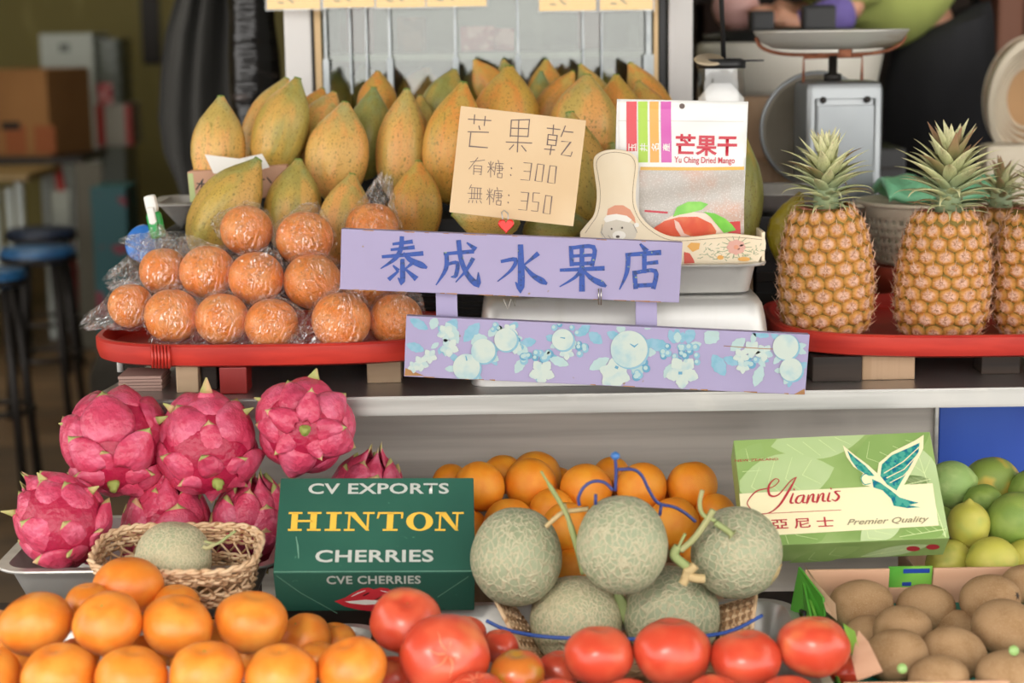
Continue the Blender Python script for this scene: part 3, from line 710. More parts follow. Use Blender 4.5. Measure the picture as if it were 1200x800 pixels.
def colander():
    Y = 3.08; cx = at(1082, 260, Y).x; zt = at(1076, 236, Y).z; r = .112
    z0 = at(1076, 306, Y).z
    h = zt-z0; seg = 92; rows = 13; vs, fs = [], []
    for i in range(rows+1):
        t = i/rows; rr = r*(.74+.26*t)
        for k in range(seg): a = 2*PI*k/seg; vs.append((rr*math.cos(a), rr*math.sin(a), h*t))
    for i in range(rows):
        for k in range(seg):
            if 1 <= i <= rows-4 and k % 2 == 0 and i % 2 == 1: continue
            fs.append((i*seg+k, i*seg+(k+1) % seg, (i+1)*seg+(k+1) % seg, (i+1)*seg+k))
    fs.append(tuple(reversed(range(seg))))
    me = mesh('col', vs, fs)
    e = empty('plastic_colander', (cx, Y, z0)); tag(e, 'cream plastic colander with small square holes between the pineapples', 'colander')
    o = obj('perforated_bowl', me, m_creamc, e)
    md = o.modifiers.new('s', 'SOLIDIFY'); md.thickness = .003
    obj('rim', tube('rim', [(r*1.01*math.cos(2*PI*k/60), r*1.01*math.sin(2*PI*k/60), h) for k in range(60)], .004, True), m_creamc, e)
    for s_ in (-1, 1): obj('handle', boxbm(.04, .06, .006, .002, s_*(r+.015), 0, h-.004), m_creamc, e)
    zb = z0-CZ
    o = obj('red_bowl', lathe('rb', [(0, 0), (.07, 0), (.105, zb*.8), (.11, zb-.001), (.1, zb-.001), (.06, .01), (0, .008)], 40), M('coral_plastic', '#c2503a', .5), None, (cx, Y, CZ)); tag(o, 'coral red plastic bowl under the cream colander', 'bowl')
    # green bag on the colander
    vs, fs = [], []
    n = 40; mrow = 14
    x0, x1 = at(1032, 220, Y+.02).x-cx, at(1172, 220, Y+.02).x-cx
    for j in range(mrow):
        t = j/(mrow-1)
        for k in range(n):
            s = k/(n-1); x = x0+(x1-x0)*s
            vs.append((x, -.07+.15*t+.004*math.sin(s*20), .030*math.sin(PI*t)+.003*math.sin(s*19+t*7)+.002*math.sin(s*33)))
    for j in range(mrow-1):
        for k in range(n-1): fs.append((j*n+k, j*n+k+1, (j+1)*n+k+1, (j+1)*n+k))
    o = obj('green_plastic_bag', mesh('gb', vs, fs), M('green_plastic_film', '#84cc9e', .35, bump=[(40, .6, .01)]), None, (cx, Y+.02, zt+.012)); md = o.modifiers.new('s', 'SOLIDIFY'); md.thickness = .012
    tag(o, 'crumpled mint green plastic bag lying on the cream colander', 'bag')
colander()

# big round white strainer at the right edge
def strainer():
    Y = 3.9; P = at(1215, 120, Y)
    e = empty('white_basket', (P.x, Y, P.z), (math.radians(8), 0, 0)); tag(e, 'white plastic basket standing on edge at the right edge', 'basket')
    rx, rz = .105, .145
    def loop(s, y): return [(rx*s*math.cos(2*PI*k/48), y, rz*s*math.sin(2*PI*k/48)) for k in range(48)]
    obj('rim', loft('rim', [loop(1, 0), loop(1.02, -.006), loop(.9, -.012), loop(.88, 0), loop(.86, .08), loop(.93, .08)], False, False), m_creamc, e)
    for k in range(5): obj('inner_hoop', tube('hoop', loop(.84-.09*k, .02+.012*k), .004, True), m_creamc, e)
    obj('back', loft('bk', [loop(.9, .08), loop(.88, .09)], True, True), M('brown_inner', '#c49a6c', .6), e)
    o = box('shelf_crate', (.30, .2, P.z-.15-BZ+.003), (P.x, Y+.03, BZ), m_wood_dark, None, .004); tag(o, 'dark crate under the white basket at the right edge', 'crate')
strainer()
tag(box('cream_tub', (.10, .08, .19), (at(1178, 100, 3.7).x, 3.68, BZ), m_creamc, None, .015), 'cream plastic tub at the right edge behind the last pineapple', 'tub')
m_clut = M('cluttered_goods', '#3e3a30', .5, layers=[(18, 3, .5, .6, '#20251f'), (40, 2, .62, .66, '#b8b4a4'), (9, 2, .6, .64, '#7a4a30')])
def clutter():
    for k, (px, py, w, h, mt, lb) in enumerate(((1172, 30, .07, .22, M('rust_box', '#7a4c36', .6), 'rust brown box on the shelf beside the green shirt'), (1190, 12, .09, .28, m_clut, 'dark bottle crate on the shelf at the top right corner'), (845, 60, .12, .3, M('brown_dark_box', '#3c2418', .7), 'dark brown box on the shelf behind the right white post'))):
        P = at(px, py+30, 4.9); o = box('storage_box', (w*1.0, .2, P.z+.2-.9), (P.x, 4.9+.22*(k == 1), .9), mt, None, .01); tag(o, lb, 'box')
    o = box('rear_shelf', (2.4, .5, .9), (1.7, 5.05, 0), m_wood_dark, None, .004); tag(o, 'dark shelf unit standing behind the bench and vendor', 'shelf')
clutter()

# person -------------------------------------------------------------------
def skin(name, V, E, R, mat, parent, sub=2):
    me = D.meshes.new(name); me.from_pydata([tuple(v) for v in V], E, []); o = D.objects.new(name, me); COL.objects.link(o)
    o.modifiers.new('skin', 'SKIN'); 
    for i, sv in enumerate(me.skin_vertices[0].data): sv.radius = (R[i], R[i]) if not hasattr(R[i], '__len__') else R[i]; sv.use_root = (i == 0)
    s = o.modifiers.new('sub', 'SUBSURF'); s.levels = sub; s.render_levels = sub
    bpy.context.view_layer.update(); dg = bpy.context.evaluated_depsgraph_get(); m2 = D.meshes.new_from_object(o.evaluated_get(dg)); D.objects.remove(o)
    m2.polygons.foreach_set('use_smooth', [True]*len(m2.polygons)); return obj(name, m2, mat, parent)
def person():
    Y = 4.35; P = lambda px, py, dy=0: at(px, py, Y+dy)
    zh = P(1100, 30).z; gz = zh-1.02
    o = box('floor_platform', (1.0, .34, gz), (1.15, Y+.02, 0), m_wood_dark, None, .004); tag(o, 'raised wooden step the vendor stands on behind the bench', 'platform')
    hip = P(1104, 75); org = Vector((hip.x, Y, gz)); e = empty('person', org); tag(e, 'person in green shirt, black apron and purple sleeve covers bending left over the bench', 'person')
    q = lambda px, py, dy=0: P(px, py, dy)-org
    skinm = M('skin', '#d9a184', .5, sss=.05); green = M('green_knit', '#b2bd68', .85, layers=[((4, 4, 4), 3, .45, .7, '#a0ab5a')], bump=[((30, 30, 30), .2, .004)])
    blk = M('black_trouser_cloth', '#1c1c1f', .85, layers=[((6, 6, 2), 3, .45, .7, '#26262a')]); purple = M('purple_sleeve_cloth', '#7868b0', .7, bump=[((60, 10, 10), .8, .01)])
    pel, mid, chest, neck, head = q(1108, 35), q(1062, -22), q(992, -52), q(925, -85), q(885, -105)
    shl, ell, wl, hl = q(985, -45, -.17), q(1004, 12, -.24), q(930, 30, -.25), q(903, 16, -.25)
    shr, elr, wr, hr = q(975, -55, .15), q(985, 6, .10), q(930, 16, .05), q(906, 10, .02)
    kl, kr = Vector((pel.x-.02, -.09, .50)), Vector((pel.x+.02, .09, .50))
    V = [pel, mid, chest, neck, head, shl, ell, wl, hl, shr, elr, wr, hr, Vector((pel.x-.02, -.08, pel.z-.12)), kl, Vector((pel.x, -.09, .08)), Vector((pel.x-.12, -.1, .04)), Vector((pel.x+.02, .08, pel.z-.12)), kr, Vector((pel.x+.03, .1, .08)), Vector((pel.x-.09, .1, .04))]
    E = [(0, 1), (1, 2), (2, 3), (3, 4), (2, 5), (5, 6), (6, 7), (7, 8), (2, 9), (9, 10), (10, 11), (11, 12), (0, 13), (13, 14), (14, 15), (15, 16), (0, 17), (17, 18), (18, 19), (19, 20)]
    R = [.05, .05, .06, .045, .09, .035, .03, .026, .03, .035, .03, .026, .03, .045, .045, .035, .035, .045, .045, .035, .035]
    skin('body', V, E, R, skinm, e)
    skin('shirt', [pel+Vector((.0, 0, .035)), mid, chest, neck, shl, shl*.4+ell*.6+Vector((.02, 0, 0)), ell+Vector((.012, .02, .0)), shr, elr, elr*.2+wr*.8], [(0, 1), (1, 2), (2, 3), (2, 4), (4, 5), (5, 6), (2, 7), (7, 8), (8, 9)], [.16, .185, .17, .07, .10, .085, .055, .09, .06, .042], green, e)
    skin('sleeve_cover', [ell*1.02-wl*.02, ell*.5+wl*.5, wl], [(0, 1), (1, 2)], [.052, .044, .030], purple, e)
    skin('trousers', [pel+Vector((0, 0, -.05)), Vector((pel.x-.01, -.07, pel.z-.18)), kl, Vector((pel.x, -.09, .12)), Vector((pel.x+.015, .07, pel.z-.18)), kr, Vector((pel.x+.03, .1, .12))], [(0, 1), (1, 2), (2, 3), (0, 4), (4, 5), (5, 6)], [.11, .10, .075, .06, .10, .075, .06], blk, e)
    A = []
    for py, a, b, ry in ((16, 1088, 1158, .10), (26, 1070, 1160, .14), (48, 1050, 1162, .16), (90, 1040, 1164, .165), (150, 1036, 1165, .165), (210, 1040, 1164, .165), (300, 1046, 1160, .16)):
        c0, r0 = q((a+b)/2, py), (b-a)/2/F*Y; A.append([(c0.x+r0*math.cos(2*PI*k/36), ry*math.sin(2*PI*k/36)*(1+.03*math.sin(5*2*PI*k/36)), c0.z+(.0 if py > 60 else .03*math.cos(2*PI*k/36)*(60-py)/44)) for k in range(36)])
    obj('apron', loft('apron', A, True, False), blk, e)
    # hands: palm and five fingers each
    for hp, wp in ((hl, wl), (hr, wr)):
        hp = Vector(hp); d = (hp-Vector(wp)).normalized()
        for k in range(4):
            s0 = hp+Vector((0, -.03+.018*k, .0)); s1 = s0+d*.035+Vector((0, 0, -.004)); s2 = s1+d*.022+Vector((0, 0, -.022))
            skin('finger', [s0-d*.01, s1, s2], [(0, 1), (1, 2)], [.010, .009, .007], skinm, e, 1)
        s0 = hp+Vector((0, -.035, 0))-d*.03; skin('thumb', [s0, s0+Vector((0, -.02, -.012))+d*.02, s0+Vector((0, -.02, -.02))+d*.045], [(0, 1), (1, 2)], [.011, .010, .008], skinm, e, 1)
    skin('hair', [Vector(head)+Vector((.0, 0, .03)), Vector(head)+Vector((.05, 0, .05))], [(0, 1)], [.10, .085], m_black, e)
    # pale pink cloth bundle near the hands
    P1 = P(862, 8, -.2); o = obj('pink_melon', lathe('pm', [(0, -1), (.5, -.87), (.87, -.5), (1, 0), (.87, .5), (.5, .87), (0, 1)], 32), M('pale_pink_skin', '#d8a8a0', .5), None, P1, (0, .5, 0), (.055, .05, .055)); tag(o, 'pale pink round fruit being handled above the cooker at the top edge', 'fruit')
person()
# ---------------------------------------------------------------- fruit prototypes
def sph(n=18, sx=1, top=0, dimple=.0, bot_dimple=0, flat=1.0, lobes=0, la=0.0, seg=36):
    """unit fruit: profile round, flattened, dimpled at the stem"""
    prof = []
    for i in range(n+1):
        a = -PI/2+PI*i/n; r = math.cos(a); z = math.sin(a)*flat
        d = dimple*math.exp(-((r)/.22)**2) if a > 0 else -bot_dimple*math.exp(-((r)/.2)**2)
        prof.append((max(r, 0 if 0 < i < n else 0), z-d))
    lob = None
    if lobes: lob = lambda a, t: 1+la*math.cos(lobes*a)*math.sin(PI*t)**.7*(t if True else 1)
    return prof, lob, seg
def fruit_mesh(name, rnd=0, seed=0, **k):
    p, l, s = sph(**k); me = lathe(name, p, s, l)
    if rnd:
        for v in me.vertices:
            q = mnoise.noise(Vector(v.co)*1.3+Vector((seed*7.1, seed*3.3, 0))); v.co *= 1+rnd*q
    return me
m_mand = M('mandarin_peel', '#e58428', .38, layers=[(1.6, 3, .35, .7, '#e9963a'), (.9, 2, .5, .8, '#df7424')], bump=[(34, .10, .02, 'noise')], sss=.08)
m_orange = M('orange_peel', '#ee8f1e', .42, layers=[(1.4, 3, .35, .7, '#f3a02c'), (60, 1, .7, .8, '#dd7a14')], bump=[(42, .22, .02)], sss=.06)
m_worange = M('wrapped_orange_peel', '#fd9038', .35, layers=[(1.4, 3, .35, .7, '#ffa458')], bump=[(42, .1, .01)], sss=.08)
m_green_stem = M('green_stem_scar', '#8f9a4a', .7); m_tan = M('dry_stem', '#b9a274', .8)
m_tom = M('tomato_skin', '#c4452e', .3, layers=[(1.1, 2, .4, .75, '#d35e40'), (.8, 2, .55, .8, '#d87e4e')], sss=.08)
m_tomg = M('half_ripe_tomato_skin', '#bd6a28', .28, layers=[(1.3, 2, .4, .65, '#a8802c'), (1.0, 2, .55, .75, '#cf4d2a')])
m_scar = M('tomato_scar', '#e58a66', .5)
star = []
def star_mesh(name, n, r0, r1, h):
    vs = [(0, 0, h)]
    for k in range(2*n): r = r1 if k % 2 == 0 else r0; a = PI*k/n; vs.append((r*math.cos(a), r*math.sin(a), 0 if k % 2 == 0 else h*.6))
    for k in range(2*n): r = r1 if k % 2 == 0 else r0; a = PI*k/n; vs.append((r*math.cos(a), r*math.sin(a), -.03))
    fs = [(0, 1+k, 1+(k+1) % (2*n)) for k in range(2*n)] + [(1+k, 1+2*n+k, 1+2*n+(k+1) % (2*n), 1+(k+1) % (2*n)) for k in range(2*n)]
    return mesh(name, vs, fs, False)
ME = {}
for k in range(3): ME['mandarin', k] = fruit_mesh('mandarin', .05, k, n=20, dimple=.13, flat=.84, lobes=[7, 9, 8][k], la=.012)
for k in range(3): ME['orange', k] = fruit_mesh('orange', .03, k+5, n=20, dimple=.03, flat=.97)
for k in range(3): ME['tomato', k] = fruit_mesh('tomato', .07, k+9, n=20, dimple=.16, flat=.86, lobes=[5, 6, 4][k], la=.022)
ME['star'] = star_mesh('stem_scar', 5, .035, .085, .02); ME['tstar'] = star_mesh('calyx_scar', 6, .03, .10, .015)
def put_fruit(kind, name, k, mat, px, py, r, Y, lab, cat, grp, up=(0, 0, 1), scl=(1, 1, 1), stem=None, stemz=None):
    P = at(px, py, Y); R = r*dep(P)/F
    o = obj(name, ME[kind, k], None, None, P, qrot(up, random.uniform(0, 6.28)), [R*s for s in scl])
    if not o.data.materials: o.data.materials.append(mat)
    if o.data.materials[0] != mat:
        o.material_slots[0].link = 'OBJECT'; o.material_slots[0].material = mat
    tag(o, lab, cat, grp)
    if stem: 
        s = obj('stem_scar', ME[stem], None, o, (0, 0, stemz)); 
        if not s.data.materials: s.data.materials.append(m_green_stem)
    return o
def cluster(items, **kw):
    return relax(items, **kw)

# ---- mandarins, bottom left -------------------------------------------------
mand = [(150, 686, 40, 2.12, 'topmost mandarin, sitting on the heap in front of the wicker basket', (0, .2, 1)),
 (42, 731, 43, 2.02, 'mandarin in the upper row nearest the left edge', (-.3, .1, 1)),
 (126, 730, 40, 2.00, 'mandarin with a dimpled greenish top, directly below the topmost mandarin', (-.1, -.5, 1)),
 (208, 733, 41, 2.02, 'mandarin with a bright highlight, upper row third from the left', (.3, -.2, 1)),
 (295, 729, 42, 2.05, 'mandarin at the right of the upper row below the cherry box corner', (.2, -.1, 1)),
 (356, 748, 32, 2.12, 'smaller mandarin half hidden at the right behind the upper row', (-.4, -.3, 1)),
 (103, 706, 27, 2.12, 'mandarin peeping out behind the left of the topmost mandarin', (0, 0, 1)),
 (207, 708, 27, 2.13, 'mandarin peeping out behind, right of the topmost mandarin', (0, 0, 1)),
 (-14, 790, 39, 1.95, 'mandarin cut by the left edge of the picture in the bottom row', (.2, 0, 1)),
 (69, 791, 43, 1.93, 'mandarin in the bottom row, second from the left edge', (0, -.2, 1)),
 (154, 794, 42, 1.92, 'mandarin in the bottom row below the dimpled one', (.1, -.1, 1)),
 (242, 789, 43, 1.92, 'mandarin with a small dark speck, bottom row fourth from left', (0, -.25, 1)),
 (329, 791, 42, 1.93, 'mandarin in the bottom row, second from the right', (0, -.2, 1)),
 (413, 783, 41, 1.95, 'mandarin at the right end of the bottom row beside the tomatoes', (-.2, -.2, 1)),
 (250, 752, 30, 2.12, 'shaded mandarin deep in the gap below the upper row, right', (0, 0, 1)),
 (-5, 735, 24, 2.1, 'mandarin at the left edge behind the upper row', (0, 0, 1)),
 (172, 768, 28, 2.08, 'shaded mandarin deep in the gap at the middle of the heap', (0, 0, 1)),
 (392, 752, 26, 2.14, 'mandarin half hidden behind the right end of the bottom row', (0, 0, 1)),
 (20, 765, 28, 2.10, 'shaded mandarin deep in the gap nearest the left edge', (0, 0, 1)), (205, 762, 22, 2.12, 'shaded mandarin deep below the one with a bright highlight', (0, 0, 1)), (292, 766, 24, 2.10, 'shaded mandarin deep in the gap under the right upper one', (0, 0, 1)), (372, 772, 24, 2.08, 'shaded mandarin deep between the two rightmost bottom ones', (0, 0, 1)),
 (90, 770, 26, 2.08, 'shaded mandarin deep in the gap at the left of the heap', (0, 0, 1))]
its = cluster([dict(px=a, py=b, r=c, Y=y, lab=l, up=u) for a, b, c, y, l, u in mand], slack=.92)
for i, t in enumerate(its):
    put_fruit('mandarin', 'mandarin', i % 3, m_mand, t['px'], t['py'], t['r']*1.02, t['Y'], t['lab'], 'mandarin', 'mandarins in the front heap', t['up'], (1, 1, 1), 'star', .70)
# ---- tomatoes -----------------------------------------------------------------
tom = [(476, 727, 41, 2.05, 'red tomato standing against the lips on the cherry box', (.1, -.55, 1), m_tom),
 (521, 770, 50, 1.97, 'large creased tomato with a star shaped scar, left of the tomato heap', (.2, -1, .5), m_tom),
 (543, 745, 27, 2.1, 'dark red tomato hidden behind the large creased tomato', (0, 0, 1), m_tom),
 (585, 757, 22, 2.08, 'small tomato in the gap left of the blue cord', (0, 0, 1), m_tom),
 (606, 790, 32, 1.98, 'small brownish half ripe tomato', (0, -.2, 1), m_tomg),
 (702, 768, 40, 2.0, 'orange red tomato in front of the left lower melon', (0, 0, 1), m_tom),
 (788, 764, 45, 2.0, 'broad tomato with two upright highlights in front of the right lower melon', (0, .1, 1), m_tom),
 (874, 773, 39, 1.99, 'round red tomato left of the tomato beside the kiwi box', (0, 0, 1), m_tom),
 (953, 757, 41, 2.0, 'bright red tomato touching the corner of the kiwi box', (.1, .1, 1), m_tom),
 (655, 785, 25, 2.06, 'shaded tomato behind, right of the half ripe one', (0, 0, 1), m_tom),
 (462, 792, 26, 2.03, 'tomato in shade below, beside the last mandarin', (0, 0, 1), m_tom),
 (560, 818, 34, 1.93, 'tomato at the bottom edge below the creased one', (0, -.2, 1), m_tom),
 (655, 828, 36, 1.92, 'tomato at the bottom edge below the orange red one', (0, -.2, 1), m_tom),
 (735, 824, 32, 1.93, 'tomato at the bottom edge left of the broad one', (0, -.2, 1), m_tom),
 (838, 826, 38, 1.92, 'tomato at the bottom edge right of the broad one', (0, -.2, 1), m_tom),
 (925, 826, 38, 1.92, 'tomato at the bottom edge below the bright red one', (0, -.2, 1), m_tom),
 (990, 785, 20, 2.05, 'small tomato bulging beside the kiwi box front corner', (0, 0, 1), m_tom)]
its = cluster([dict(px=a, py=b, r=c, Y=y, lab=l, up=u, mat=mt) for a, b, c, y, l, u, mt in tom], slack=.92)
for i, t in enumerate(its):
    o = put_fruit('tomato', 'tomato', i % 3, t['mat'], t['px'], t['py'], t['r']*1.03, t['Y'], t['lab'], 'tomato', 'tomatoes in the front heap', t['up'], (1, 1, 1), 'tstar', .69)
    if 'creased' in t['lab']:
        for k in range(7):
            a = 2*PI*k/7+.3; pts = []
            for j in range(6):
                rr = .05+.10*j; z = .86*math.sqrt(max(0, 1-rr*rr)); z -= .16*math.exp(-(rr/.22)**2); pts.append((rr*math.cos(a+.15*math.sin(j)), rr*math.sin(a+.15*math.sin(j)), z-.012))
            obj('crease_scar', tube('sc', pts, [.022, .024, .020, .016, .012, .006]), m_scar, o)

# ---- front pans ---------------------------------------------------------------
def pan(name, x0, x1, y0, y1, z0, h, label, mat=m_pan, taper=.02, rim=.012, r=.035, cat='pan'):
    o = obj(name, pan_mesh(x1-x0, y1-y0, h, r, rim, taper), mat, None, ((x0+x1)/2, (y0+y1)/2, z0)); tag(o, label, cat); return o
pan('steel_tray', at(-60, 720, 2.2).x, at(437, 720, 2.2).x, 1.80, 2.22, TZ+.0005, .07, 'wide steel tray holding the mandarins at the front left', cat='tray')
pan('steel_tray', at(446, 720, 2.2).x, at(932, 720, 2.2).x, 1.80, 2.30, TZ+.0005, .07, 'wide steel tray holding the tomatoes at the front centre', cat='tray')
# ---- melons -------------------------------------------------------------------
m_melon = M('netted_melon_rind', '#8d9577', .6, layers=[(1.2, 2, .4, .7, '#999f7f'), (1.0, 2, .5, .8, '#7a8564'), ((7, 7, 5), 0, .17, .05, '#b8b292', 'cells')], bump=[((7, 7, 5), .4, .05, 'cells')])
m_melon2 = M('tan_netted_melon_rind', '#9fa280', .6, layers=[(1.2, 2, .4, .7, '#b1ab88'), ((9, 9, 7), 0, .18, .05, '#c9bf9c', 'cells')], bump=[((9, 9, 7), .4, .04, 'cells')])
ME['melon', 0] = fruit_mesh('melon', .02, 3, n=28, dimple=.03, flat=1.08, seg=56); ME['melon', 1] = fruit_mesh('melon', .025, 4, n=28, dimple=.05, flat=1.0, seg=56)
m_vine = M('melon_vine', '#8c9a62', .7, layers=[(10, 2, .4, .7, '#a9a274')])
mel = [(605, 652, 54, 2.19, 'netted green melon at the left of the upper row, beside the cherry box', (.1, .2, 1), m_melon, 0),
 (729, 638, 54, 2.14, 'netted green melon in the middle of the upper row under the blue wire', (.0, .25, 1), m_melon, 0),
 (863, 647, 54, 2.18, 'netted melon at the right of the upper row, round scar facing the kiwi box', (-.8, .3, .4), m_melon, 1),
 (675, 727, 54, 2.20, 'tan netted melon at the lower left in the basket with the blue cord', (0, .1, 1), m_melon2, 1),
 (787, 720, 57, 2.20, 'netted melon at the lower right, behind the broad tomato', (.4, -.1, 1), m_melon, 1)]
its = cluster([dict(px=a, py=b, r=c, Y=y, lab=l, up=u, mat=mt, k=k) for a, b, c, y, l, u, mt, k in mel], slack=.93)
ME['hub'] = star_mesh('stem_hub', 5, .06, .14, .05); MO = []
for t in its:
    P = at(t['px'], t['py'], t['Y']); R = t['r']*dep(P)/F
    o = put_fruit('melon', 'netted_melon', t['k'], t['mat'], t['px'], t['py'], t['r'], t['Y'], t['lab'], 'melon', 'netted melons', t['up'])
    top = 1.05 if t['k'] == 0 else .95; MO.append(o)
    if 'middle' in t['lab']: obj('stem_ring', tube('ring', [(.12*math.cos(2*PI*k/14), .12*math.sin(2*PI*k/14), top-.01) for k in range(14)], .025, True), m_tan, o)
    elif 'scar' in t['lab']:
        for rr in (.08, .16, .25): obj('scar_ring', tube('ring', [(rr*math.cos(2*PI*k/24), rr*math.sin(2*PI*k/24), -math.sqrt(1-rr*rr)-.002) for k in range(24)], .012, True), m_tan, o)
    else: obj('stem_hub', ME['hub'], m_vine if not ME['hub'].materials else None, o, (0, 0, top-.03))
MP = [at(t['px'], t['py'], t['Y']) for t in its]
def wire(name, pxs, Y, rad, mat, label, cat, group=None, closed=False):
    pts = crom([at(p[0], p[1], p[2] if len(p) > 2 else Y) for p in pxs], 5)
    return pts
bpy.context.view_layer.update()
def stem_of(melon, loc):
    e = empty('stem', loc); e.parent = melon; e.matrix_parent_inverse = Matrix(); e.matrix_local = melon.matrix_world.inverted() @ Matrix.Translation(loc); return e
def vines():
    Y = MP[1].y-.01
    # cut T shaped stem between left and middle melon
    c = at(672, 600, 2.26); e = stem_of(MO[0], c); e['label'] = 'long pale green leaning stem'
    L = lambda pts: [p-c for p in pts]
    obj('main_stalk', tube('v', L(wire('', [(634, 552), (648, 575), (664, 603), (676, 640), (684, 672)], 2.15, 0, 0, '', '')), [.0015]*4+[.003]*8+[.004]*9), m_vine, e)
    obj('side_shoot', tube('v', L(wire('', [(690, 596), (672, 598), (660, 600), (645, 612), (640, 617)], 2.16, 0, 0, '', '')), .0032), m_tan, e)
    obj('side_shoot', tube('v', L(wire('', [(660, 590), (664, 600), (668, 612)], 2.16, 0, 0, '', '')), .003), m_tan, e)
    c = at(815, 630, 2.14); e = stem_of(MO[2], c); e['label'] = 'knotted green and tan stem'
    L = lambda pts: [p-c for p in pts]
    Yv = 2.125
    obj('main_stalk', tube('v', L(wire('', [(823, 574), (820, 590), (824, 603), (838, 610)], Yv, 0, 0, '', '')), .0028), m_vine, e)
    obj('side_shoot', tube('v', L(wire('', [(836, 597), (825, 615), (812, 632), (797, 645)], Yv, 0, 0, '', '')), .0042), m_vine, e)
    obj('side_shoot', tube('v', L(wire('', [(838, 612), (850, 620), (858, 626)], Yv, 0, 0, '', '')), [.004]*10+[.008]), m_vine, e)
    obj('side_shoot', tube('v', L(wire('', [(795, 640), (790, 650), (800, 660), (812, 668)], Yv, 0, 0, '', '')), .006), m_vine, e)
    for a, b, c2, d in ((800, 672, 826, 678), (806, 668, 800, 684), (802, 670, 815, 662)):
        obj('dry_tip', tube('v', L(wire('', [(a, b), ((a+c2)/2, (b+d)/2+2), (c2, d)], Yv-.004, 0, 0, '', '')), .006), m_tan, e)
    obj('side_shoot', tube('v', L(wire('', [(803, 625), (797, 637), (793, 645)], Yv, 0, 0, '', '')), .002), m_vine, e)
    c = at(726, 690, 2.18); e = stem_of(MO[4], c); e['label'] = 'green leafy stem stub'
    obj('leaf_blade', tube('v', [p-c for p in wire('', [(722, 692), (730, 712), (738, 738)], 2.19, 0, 0, '', '')], [.003, .004, .006, .007, .008, .009, .009, .008, .006, .004, .002], flat=.35), m_vine, e)
vines()
# melon basket (octagonal woven) with blue cord
m_wick = M('wicker_strip', '#e2c49e', .6, layers=[((30, 30, 30), 2, .4, .7, '#d0aa82'), (90, 1, .62, .7, '#a87b52')])
m_wickd = M('dark_wicker_strip', '#b08a64', .65, layers=[(60, 2, .4, .7, '#8a684a')])
def woven(name, label, loc, rot, w, d, h, flare, nst, nwv, mat, r=.04, th=.0022, gap=1.0, rimr=.004, mat2=None, open_band=None):
    e = empty(name, loc, rot); tag(e, label, 'basket')
    def pt(s, z, off):   # s in 0..1 around; z 0..1
        f = flare*z; pts = rrect(w-2*flare+2*f+2*off, d-2*flare+2*f+2*off, r, 5)
        n = len(pts); L = [0]
        for i in range(n): a, b = pts[i], pts[(i+1) % n]; L.append(L[-1]+math.dist(a, b))
        t = (s % 1)*L[-1]
        for i in range(n):
            if L[i+1] >= t: a, b = pts[i], pts[(i+1) % n]; q = (t-L[i])/max(1e-9, L[i+1]-L[i]); return (a[0]+(b[0]-a[0])*q, a[1]+(b[1]-a[1])*q, h*z)
        return (pts[0][0], pts[0][1], h*z)
    for j in range(nwv):
        z = (j+.6)/nwv
        if open_band and open_band[0] < z < open_band[1]: continue
        n = nst*4; pts = []
        for k in range(n): pts.append(pt(k/n, z+.012*math.sin(k*.9+j), th*1.1*math.cos(PI*k/2*1.0 + PI*j)))
        obj('weaver_strand', tube('w', pts, th*1.25, True, 5), mat if j % 3 or not mat2 else mat2, e)
    for k in range(nst):
        s = k/nst
        if open_band:
            a = (k/nst); obj('stake', tube('s', [pt(s, 0, 0), pt(s, open_band[0], 0), pt(s+.6/nst, open_band[1], 0), pt(s+.6/nst, 1, 0)], th*.9, False, 5), mat, e)
            obj('stake', tube('s', [pt(s, open_band[0], .001), pt(s-.6/nst, open_band[1], .001), pt(s-.6/nst, 1, .001)], th*.9, False, 5), mat2 or mat, e)
        else: obj('stake', tube('s', [pt(s, 0, 0), pt(s, .5, 0), pt(s, 1, 0)], th*.8, False, 5), mat2 or mat, e)
    n = 120
    for ph in (0, PI): obj('rim_strand', tube('r', [tuple(Vector(pt(k/n, 1, rimr*.7*math.cos(k*.9+ph)))+Vector((0, 0, rimr*.7*math.sin(k*.9+ph)))) for k in range(n)], rimr, True, 5), mat, e)
    obj('base', loft('b', [[(x, y, z) for x, y in rrect(w-2*flare-.004, d-2*flare-.004, r, 5)] for z in (0, .003)]), mat2 or mat, e)
    return e, pt
MB_ = (at(731, 745, 2.25))
mb, mpt = woven('melon_basket', 'brown woven basket with a blue cord under the netted melons', (MB_.x, 2.20, TZ+.0045), (0, 0, 0), .33, .15, .030, .012, 34, 4, m_wickd, .05, .003, mat2=m_wick)
def flap(pxs, name='woven_flap'):
    """flared woven end of the basket: crossed strips over a thin backing, between four measured corners"""
    P = [mb.matrix_world.inverted() @ at(*p) for p in pxs]; n = (P[1]-P[0]).cross(P[3]-P[0]).normalized(); B = lambda u, v: (P[0]*(1-u)+P[1]*u)*(1-v)+(P[3]*(1-u)+P[2]*u)*v
    obj(name, loft('fl', [[tuple(B(u, v)+n*s) for u, v in ((0, 0), (1, 0), (1, 1), (0, 1))] for s in (-.001, .001)], smooth=False), m_wickd, mb)
    for k in range(11):
        v = (k+.5)/11; obj('weaver_strand', tube('w', [B(j/12, v)+n*.0024*(-1)**(j+k) for j in range(13)], .0026, False, 5), m_wick if k % 2 else m_wickd, mb)
    for k in range(7): u = k/6; obj('stake', tube('s', [B(u, 0), B(u, 1)], .0020, False, 5), m_wick, mb)
    obj('rim_strand', tube('r', [B(0, 0), B(1, 0), B(1, 1), B(0, 1)], .003, True, 5), m_wick, mb)
bpy.context.view_layer.update()
flap([(574, 690, 2.20), (596, 702, 2.24), (646, 772, 2.20), (616, 772, 2.14)]); flap([(838, 712, 2.24), (886, 698, 2.20), (880, 748, 2.15), (838, 775, 2.17)])
m_cord = M('blue_cord', '#2b4e9a', .45)
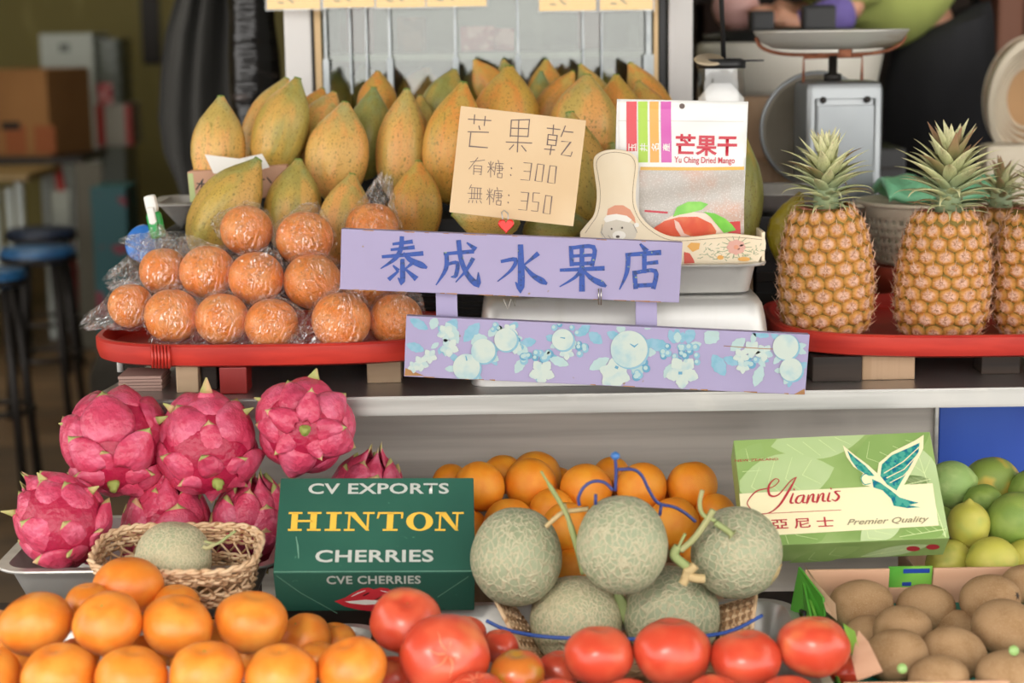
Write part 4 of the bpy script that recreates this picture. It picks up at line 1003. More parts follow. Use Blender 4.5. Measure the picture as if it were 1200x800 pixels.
cpts = crom([(at(570, 727, 2.15)), at(595, 738, 2.14), at(640, 746, 2.12), at(700, 748, 2.11), at(780, 748, 2.11), at(850, 741, 2.12), at(893, 721, 2.15)], 6)
bpy.context.view_layer.update(); o = obj('blue_cord', tube('c', [mb.matrix_world.inverted() @ p for p in cpts], .0026), m_cord, mb); o['label'] = 'blue cord tied across the front'
e = empty('blue_wire_hook', at(721, 590, 2.13)); tag(e, 'curly dark blue plastic coated wire with a ball end above the middle melon', 'wire'); m_wire = M('blue_plastic_wire', '#2c3a78', .35)
for pp in ([(721, 538), (722, 552), (721, 575)], [(718, 574), (708, 565), (695, 564), (684, 571), (678, 583), (679, 592)], [(698, 579), (698, 591)], [(724, 550), (742, 550), (752, 557), (760, 573), (768, 586), (776, 591), (790, 594), (803, 601), (815, 611)], [(775, 591), (773, 604)]):
    Pq = [at(a, b, 2.135 + (.0 if a < 730 else (a-730)*.0004))-e.location for a, b in pp]
    obj('wire_curl', tube('w', crom(Pq, 5) if len(Pq) > 2 else Pq, .0021), m_wire, e)
obj('ball_end', lathe('b', [(0, -.006), (.005, -.003), (.006, 0), (.005, .003), (0, .006)], 16), M('blue_ball', '#3b6fae', .3), e, at(721, 534, 2.135)-e.location)

# ---- oranges behind melons ------------------------------------------------------
org = [(562, 570, 30, 2.47, 'orange right behind the cherry box corner, front of the top row', ), (622, 567, 31, 2.47, 'large orange in the top row, second from the cherry box'), (628, 558, 30, 2.56, 'orange behind the second one, showing only its upper rim'),
 (687, 573, 31, 2.47, 'orange in the top row behind the left blue wire curl'), (752, 571, 30, 2.47, 'orange in the top row behind the right blue wire bend'), (811, 569, 30, 2.47, 'deep orange fruit at the right of the top row by the green box'),
 (597, 615, 31, 2.42, 'orange in the second row above the left melon'), (647, 600, 28, 2.47, 'orange in the second row left of the stem'), (664, 618, 30, 2.40, 'orange in the second row behind the leaning melon stem'), (789, 613, 31, 2.41, 'orange in the second row right of the middle melon'),
 (528, 565, 22, 2.53, 'orange peeping over the top edge of the cherry box'), (589, 556, 24, 2.56, 'yellowish orange in the back between the first two'), (717, 558, 23, 2.56, 'yellowish orange in the back beside the blue ball end'), (838, 603, 25, 2.45, 'orange next to the lower left corner of the green box'),
 (548, 622, 26, 2.44, 'orange in shade between the cherry box and the left melon'), (668, 668, 26, 2.36, 'orange low in the gap between left and middle melons'), (640, 665, 22, 2.40, 'shaded orange low behind the left melon'), (776, 585, 24, 2.54, 'orange in shade behind the wire bend'), (822, 655, 26, 2.38, 'orange low between middle and right melons'), (655, 565, 18, 2.6, 'sliver of orange in the back row left of the wire curl'), (735, 625, 28, 2.44, 'orange hidden behind the top of the middle melon')]
its = cluster([dict(px=t[0], py=t[1], r=t[2], Y=t[3], lab=t[4]) for t in org], slack=.9)
for i, t in enumerate(its):
    t['Y'] = min(t['Y'], 2.62)
    put_fruit('orange', 'orange', i % 3, m_orange, t['px'], t['py'], t['r'], t['Y'], t['lab'], 'orange', 'loose oranges behind the melons', (random.uniform(-1, 1), random.uniform(-1, .5), random.uniform(-.3, 1)), (1, 1, 1), 'star', .90)
x0, x1 = at(520, 672, 2.4).x, at(850, 672, 2.4).x
def open_box(name, x0, x1, y0, y1, z0, h, t, mat, label, rot=0):
    e = empty(name, ((x0+x1)/2, (y0+y1)/2, z0), (rot, 0, 0)); tag(e, label, 'box'); w, d = x1-x0, y1-y0
    obj('side_panel', boxbm(w, t, h, .001, 0, -d/2, h/2), mat, e); obj('side_panel', boxbm(w, t, h, .001, 0, d/2, h/2), mat, e)
    obj('end_panel', boxbm(t, d-t, h, .001, -w/2+t/2, 0, h/2), mat, e); obj('end_panel', boxbm(t, d-t, h, .001, w/2-t/2, 0, h/2), mat, e)
    obj('bottom', boxbm(w-2*t, d-2*t, t, 0, 0, 0, t/2), mat, e); return e
zb = at(645, 673, 2.37).z
open_box('orange_box', x0, x1, 2.415, 2.655, TZ+.001, zb-TZ, .004, m_card, 'open cardboard box holding the loose oranges behind the melons')

# ---- cherry box -----------------------------------------------------------------
m_gbox = M('dark_green_carton', '#27594a', .5, layers=[(4, 3, .45, .7, '#2f6452'), (70, 2, .74, .78, '#4d8068')])
m_silver = M('silver_print', '#cfd3cb', .45, .2); m_gold = M('gold_print', '#eec04a', .5); m_crease = M('worn_crease', '#6f9c86', .6)
m_wprint = M('white_print', '#f2efe8', .6); m_redprint = M('red_print', '#cf2f3a', .5)
def cherry_box():
    NL, NR, FL = at(320, 671, 2.20), at(557, 670, 2.21), at(331, 560, 2.33)
    e, top, fr, (w, d, t) = slab(NL, NR, FL, .082, 'cherry_box', m_gbox, .0015); tag(e, 'dark green cherry carton with gold and silver lettering tilted toward the viewer', 'box', None)
    top.text('white_lettering', 'CV EXPORTS', 361, 579, 526, 566, m_silver, bold=.022, spacing=1.05)
    top.text('white_lettering', 'CHERRIES', 369, 659, 508, 644, m_silver, bold=.022, spacing=1.05)
    fr.text('white_lettering', 'CVE CHERRIES', 383, 684, 493, 674, m_silver, bold=.02, spacing=1.05)
    # gold slab serif word, letters drawn as bars
    X = lambda x: 300+x/4; YY = lambda y: 540+y/4
    polys = []; marks = []
    def rect(x0, y0, x1, y1, sl=4): polys.append([(X(x0), YY(y0)), (X(x1), YY(y0)), (X(x1-sl*(y1-y0)/60), YY(y1)), (X(x0-sl*(y1-y0)/60), YY(y1))])
    def serif(x0, x1, y): rect(x0, y-4, x1, y+5, 0)
    T, B_ = 244, 323
    def H(x0, x1):
        rect(x0+18, T, x0+48, B_); rect(x1-48, T, x1-18, B_); rect(x0+40, 277, x1-40, 287)
        for a in (x0, x1-66): serif(a+4, a+68, T); serif(a, a+64, B_)
    H(150, 305); marks.append(len(polys))
    rect(350, T, 380, B_); serif(330, 402, T); serif(322, 396, B_); marks.append(len(polys))
    def N(x0, x1):
        rect(x0+22, T, x0+32, B_); rect(x1-34, T, x1-24, B_)
        polys.append([(X(x0+20), YY(T)), (X(x0+56), YY(T)), (X(x1-24), YY(B_+4)), (X(x1-40), YY(B_+4))])
        serif(x0+4, x0+54, T); serif(x0, x0+50, B_); serif(x1-54, x1, T)
    N(412, 556); marks.append(len(polys)); N(838, 974); marks.append(len(polys))
    rect(616, T, 646, B_); serif(594, 664, B_); serif(572, 690, T); polys.append([(X(572), YY(T)), (X(584), YY(T)), (X(574), YY(T+26)), (X(566), YY(T+26))]); polys.append([(X(680), YY(T)), (X(692), YY(T)), (X(688), YY(T+26)), (X(680), YY(T+26))])
    marks.append(len(polys)); n = 28
    def ring(cx, cy, ax, ay, bx, by):
        for k in range(n):
            a0, a1 = 2*PI*k/n, 2*PI*(k+1)/n
            polys.append([(X(cx+ax*math.cos(a0)), YY(cy+ay*math.sin(a0))), (X(cx+ax*math.cos(a1)), YY(cy+ay*math.sin(a1))), (X(cx+bx*math.cos(a1)), YY(cy+by*math.sin(a1))), (X(cx+bx*math.cos(a0)), YY(cy+by*math.sin(a0)))])
    ring(767, 284, 63, 44, 30, 36)
    marks.append(len(polys)); b0 = 0
    for b1 in marks: top.decal('gold_letter', polys[b0:b1], m_gold, one=True, label='gold slab serif letter'); b0 = b1
    fr.strokes('crease_line', [[(324, 674), (352, 694), (395, 718)], [(549, 675), (513, 699)]], m_crease, .0012)
    top.strokes('crease_line', [[(321, 670), (556, 669)]], m_crease, .0012)
    top.strokes('scratch', [[(347, 629, .001), (349, 640, .002), (350, 654, .001)]], m_crease)
    out = [(392, 704), (404, 700), (414, 694), (424, 689), (432, 688), (438, 690), (446, 688), (455, 689), (464, 696), (474, 702), (466, 710), (455, 715), (440, 716), (420, 714), (404, 710)]
    fr.decal('printed_lips', [out], m_redprint, label='printed red lips')
    fr.decal('printed_teeth', [[(404, 704), (428, 702), (448, 703), (458, 703), (448, 707), (428, 708), (410, 706)]], m_wprint, .0007)
    fr.strokes('printed_mark', [[(426, 697, .002), (432, 694, .002)], [(440, 702, .0015), (448, 698, .003), (452, 702, .0015)]], m_black, lift=.0009)
    fr.strokes('printed_highlight', [[(412, 698, .001), (420, 694, .002), (428, 691, .001)], [(446, 691, .001), (454, 693, .002)]], m_wprint, lift=.0009)
cherry_box()
def yiannis_box():
    m_leafbox = M('leaf_print_carton', '#8ca860', .45, layers=[((5, 5, 5), 2, .35, .65, '#a0b876'), (9, 3, .5, .75, '#789650')])
    NL, NR, FL = at(874, 640, 2.265), at(1113, 630, 2.265), at(848, 516, 2.375)
    e, top, fr, (w, d, t) = slab(NL, NR, FL, .05, 'leaf_print_box', m_leafbox, .0015); tag(e, 'green leaf printed fruit carton with a teal bird, standing behind the kiwi box', 'box')
    c8 = lambda x, y: (820+x/2.222, 440+y/2.222)
    lt = M('pale_leaf_print', '#abc188', .5, layers=[(8, 2, .4, .7, '#bccd9c')]); dk = M('mid_leaf_print', '#7f9f56', .5, layers=[(8, 2, .4, .7, '#90ac66')]); vein = M('leaf_vein_print', '#d5e3a8', .5)
    def leaf(a, b, wd, mt, lf, fr_=None, nv=5):
        fr_ = fr_ or top
        A, B = Vector(fr_.uv(*c8(*a))), Vector(fr_.uv(*c8(*b))); t = B-A; nn = Vector((-t.y, t.x)).normalized()*t.length*wd; pts = []
        for k in range(13): s = k/12; pts.append(A+t*s+nn*math.sin(PI*s)**.8*.5)
        for k in range(11, 0, -1): s = k/12; pts.append(A+t*s-nn*math.sin(PI*s)**.8*.5)
        uvw = (w if fr_ is top else w, d if fr_ is top else t)
        mx = d if fr_ is top else 0
        lo = 0.0005 if fr_ is top else -.0545
        pts = [(min(max(p.x, .0005), w-.0005), min(max(p.y, lo), (d if fr_ is top else 0)-.0005)) for p in pts]
        fr_.decal('printed_leaf', [pts], mt, lf, True)
        L = [[(A.x, A.y, .0012), (B.x, B.y, .0006)]]
        for k in range(1, nv):
            s = k/nv*.85; o = A+t*s
            for sg in (-1, 1): q = o+t*.14+nn*sg*math.sin(PI*min(1, s+.12))*.42; L.append([(o.x, o.y, .0006), (q.x, q.y, .0003)])
        L = [l for l in L if all(.001 < p[0] < w-.001 and lo < p[1] < (d if fr_ is top else 0)-.001 for p in l)]
        if L: fr_.strokes('printed_vein', L, vein, px=False, lift=lf+.0002)
    leaf((60, 330), (160, 175), .5, dk, .0003); leaf((185, 185), (430, 150), .45, lt, .0004); leaf((400, 230), (600, 140), .5, dk, .0003)
    leaf((90, 300), (350, 240), .55, lt, .0005); leaf((600, 270), (470, 300), .4, dk, .0004); leaf((640, 420), (560, 180), .4, lt, .0004)
    leaf((210, 460), (330, 330), .6, dk, .0003); leaf((420, 440), (530, 340), .5, lt, .0004); leaf((640, 400), (520, 420), .5, dk, .0005); leaf((110, 460), (60, 380), .4, dk, .0004)
    leaf((230, 490), (420, 445), .4, dk, .0003, fr, 3); leaf((420, 470), (600, 440), .3, lt, .0004, fr, 3)
    cream = M('cream_print', '#ebe2b8', .55); mar = M('maroon_print', '#b0303a', .5); teal = M('teal_foil', '#2f9c94', .3, .3, layers=[(160, 1, .4, .5, '#58b8a4'), (110, 2, .55, .6, '#1f7c98')]); grey = M('grey_print', '#8e8468', .6)
    top.decal('cream_banner', [[c8(103, 308), c8(606, 281), c8(622, 391), c8(112, 421)]], cream, .0009)
    bird_bg = [[c8(*p) for p in ((583, 155), (560, 170), (500, 200), (466, 228), (462, 255), (440, 235), (400, 205), (372, 182), (382, 212), (400, 238), (425, 255), (418, 268), (424, 285), (445, 290), (470, 300), (485, 318), (490, 345), (520, 352), (555, 350), (580, 332), (540, 318), (518, 300), (535, 280), (560, 235), (582, 190))]]
    top.decal('bird_outline', bird_bg, cream, .0011)
    tl = [((572, 176), (535, 193), (500, 208), (474, 232), (470, 262), (488, 285), (512, 300), (526, 275), (540, 250), (556, 222), (570, 198)), ((384, 196), (405, 215), (430, 235), (455, 262), (440, 262), (412, 246), (394, 222)), ((448, 270), (470, 280), (498, 300), (520, 318), (545, 326), (570, 332), (545, 338), (575, 344), (540, 346), (505, 340), (498, 322), (476, 300), (452, 292))]
    top.decal('teal_bird', [[c8(*p) for p in q] for q in tl], teal, .0013, label='shiny teal bird print')
    for q in ([(480, 255), (530, 225), (572, 186)], [(486, 268), (532, 245), (566, 208)], [(495, 280), (530, 262), (556, 234)]):
        top.strokes('feather_line', [[c8(*p) for p in q]], cream, .0012, lift=.0016)
    top.strokes('bird_head_curl', [[c8(*p) for p in ((450, 262), (432, 256), (420, 268), (428, 284), (444, 282))]], teal, .0013, lift=.0014, smoothk=5)
    S = [[(130, 345, 2), (124, 330, 2), (148, 302, 3), (188, 292, 2), (206, 276, 2), (196, 270, 2), (180, 288, 4), (182, 312, 5), (204, 312, 3), (236, 276, 2), (252, 266, 2)], [(250, 268, 2), (232, 300, 5), (206, 340, 4), (176, 360, 2), (142, 358, 2), (130, 345, 2)],
         [(243, 308, 3), (236, 330, 5), (244, 333, 2)], [(270, 312, 2), (256, 316, 4), (250, 330, 5), (262, 332, 2), (272, 312, 4), (268, 330, 4), (276, 332, 2)],
         [(283, 312, 3), (279, 333, 4), (288, 314, 2), (296, 311, 4), (294, 328, 5), (302, 330, 2)], [(309, 310, 3), (305, 331, 4), (314, 312, 2), (322, 309, 4), (320, 326, 5), (328, 328, 2)], [(338, 306, 3), (333, 326, 5), (341, 328, 2)], [(366, 302, 2), (352, 304, 4), (362, 316, 5), (354, 327, 4), (344, 324, 2)]]
    top.strokes('script_lettering', [[(*c8(x, y), wd*.00062) for x, y, wd in s] for s in S], mar, lift=.0015, smoothk=5, label='dark red script lettering')
    top.strokes('script_lettering', [[(*c8(245, 296), .0018), (*c8(246, 299), .0018)], [(*c8(341, 294), .0018), (*c8(342, 297), .0018)], [(*c8(132, 362), .0008), (*c8(368, 351), .0008)]], mar, lift=.0015)
    top.text('red_lettering', '亞尼士', *c8(188, 402), *c8(346, 368), mar, bold=.012, spacing=1.5, lift=.0015)
    top.text('grey_script', 'Premier Quality', *c8(384, 395), *c8(596, 366), grey, shear=.45, lift=.0015, bold=.012)
    top.text('small_red_lettering', 'NEW ZEALAND', *c8(92, 226), *c8(204, 215), mar, lift=.0015)
    fr.decal('printed_cherries', [[(1070+8*math.cos(a*PI/8), 642+3*math.sin(a*PI/8)) for a in range(16)], [(1093+8*math.cos(a*PI/8), 640+3*math.sin(a*PI/8)) for a in range(16)]], mar, .0009)
yiannis_box()

# ---- lemons and limes ------------------------------------------------------------
def citrus_mesh(name, nip, k):
    prof = []
    for i in range(25):
        a = -PI/2+PI*i/24; r = math.cos(a); z = math.sin(a)*1.12
        z += nip*math.exp(-(r/.16)**2)*(1 if a > 0 else -.7); prof.append((r, z))
    me = lathe(name, prof, 36)
    for v in me.vertices: v.co *= 1+.03*mnoise.noise(Vector(v.co)*1.5+Vector((k, 0, 0)))
    return me
ME['lime', 0] = citrus_mesh('lime', .10, 1); ME['lime', 1] = citrus_mesh('lemon', .2, 2)
m_lime = M('lime_peel', '#76913c', .4, layers=[(1.2, 2, .4, .7, '#8a9f4a'), (1.0, 2, .6, .8, '#a3aa54')], bump=[(40, .25, .02)]); m_lemon = M('yellow_green_lemon_peel', '#b9b44c', .4, layers=[(1.1, 2, .4, .7, '#c4bb5a'), (.9, 2, .55, .8, '#a4ac4c')], bump=[(40, .25, .02)]); m_lime2 = M('lime_peel_with_yellow_patch', '#7f9440', .4, layers=[(.8, 2, .46, .60, '#c9ae4a')], bump=[(40, .25, .02)]); m_paleg = M('pale_green_lime_peel', '#8fae62', .45, layers=[(2, 2, .4, .7, '#a5bd74')], bump=[(40, .25, .02)])
lim = [(1113, 568, 28, 2.45, 'pale green lime partly behind the leaf printed carton', (1, 0, .2), m_paleg, 0), (1162, 565, 30, 2.47, 'large green lime with a yellow patch against the blue board', (1, .1, .05), m_lime2, 0), (1135, 615, 25, 2.38, 'yellow green lemon with a pointed nipple on top', (0, 0, 1), m_lemon, 1),
       (1152, 587, 20, 2.44, 'small dark lime wedged behind the pointed lemon', (1, 0, 0), m_lime, 0), (1187, 610, 31, 2.38, 'big green lime cut by the right edge', (.5, 0, 1), m_lime, 0), (1112, 656, 24, 2.36, 'yellow lemon below the carton corner behind the kiwi box', (1, 0, .2), m_lemon, 0), (1163, 656, 27, 2.34, 'broad yellow lemon lying behind the kiwi box', (1, 0, .1), m_lemon, 0), (1203, 655, 24, 2.36, 'yellow lemon at the right edge above the kiwi box', (1, 0, .2), m_lemon, 0), (1212, 575, 26, 2.47, 'green lime beyond the patchy one at the right edge', (1, 0, 0), m_lime, 0), (1100, 612, 20, 2.43, 'green lime hidden behind the leaf printed carton edge', (1, 0, 0), m_lime, 0)]
its = cluster([dict(px=t[0], py=t[1], r=t[2], Y=t[3], lab=t[4], up=t[5], mat=t[6], k=t[7]) for t in lim], slack=.95)
for t in its: put_fruit('lime', 'lemon' if 'lemon' in t['lab'] else 'lime', t['k'], t['mat'], t['px'], t['py'], t['r'], min(t['Y'], 2.55), t['lab'], 'lemon' if 'lemon' in t['lab'] else 'lime', 'lemons and limes at the right', t['up'])
o = open_box('citrus_box', at(1085, 600, 2.4).x, at(1260, 600, 2.4).x, 2.325, 2.565, TZ+.001, .06, .004, m_card, 'open cardboard box holding the lemons and limes')
# ---- kiwis in their box ------------------------------------------------------------
def kiwi_box():
    zf = at(1100, 788, 2.0).z; zb = at(1100, 660, 2.29).z; x0, x1 = at(962, 700, 2.15).x, at(1290, 700, 2.15).x
    th = .004; h = .075; yb, yf = 2.27, 1.99
    tilt = math.atan2(zb-zf, yb-yf)
    R = Matrix.Rotation(tilt, 4, 'X'); org_ = Vector(((x0+x1)/2, yf, zf)) - R.to_3x3() @ Vector((0, 0, h))
    e = empty('kiwi_box', mat=Matrix.Translation(org_) @ R); bpy.context.view_layer.update(); tag(e, 'open cardboard tray of kiwis with green printed outside at the lower right', 'box')
    d = math.hypot(yb-yf, zb-zf); w = x1-x0
    m_in = M('pale_box_inside', '#cda284', .8, layers=[((2, 40, 40), 2, .4, .7, '#c4987a')]); m_out = M('green_box_print', '#4f9a34', .5, layers=[(9, 2, .5, .6, '#79b848')])
    obj('front_wall', boxbm(w, th, h*.9, .001, 0, 0, h*.45), m_in, e); 
    # back wall with the hand hole
    hx = at(1064, 670, 2.29).x-org_.x; hw = .058
    for a, b in ((-w/2, hx-hw/2), (hx+hw/2, w/2)): obj('back_wall', boxbm(b-a, th, h, .001, (a+b)/2, d, h/2), m_in, e)
    obj('back_wall', boxbm(hw, th, h-.028, .001, hx, d, (h-.028)/2), m_in, e)
    lab = obj('handle_flap', boxbm(hw, .002, .03, 0, hx, d+.006, h-.015), m_out, e)
    blueb = M('blue_print', '#1c3f96', .5)
    obj('flap_print', boxbm(hw*.6, .001, .006, 0, hx+.008, d+.0045, h-.006), blueb, e); obj('flap_print', boxbm(.012, .001, .005, 0, hx-.004, d+.0045, h-.025), blueb, e)
    obj('left_wall', boxbm(th, d, h*.72, .001, -w/2, d/2, h*.36), m_out, e); obj('right_wall', boxbm(th, d, h, .001, w/2, d/2, h/2), m_in, e); obj('bottom', boxbm(w, d, th, .001, 0, d/2, 0), m_in, e)
    # raised torn corner flap, triangular, green outside
    bm = bmesh.new(); P = [(-w/2-.004, d*1.0, h), (-w/2-.004, d*.55, h*.55), (-w/2-.004, d*.62, .0), (-w/2-.004, d*1.0, .0)]
    vs = [bm.verts.new(p) for p in P]; f = bm.faces.new(vs); r = bmesh.ops.extrude_face_region(bm, geom=[f])
    for v in r['geom']:
        if isinstance(v, bmesh.types.BMVert): v.co.x -= .003
    bmesh.ops.recalc_face_normals(bm, faces=bm.faces); obj('corner_flap', bm, m_out, e)
    obj('flap_stroke', tube('s', [(-w/2-.009, d*.9, .03), (-w/2-.009, d*.78, .045), (-w/2-.009, d*.8, .02)], .003), m_black, e)
    # folded corner flap standing toward the camera
    bm = bmesh.new(); q = lambda px, py, Y: Vector(e.matrix_world.inverted() @ at(px, py, Y))
    def tri(name, pts, mt, t=.003):
        bm = bmesh.new(); vs = [bm.verts.new(q(*p)) for p in pts]; f = bm.faces.new(vs); bm.normal_update(); n = f.normal.copy(); r = bmesh.ops.extrude_face_region(bm, geom=[f])
        for v in r['geom']:
            if isinstance(v, bmesh.types.BMVert): v.co += n*t
        bmesh.ops.recalc_face_normals(bm, faces=bm.faces); return obj(name, bm, mt, e)
    tri('folded_corner', [(938, 664, 2.262), (928, 716, 2.262), (968, 722, 2.2), (966, 700, 2.2)], m_out)
    tri('folded_corner', [(942, 660, 2.256), (948, 672, 2.252), (978, 706, 2.19), (980, 726, 2.17), (968, 716, 2.18), (960, 686, 2.235)], m_card)
    tri('torn_flap', [(1006, 738, 2.06), (1018, 752, 2.04), (1034, 785, 2.0), (1004, 796, 2.0), (998, 770, 2.03)], m_in)
    tri('torn_flap', [(988, 730, 2.08), (1000, 738, 2.06), (1012, 776, 2.02), (1002, 782, 2.02)], M('lime_green_print', '#8fc04c', .5))
    obj('teal_liner', boxbm(w-.01, d-.01, .001, 0, 0, d/2, h*.35), M('teal_liner_sheet', '#1f7a6a', .4), e)
    obj('front_sticker', boxbm(.065, .001, .006, 0, -.02+at(1090, 790, 2).x-org_.x, -.0025, h*.9-.004), M('lime_print', '#c8d88a', .5), e)
    return e
kiwi_box()
m_kiwi = M('kiwi_skin', '#a0805c', .85, layers=[(1.3, 3, .4, .7, '#90704c'), (30, 3, .5, .7, '#ae9070')], bump=[(60, .25, .02)], spec=.25)
ME['kiwi', 0] = fruit_mesh('kiwi', .03, 2, n=18, dimple=.03, flat=1.25, seg=30)
kiw = [(1009, 710, 30, 2.2, 'kiwi at the back left of its box beside the folded corner', .1), (1085, 712, 27, 2.22, 'kiwi at the back middle under the hand hole', .0), (1160, 703, 29, 2.2, 'kiwi with a visible brown stem end, back right', .5), (1200, 684, 22, 2.24, 'kiwi in the topmost corner at the right edge', .3), (1178, 735, 32, 2.12, 'large kiwi at the right in front of the stem end one', .15), (1058, 737, 27, 2.17, 'kiwi in the second row behind the watermark free middle left', .1), (1050, 768, 30, 2.08, 'kiwi in the third row at the left near the torn flap', .2), (1122, 735, 20, 2.2, 'small kiwi in shade in the middle gap', 0), (1118, 765, 30, 2.09, 'kiwi in the third row in the middle', -.2), (1100, 796, 28, 2.02, 'kiwi touching the front wall in the middle', .1), (1182, 792, 30, 2.02, 'kiwi touching the front wall at the right', 0), (1208, 752, 24, 2.14, 'kiwi cut by the right edge in the third row', 0), (1020, 745, 24, 2.18, 'kiwi half hidden behind the torn corner flap', 0)]
kiw = [(a, b, c, d, l.replace('behind the watermark free middle left', 'left of the small shaded one'), t) for a, b, c, d, l, t in kiw]
its = cluster([dict(px=t[0], py=t[1], r=t[2], Y=t[3], lab=t[4], t=t[5]) for t in kiw], slack=.9)
for t in its:
    o = put_fruit('kiwi', 'kiwi', 0, m_kiwi, t['px'], t['py'], t['r']*1.04, t['Y'], t['lab'], 'kiwi', 'kiwis in the tray', (1, -.2 if 'stem end' not in t['lab'] else -.9, t['t']))
    if 'stem end' in t['lab'] and 'visible' in t['lab']: obj('stem_end', star_mesh('st', 6, .06, .2, .06), m_wood_dark, o, (0, 0, 1.2))
for px, py, lb in ((1188, 762, 'small green and white sticker on the big right kiwi'), (1057, 783, 'green sticker on the kiwi near the torn flap')):
    P = at(px, py, 2.0); o = obj('fruit_sticker', lathe('st', [(0, 0), (.006, 0), (.006, .001), (0, .0012)], 24), M('sticker_green', '#8fb068', .4), None, P, (PI/2-.4, 0, 0)); tag(o, lb, 'sticker')
# ---------------------------------------------------------------- dragon fruits
m_dfb = M('dragon_fruit_skin', '#ab2042', .38, layers=[(1.4, 3, .4, .7, '#a81640')], bump=[(6, .2, .03)])
m_dfs = M('dragon_fruit_scale', '#c8405f', .38, layers=[(2.2, 3, .4, .7, '#d4627f'), (1.5, 3, .5, .8, '#b02a4c')], tilt_ramp=None, bump=[(4, .22, .06)])
m_dfg = M('dragon_scale_green_tip', '#a5a862', .6, layers=[(3, 2, .4, .7, '#cfa27c')])
def bract(name, ph, dphi, halfw, lift, tipcurl):
    """scale hugging a unit ovoid: phi is the latitude where it starts, dphi its length toward +Z"""
    nu, nv = 9, 8; vs = []; fs = []
    def S(phi, th, r): 
        return (r*math.cos(phi)*math.cos(th), r*math.cos(phi)*math.sin(th), r*math.sin(phi)*1.08)
    for side in (0, 1):
        for i in range(nu+1):
            u = i/nu; wv = halfw*(math.sin(PI*min(1, u*.62+.12))**.6)*(1-u**3.2)**.75+.004
            for j in range(nv+1):
                v = 2*j/nv-1
                phi = ph+dphi*u - .06*(v*v)*(1-u)
                r = 1+lift*(.25+.75*math.sin(PI*min(1, u*.8)))*(1-v*v*.85)+tipcurl*max(0, u-.55)**2*4.5 - .05*(1-u)**4 - (.045 if side else 0) - .03*v*v
                cosp = max(.35, math.cos(min(phi, 1.25)))
                p = S(min(phi, 1.5), wv*v/cosp, r); vs.append(p)
    n1 = (nu+1)*(nv+1)
    for i in range(nu):
        for j in range(nv):
            a = i*(nv+1)+j; fs.append((a, a+1, a+nv+2, a+nv+1)); a += n1; fs.append((a+nv+1, a+nv+2, a+1, a))
    rim = [j for j in range(nv+1)]+[(i)*(nv+1)+nv for i in range(1, nu+1)]+[nu*(nv+1)+j for j in range(nv-1, -1, -1)]+[i*(nv+1) for i in range(nu-1, 0, -1)]
    for k in range(len(rim)): a, b = rim[k], rim[(k+1) % len(rim)]; fs.append((b, a, a+n1, b+n1))
    me = mesh(name, vs, fs); me.materials.append(m_dfs); me.materials.append(m_dfg)
    for p in me.polygons:
        i = min(p.vertices) % n1 // (nv+1)
        if i >= nu-1: p.material_index = 1
    return me
RINGS = [(-1.36, .55, .30, .12, .20, 5), (-1.08, .80, .48, .11, .13, 5), (-.62, 1.0, .68, .10, .10, 5), (-.10, .98, .68, .10, .12, 4), (.32, .88, .54, .12, .18, 4), (.74, .80, .36, .11, .4, 4)]
BM = [bract('scale', *r[:5]) for r in RINGS]
dfbody = fruit_mesh('df', .03, 1, n=20, flat=1.08)
ME['stub'] = lathe('stub', [(.13, -.06), (.12, .04), (.075, .07), (.07, .15), (.04, .17), (0, .165)], 12, lambda a, t: 1+.12*math.cos(3*a))
def dragon(px, py, wpx, Y, up, label, spin=0., big=None, seed=1, horns=()):
    rnd = random.Random(seed); P = at(px, py, Y); R = wpx/2*dep(P)/F/1.08
    o = obj('dragon_fruit', dfbody, None if dfbody.materials else m_dfb, None, P, qrot(up, spin), R); tag(o, label, 'dragon fruit', 'dragon fruits')
    for i, (ring, bm_) in enumerate(zip(RINGS, BM)):
        n = ring[5]
        for k in range(n):
            a = 2*PI*(k+(i % 2)*.5+rnd.uniform(-.16, .16))/n
            s = rnd.uniform(.94, 1.08); b = obj('scale', bm_, None, o, (0, 0, rnd.uniform(-.03, .03)), (rnd.uniform(-.05, .05), rnd.uniform(-.05, .05), a), (s, s, s))
    st = obj('stem_stub', ME['stub'], None if ME['stub'].materials else m_green_stem, o, (0, 0, -1.12), (PI, 0, 0), 1.0); st['label'] = 'pale green cut stem'
    bpy.context.view_layer.update(); Ri = o.matrix_world.to_3x3().normalized().inverted()
    for (hx, hy, hz, ln, w_) in horns:
        d = (Ri @ Vector((hx, hy, hz))).normalized(); bend = (Ri @ Vector((hx*.9, 0, .1 if hx else 0)))*.25; pts = [d*(.88+ln*q/6)+bend*(q/6)**2 for q in range(7)]
        obj('horn_scale', tube('h', pts, [w_*q for q in (1.2, 1.0, .78, .55, .36, .2, .05)], False, 10, .42, up=tuple(d.cross(Ri @ Vector((0, 1, 0))).normalized())), [m_dfs], o)
        obj('horn_tip', tube('h', pts[3:], [w_*q for q in (.56, .39, .23, .07)], False, 10, .46, up=tuple(d.cross(Ri @ Vector((0, 1, 0))).normalized())), [m_dfg], o)
    # long leafy tails at the blossom end
    if big:
        for k, (az, ln, cl) in enumerate(big):
            pts = []; 
            for j in range(8):
                t = j/7; rr = .30+.25*math.sin(t*1.7)*cl; pts.append((rr*math.cos(az), rr*math.sin(az), .88+ln*t))
            obj('tail_scale', tube('tl', pts, [.20, .2, .17, .14, .11, .08, .05, .015], False, 8, .3, up=(math.cos(az), math.sin(az), 0.001)), [m_dfs], o)
            obj('tail_tip', tube('tl', [Vector(p)+Vector((0, 0, .0)) for p in pts[4:]], [.115, .085, .055, .02], False, 8, .32, up=(math.cos(az), math.sin(az), 0.001)), [m_dfg], o)
    return o
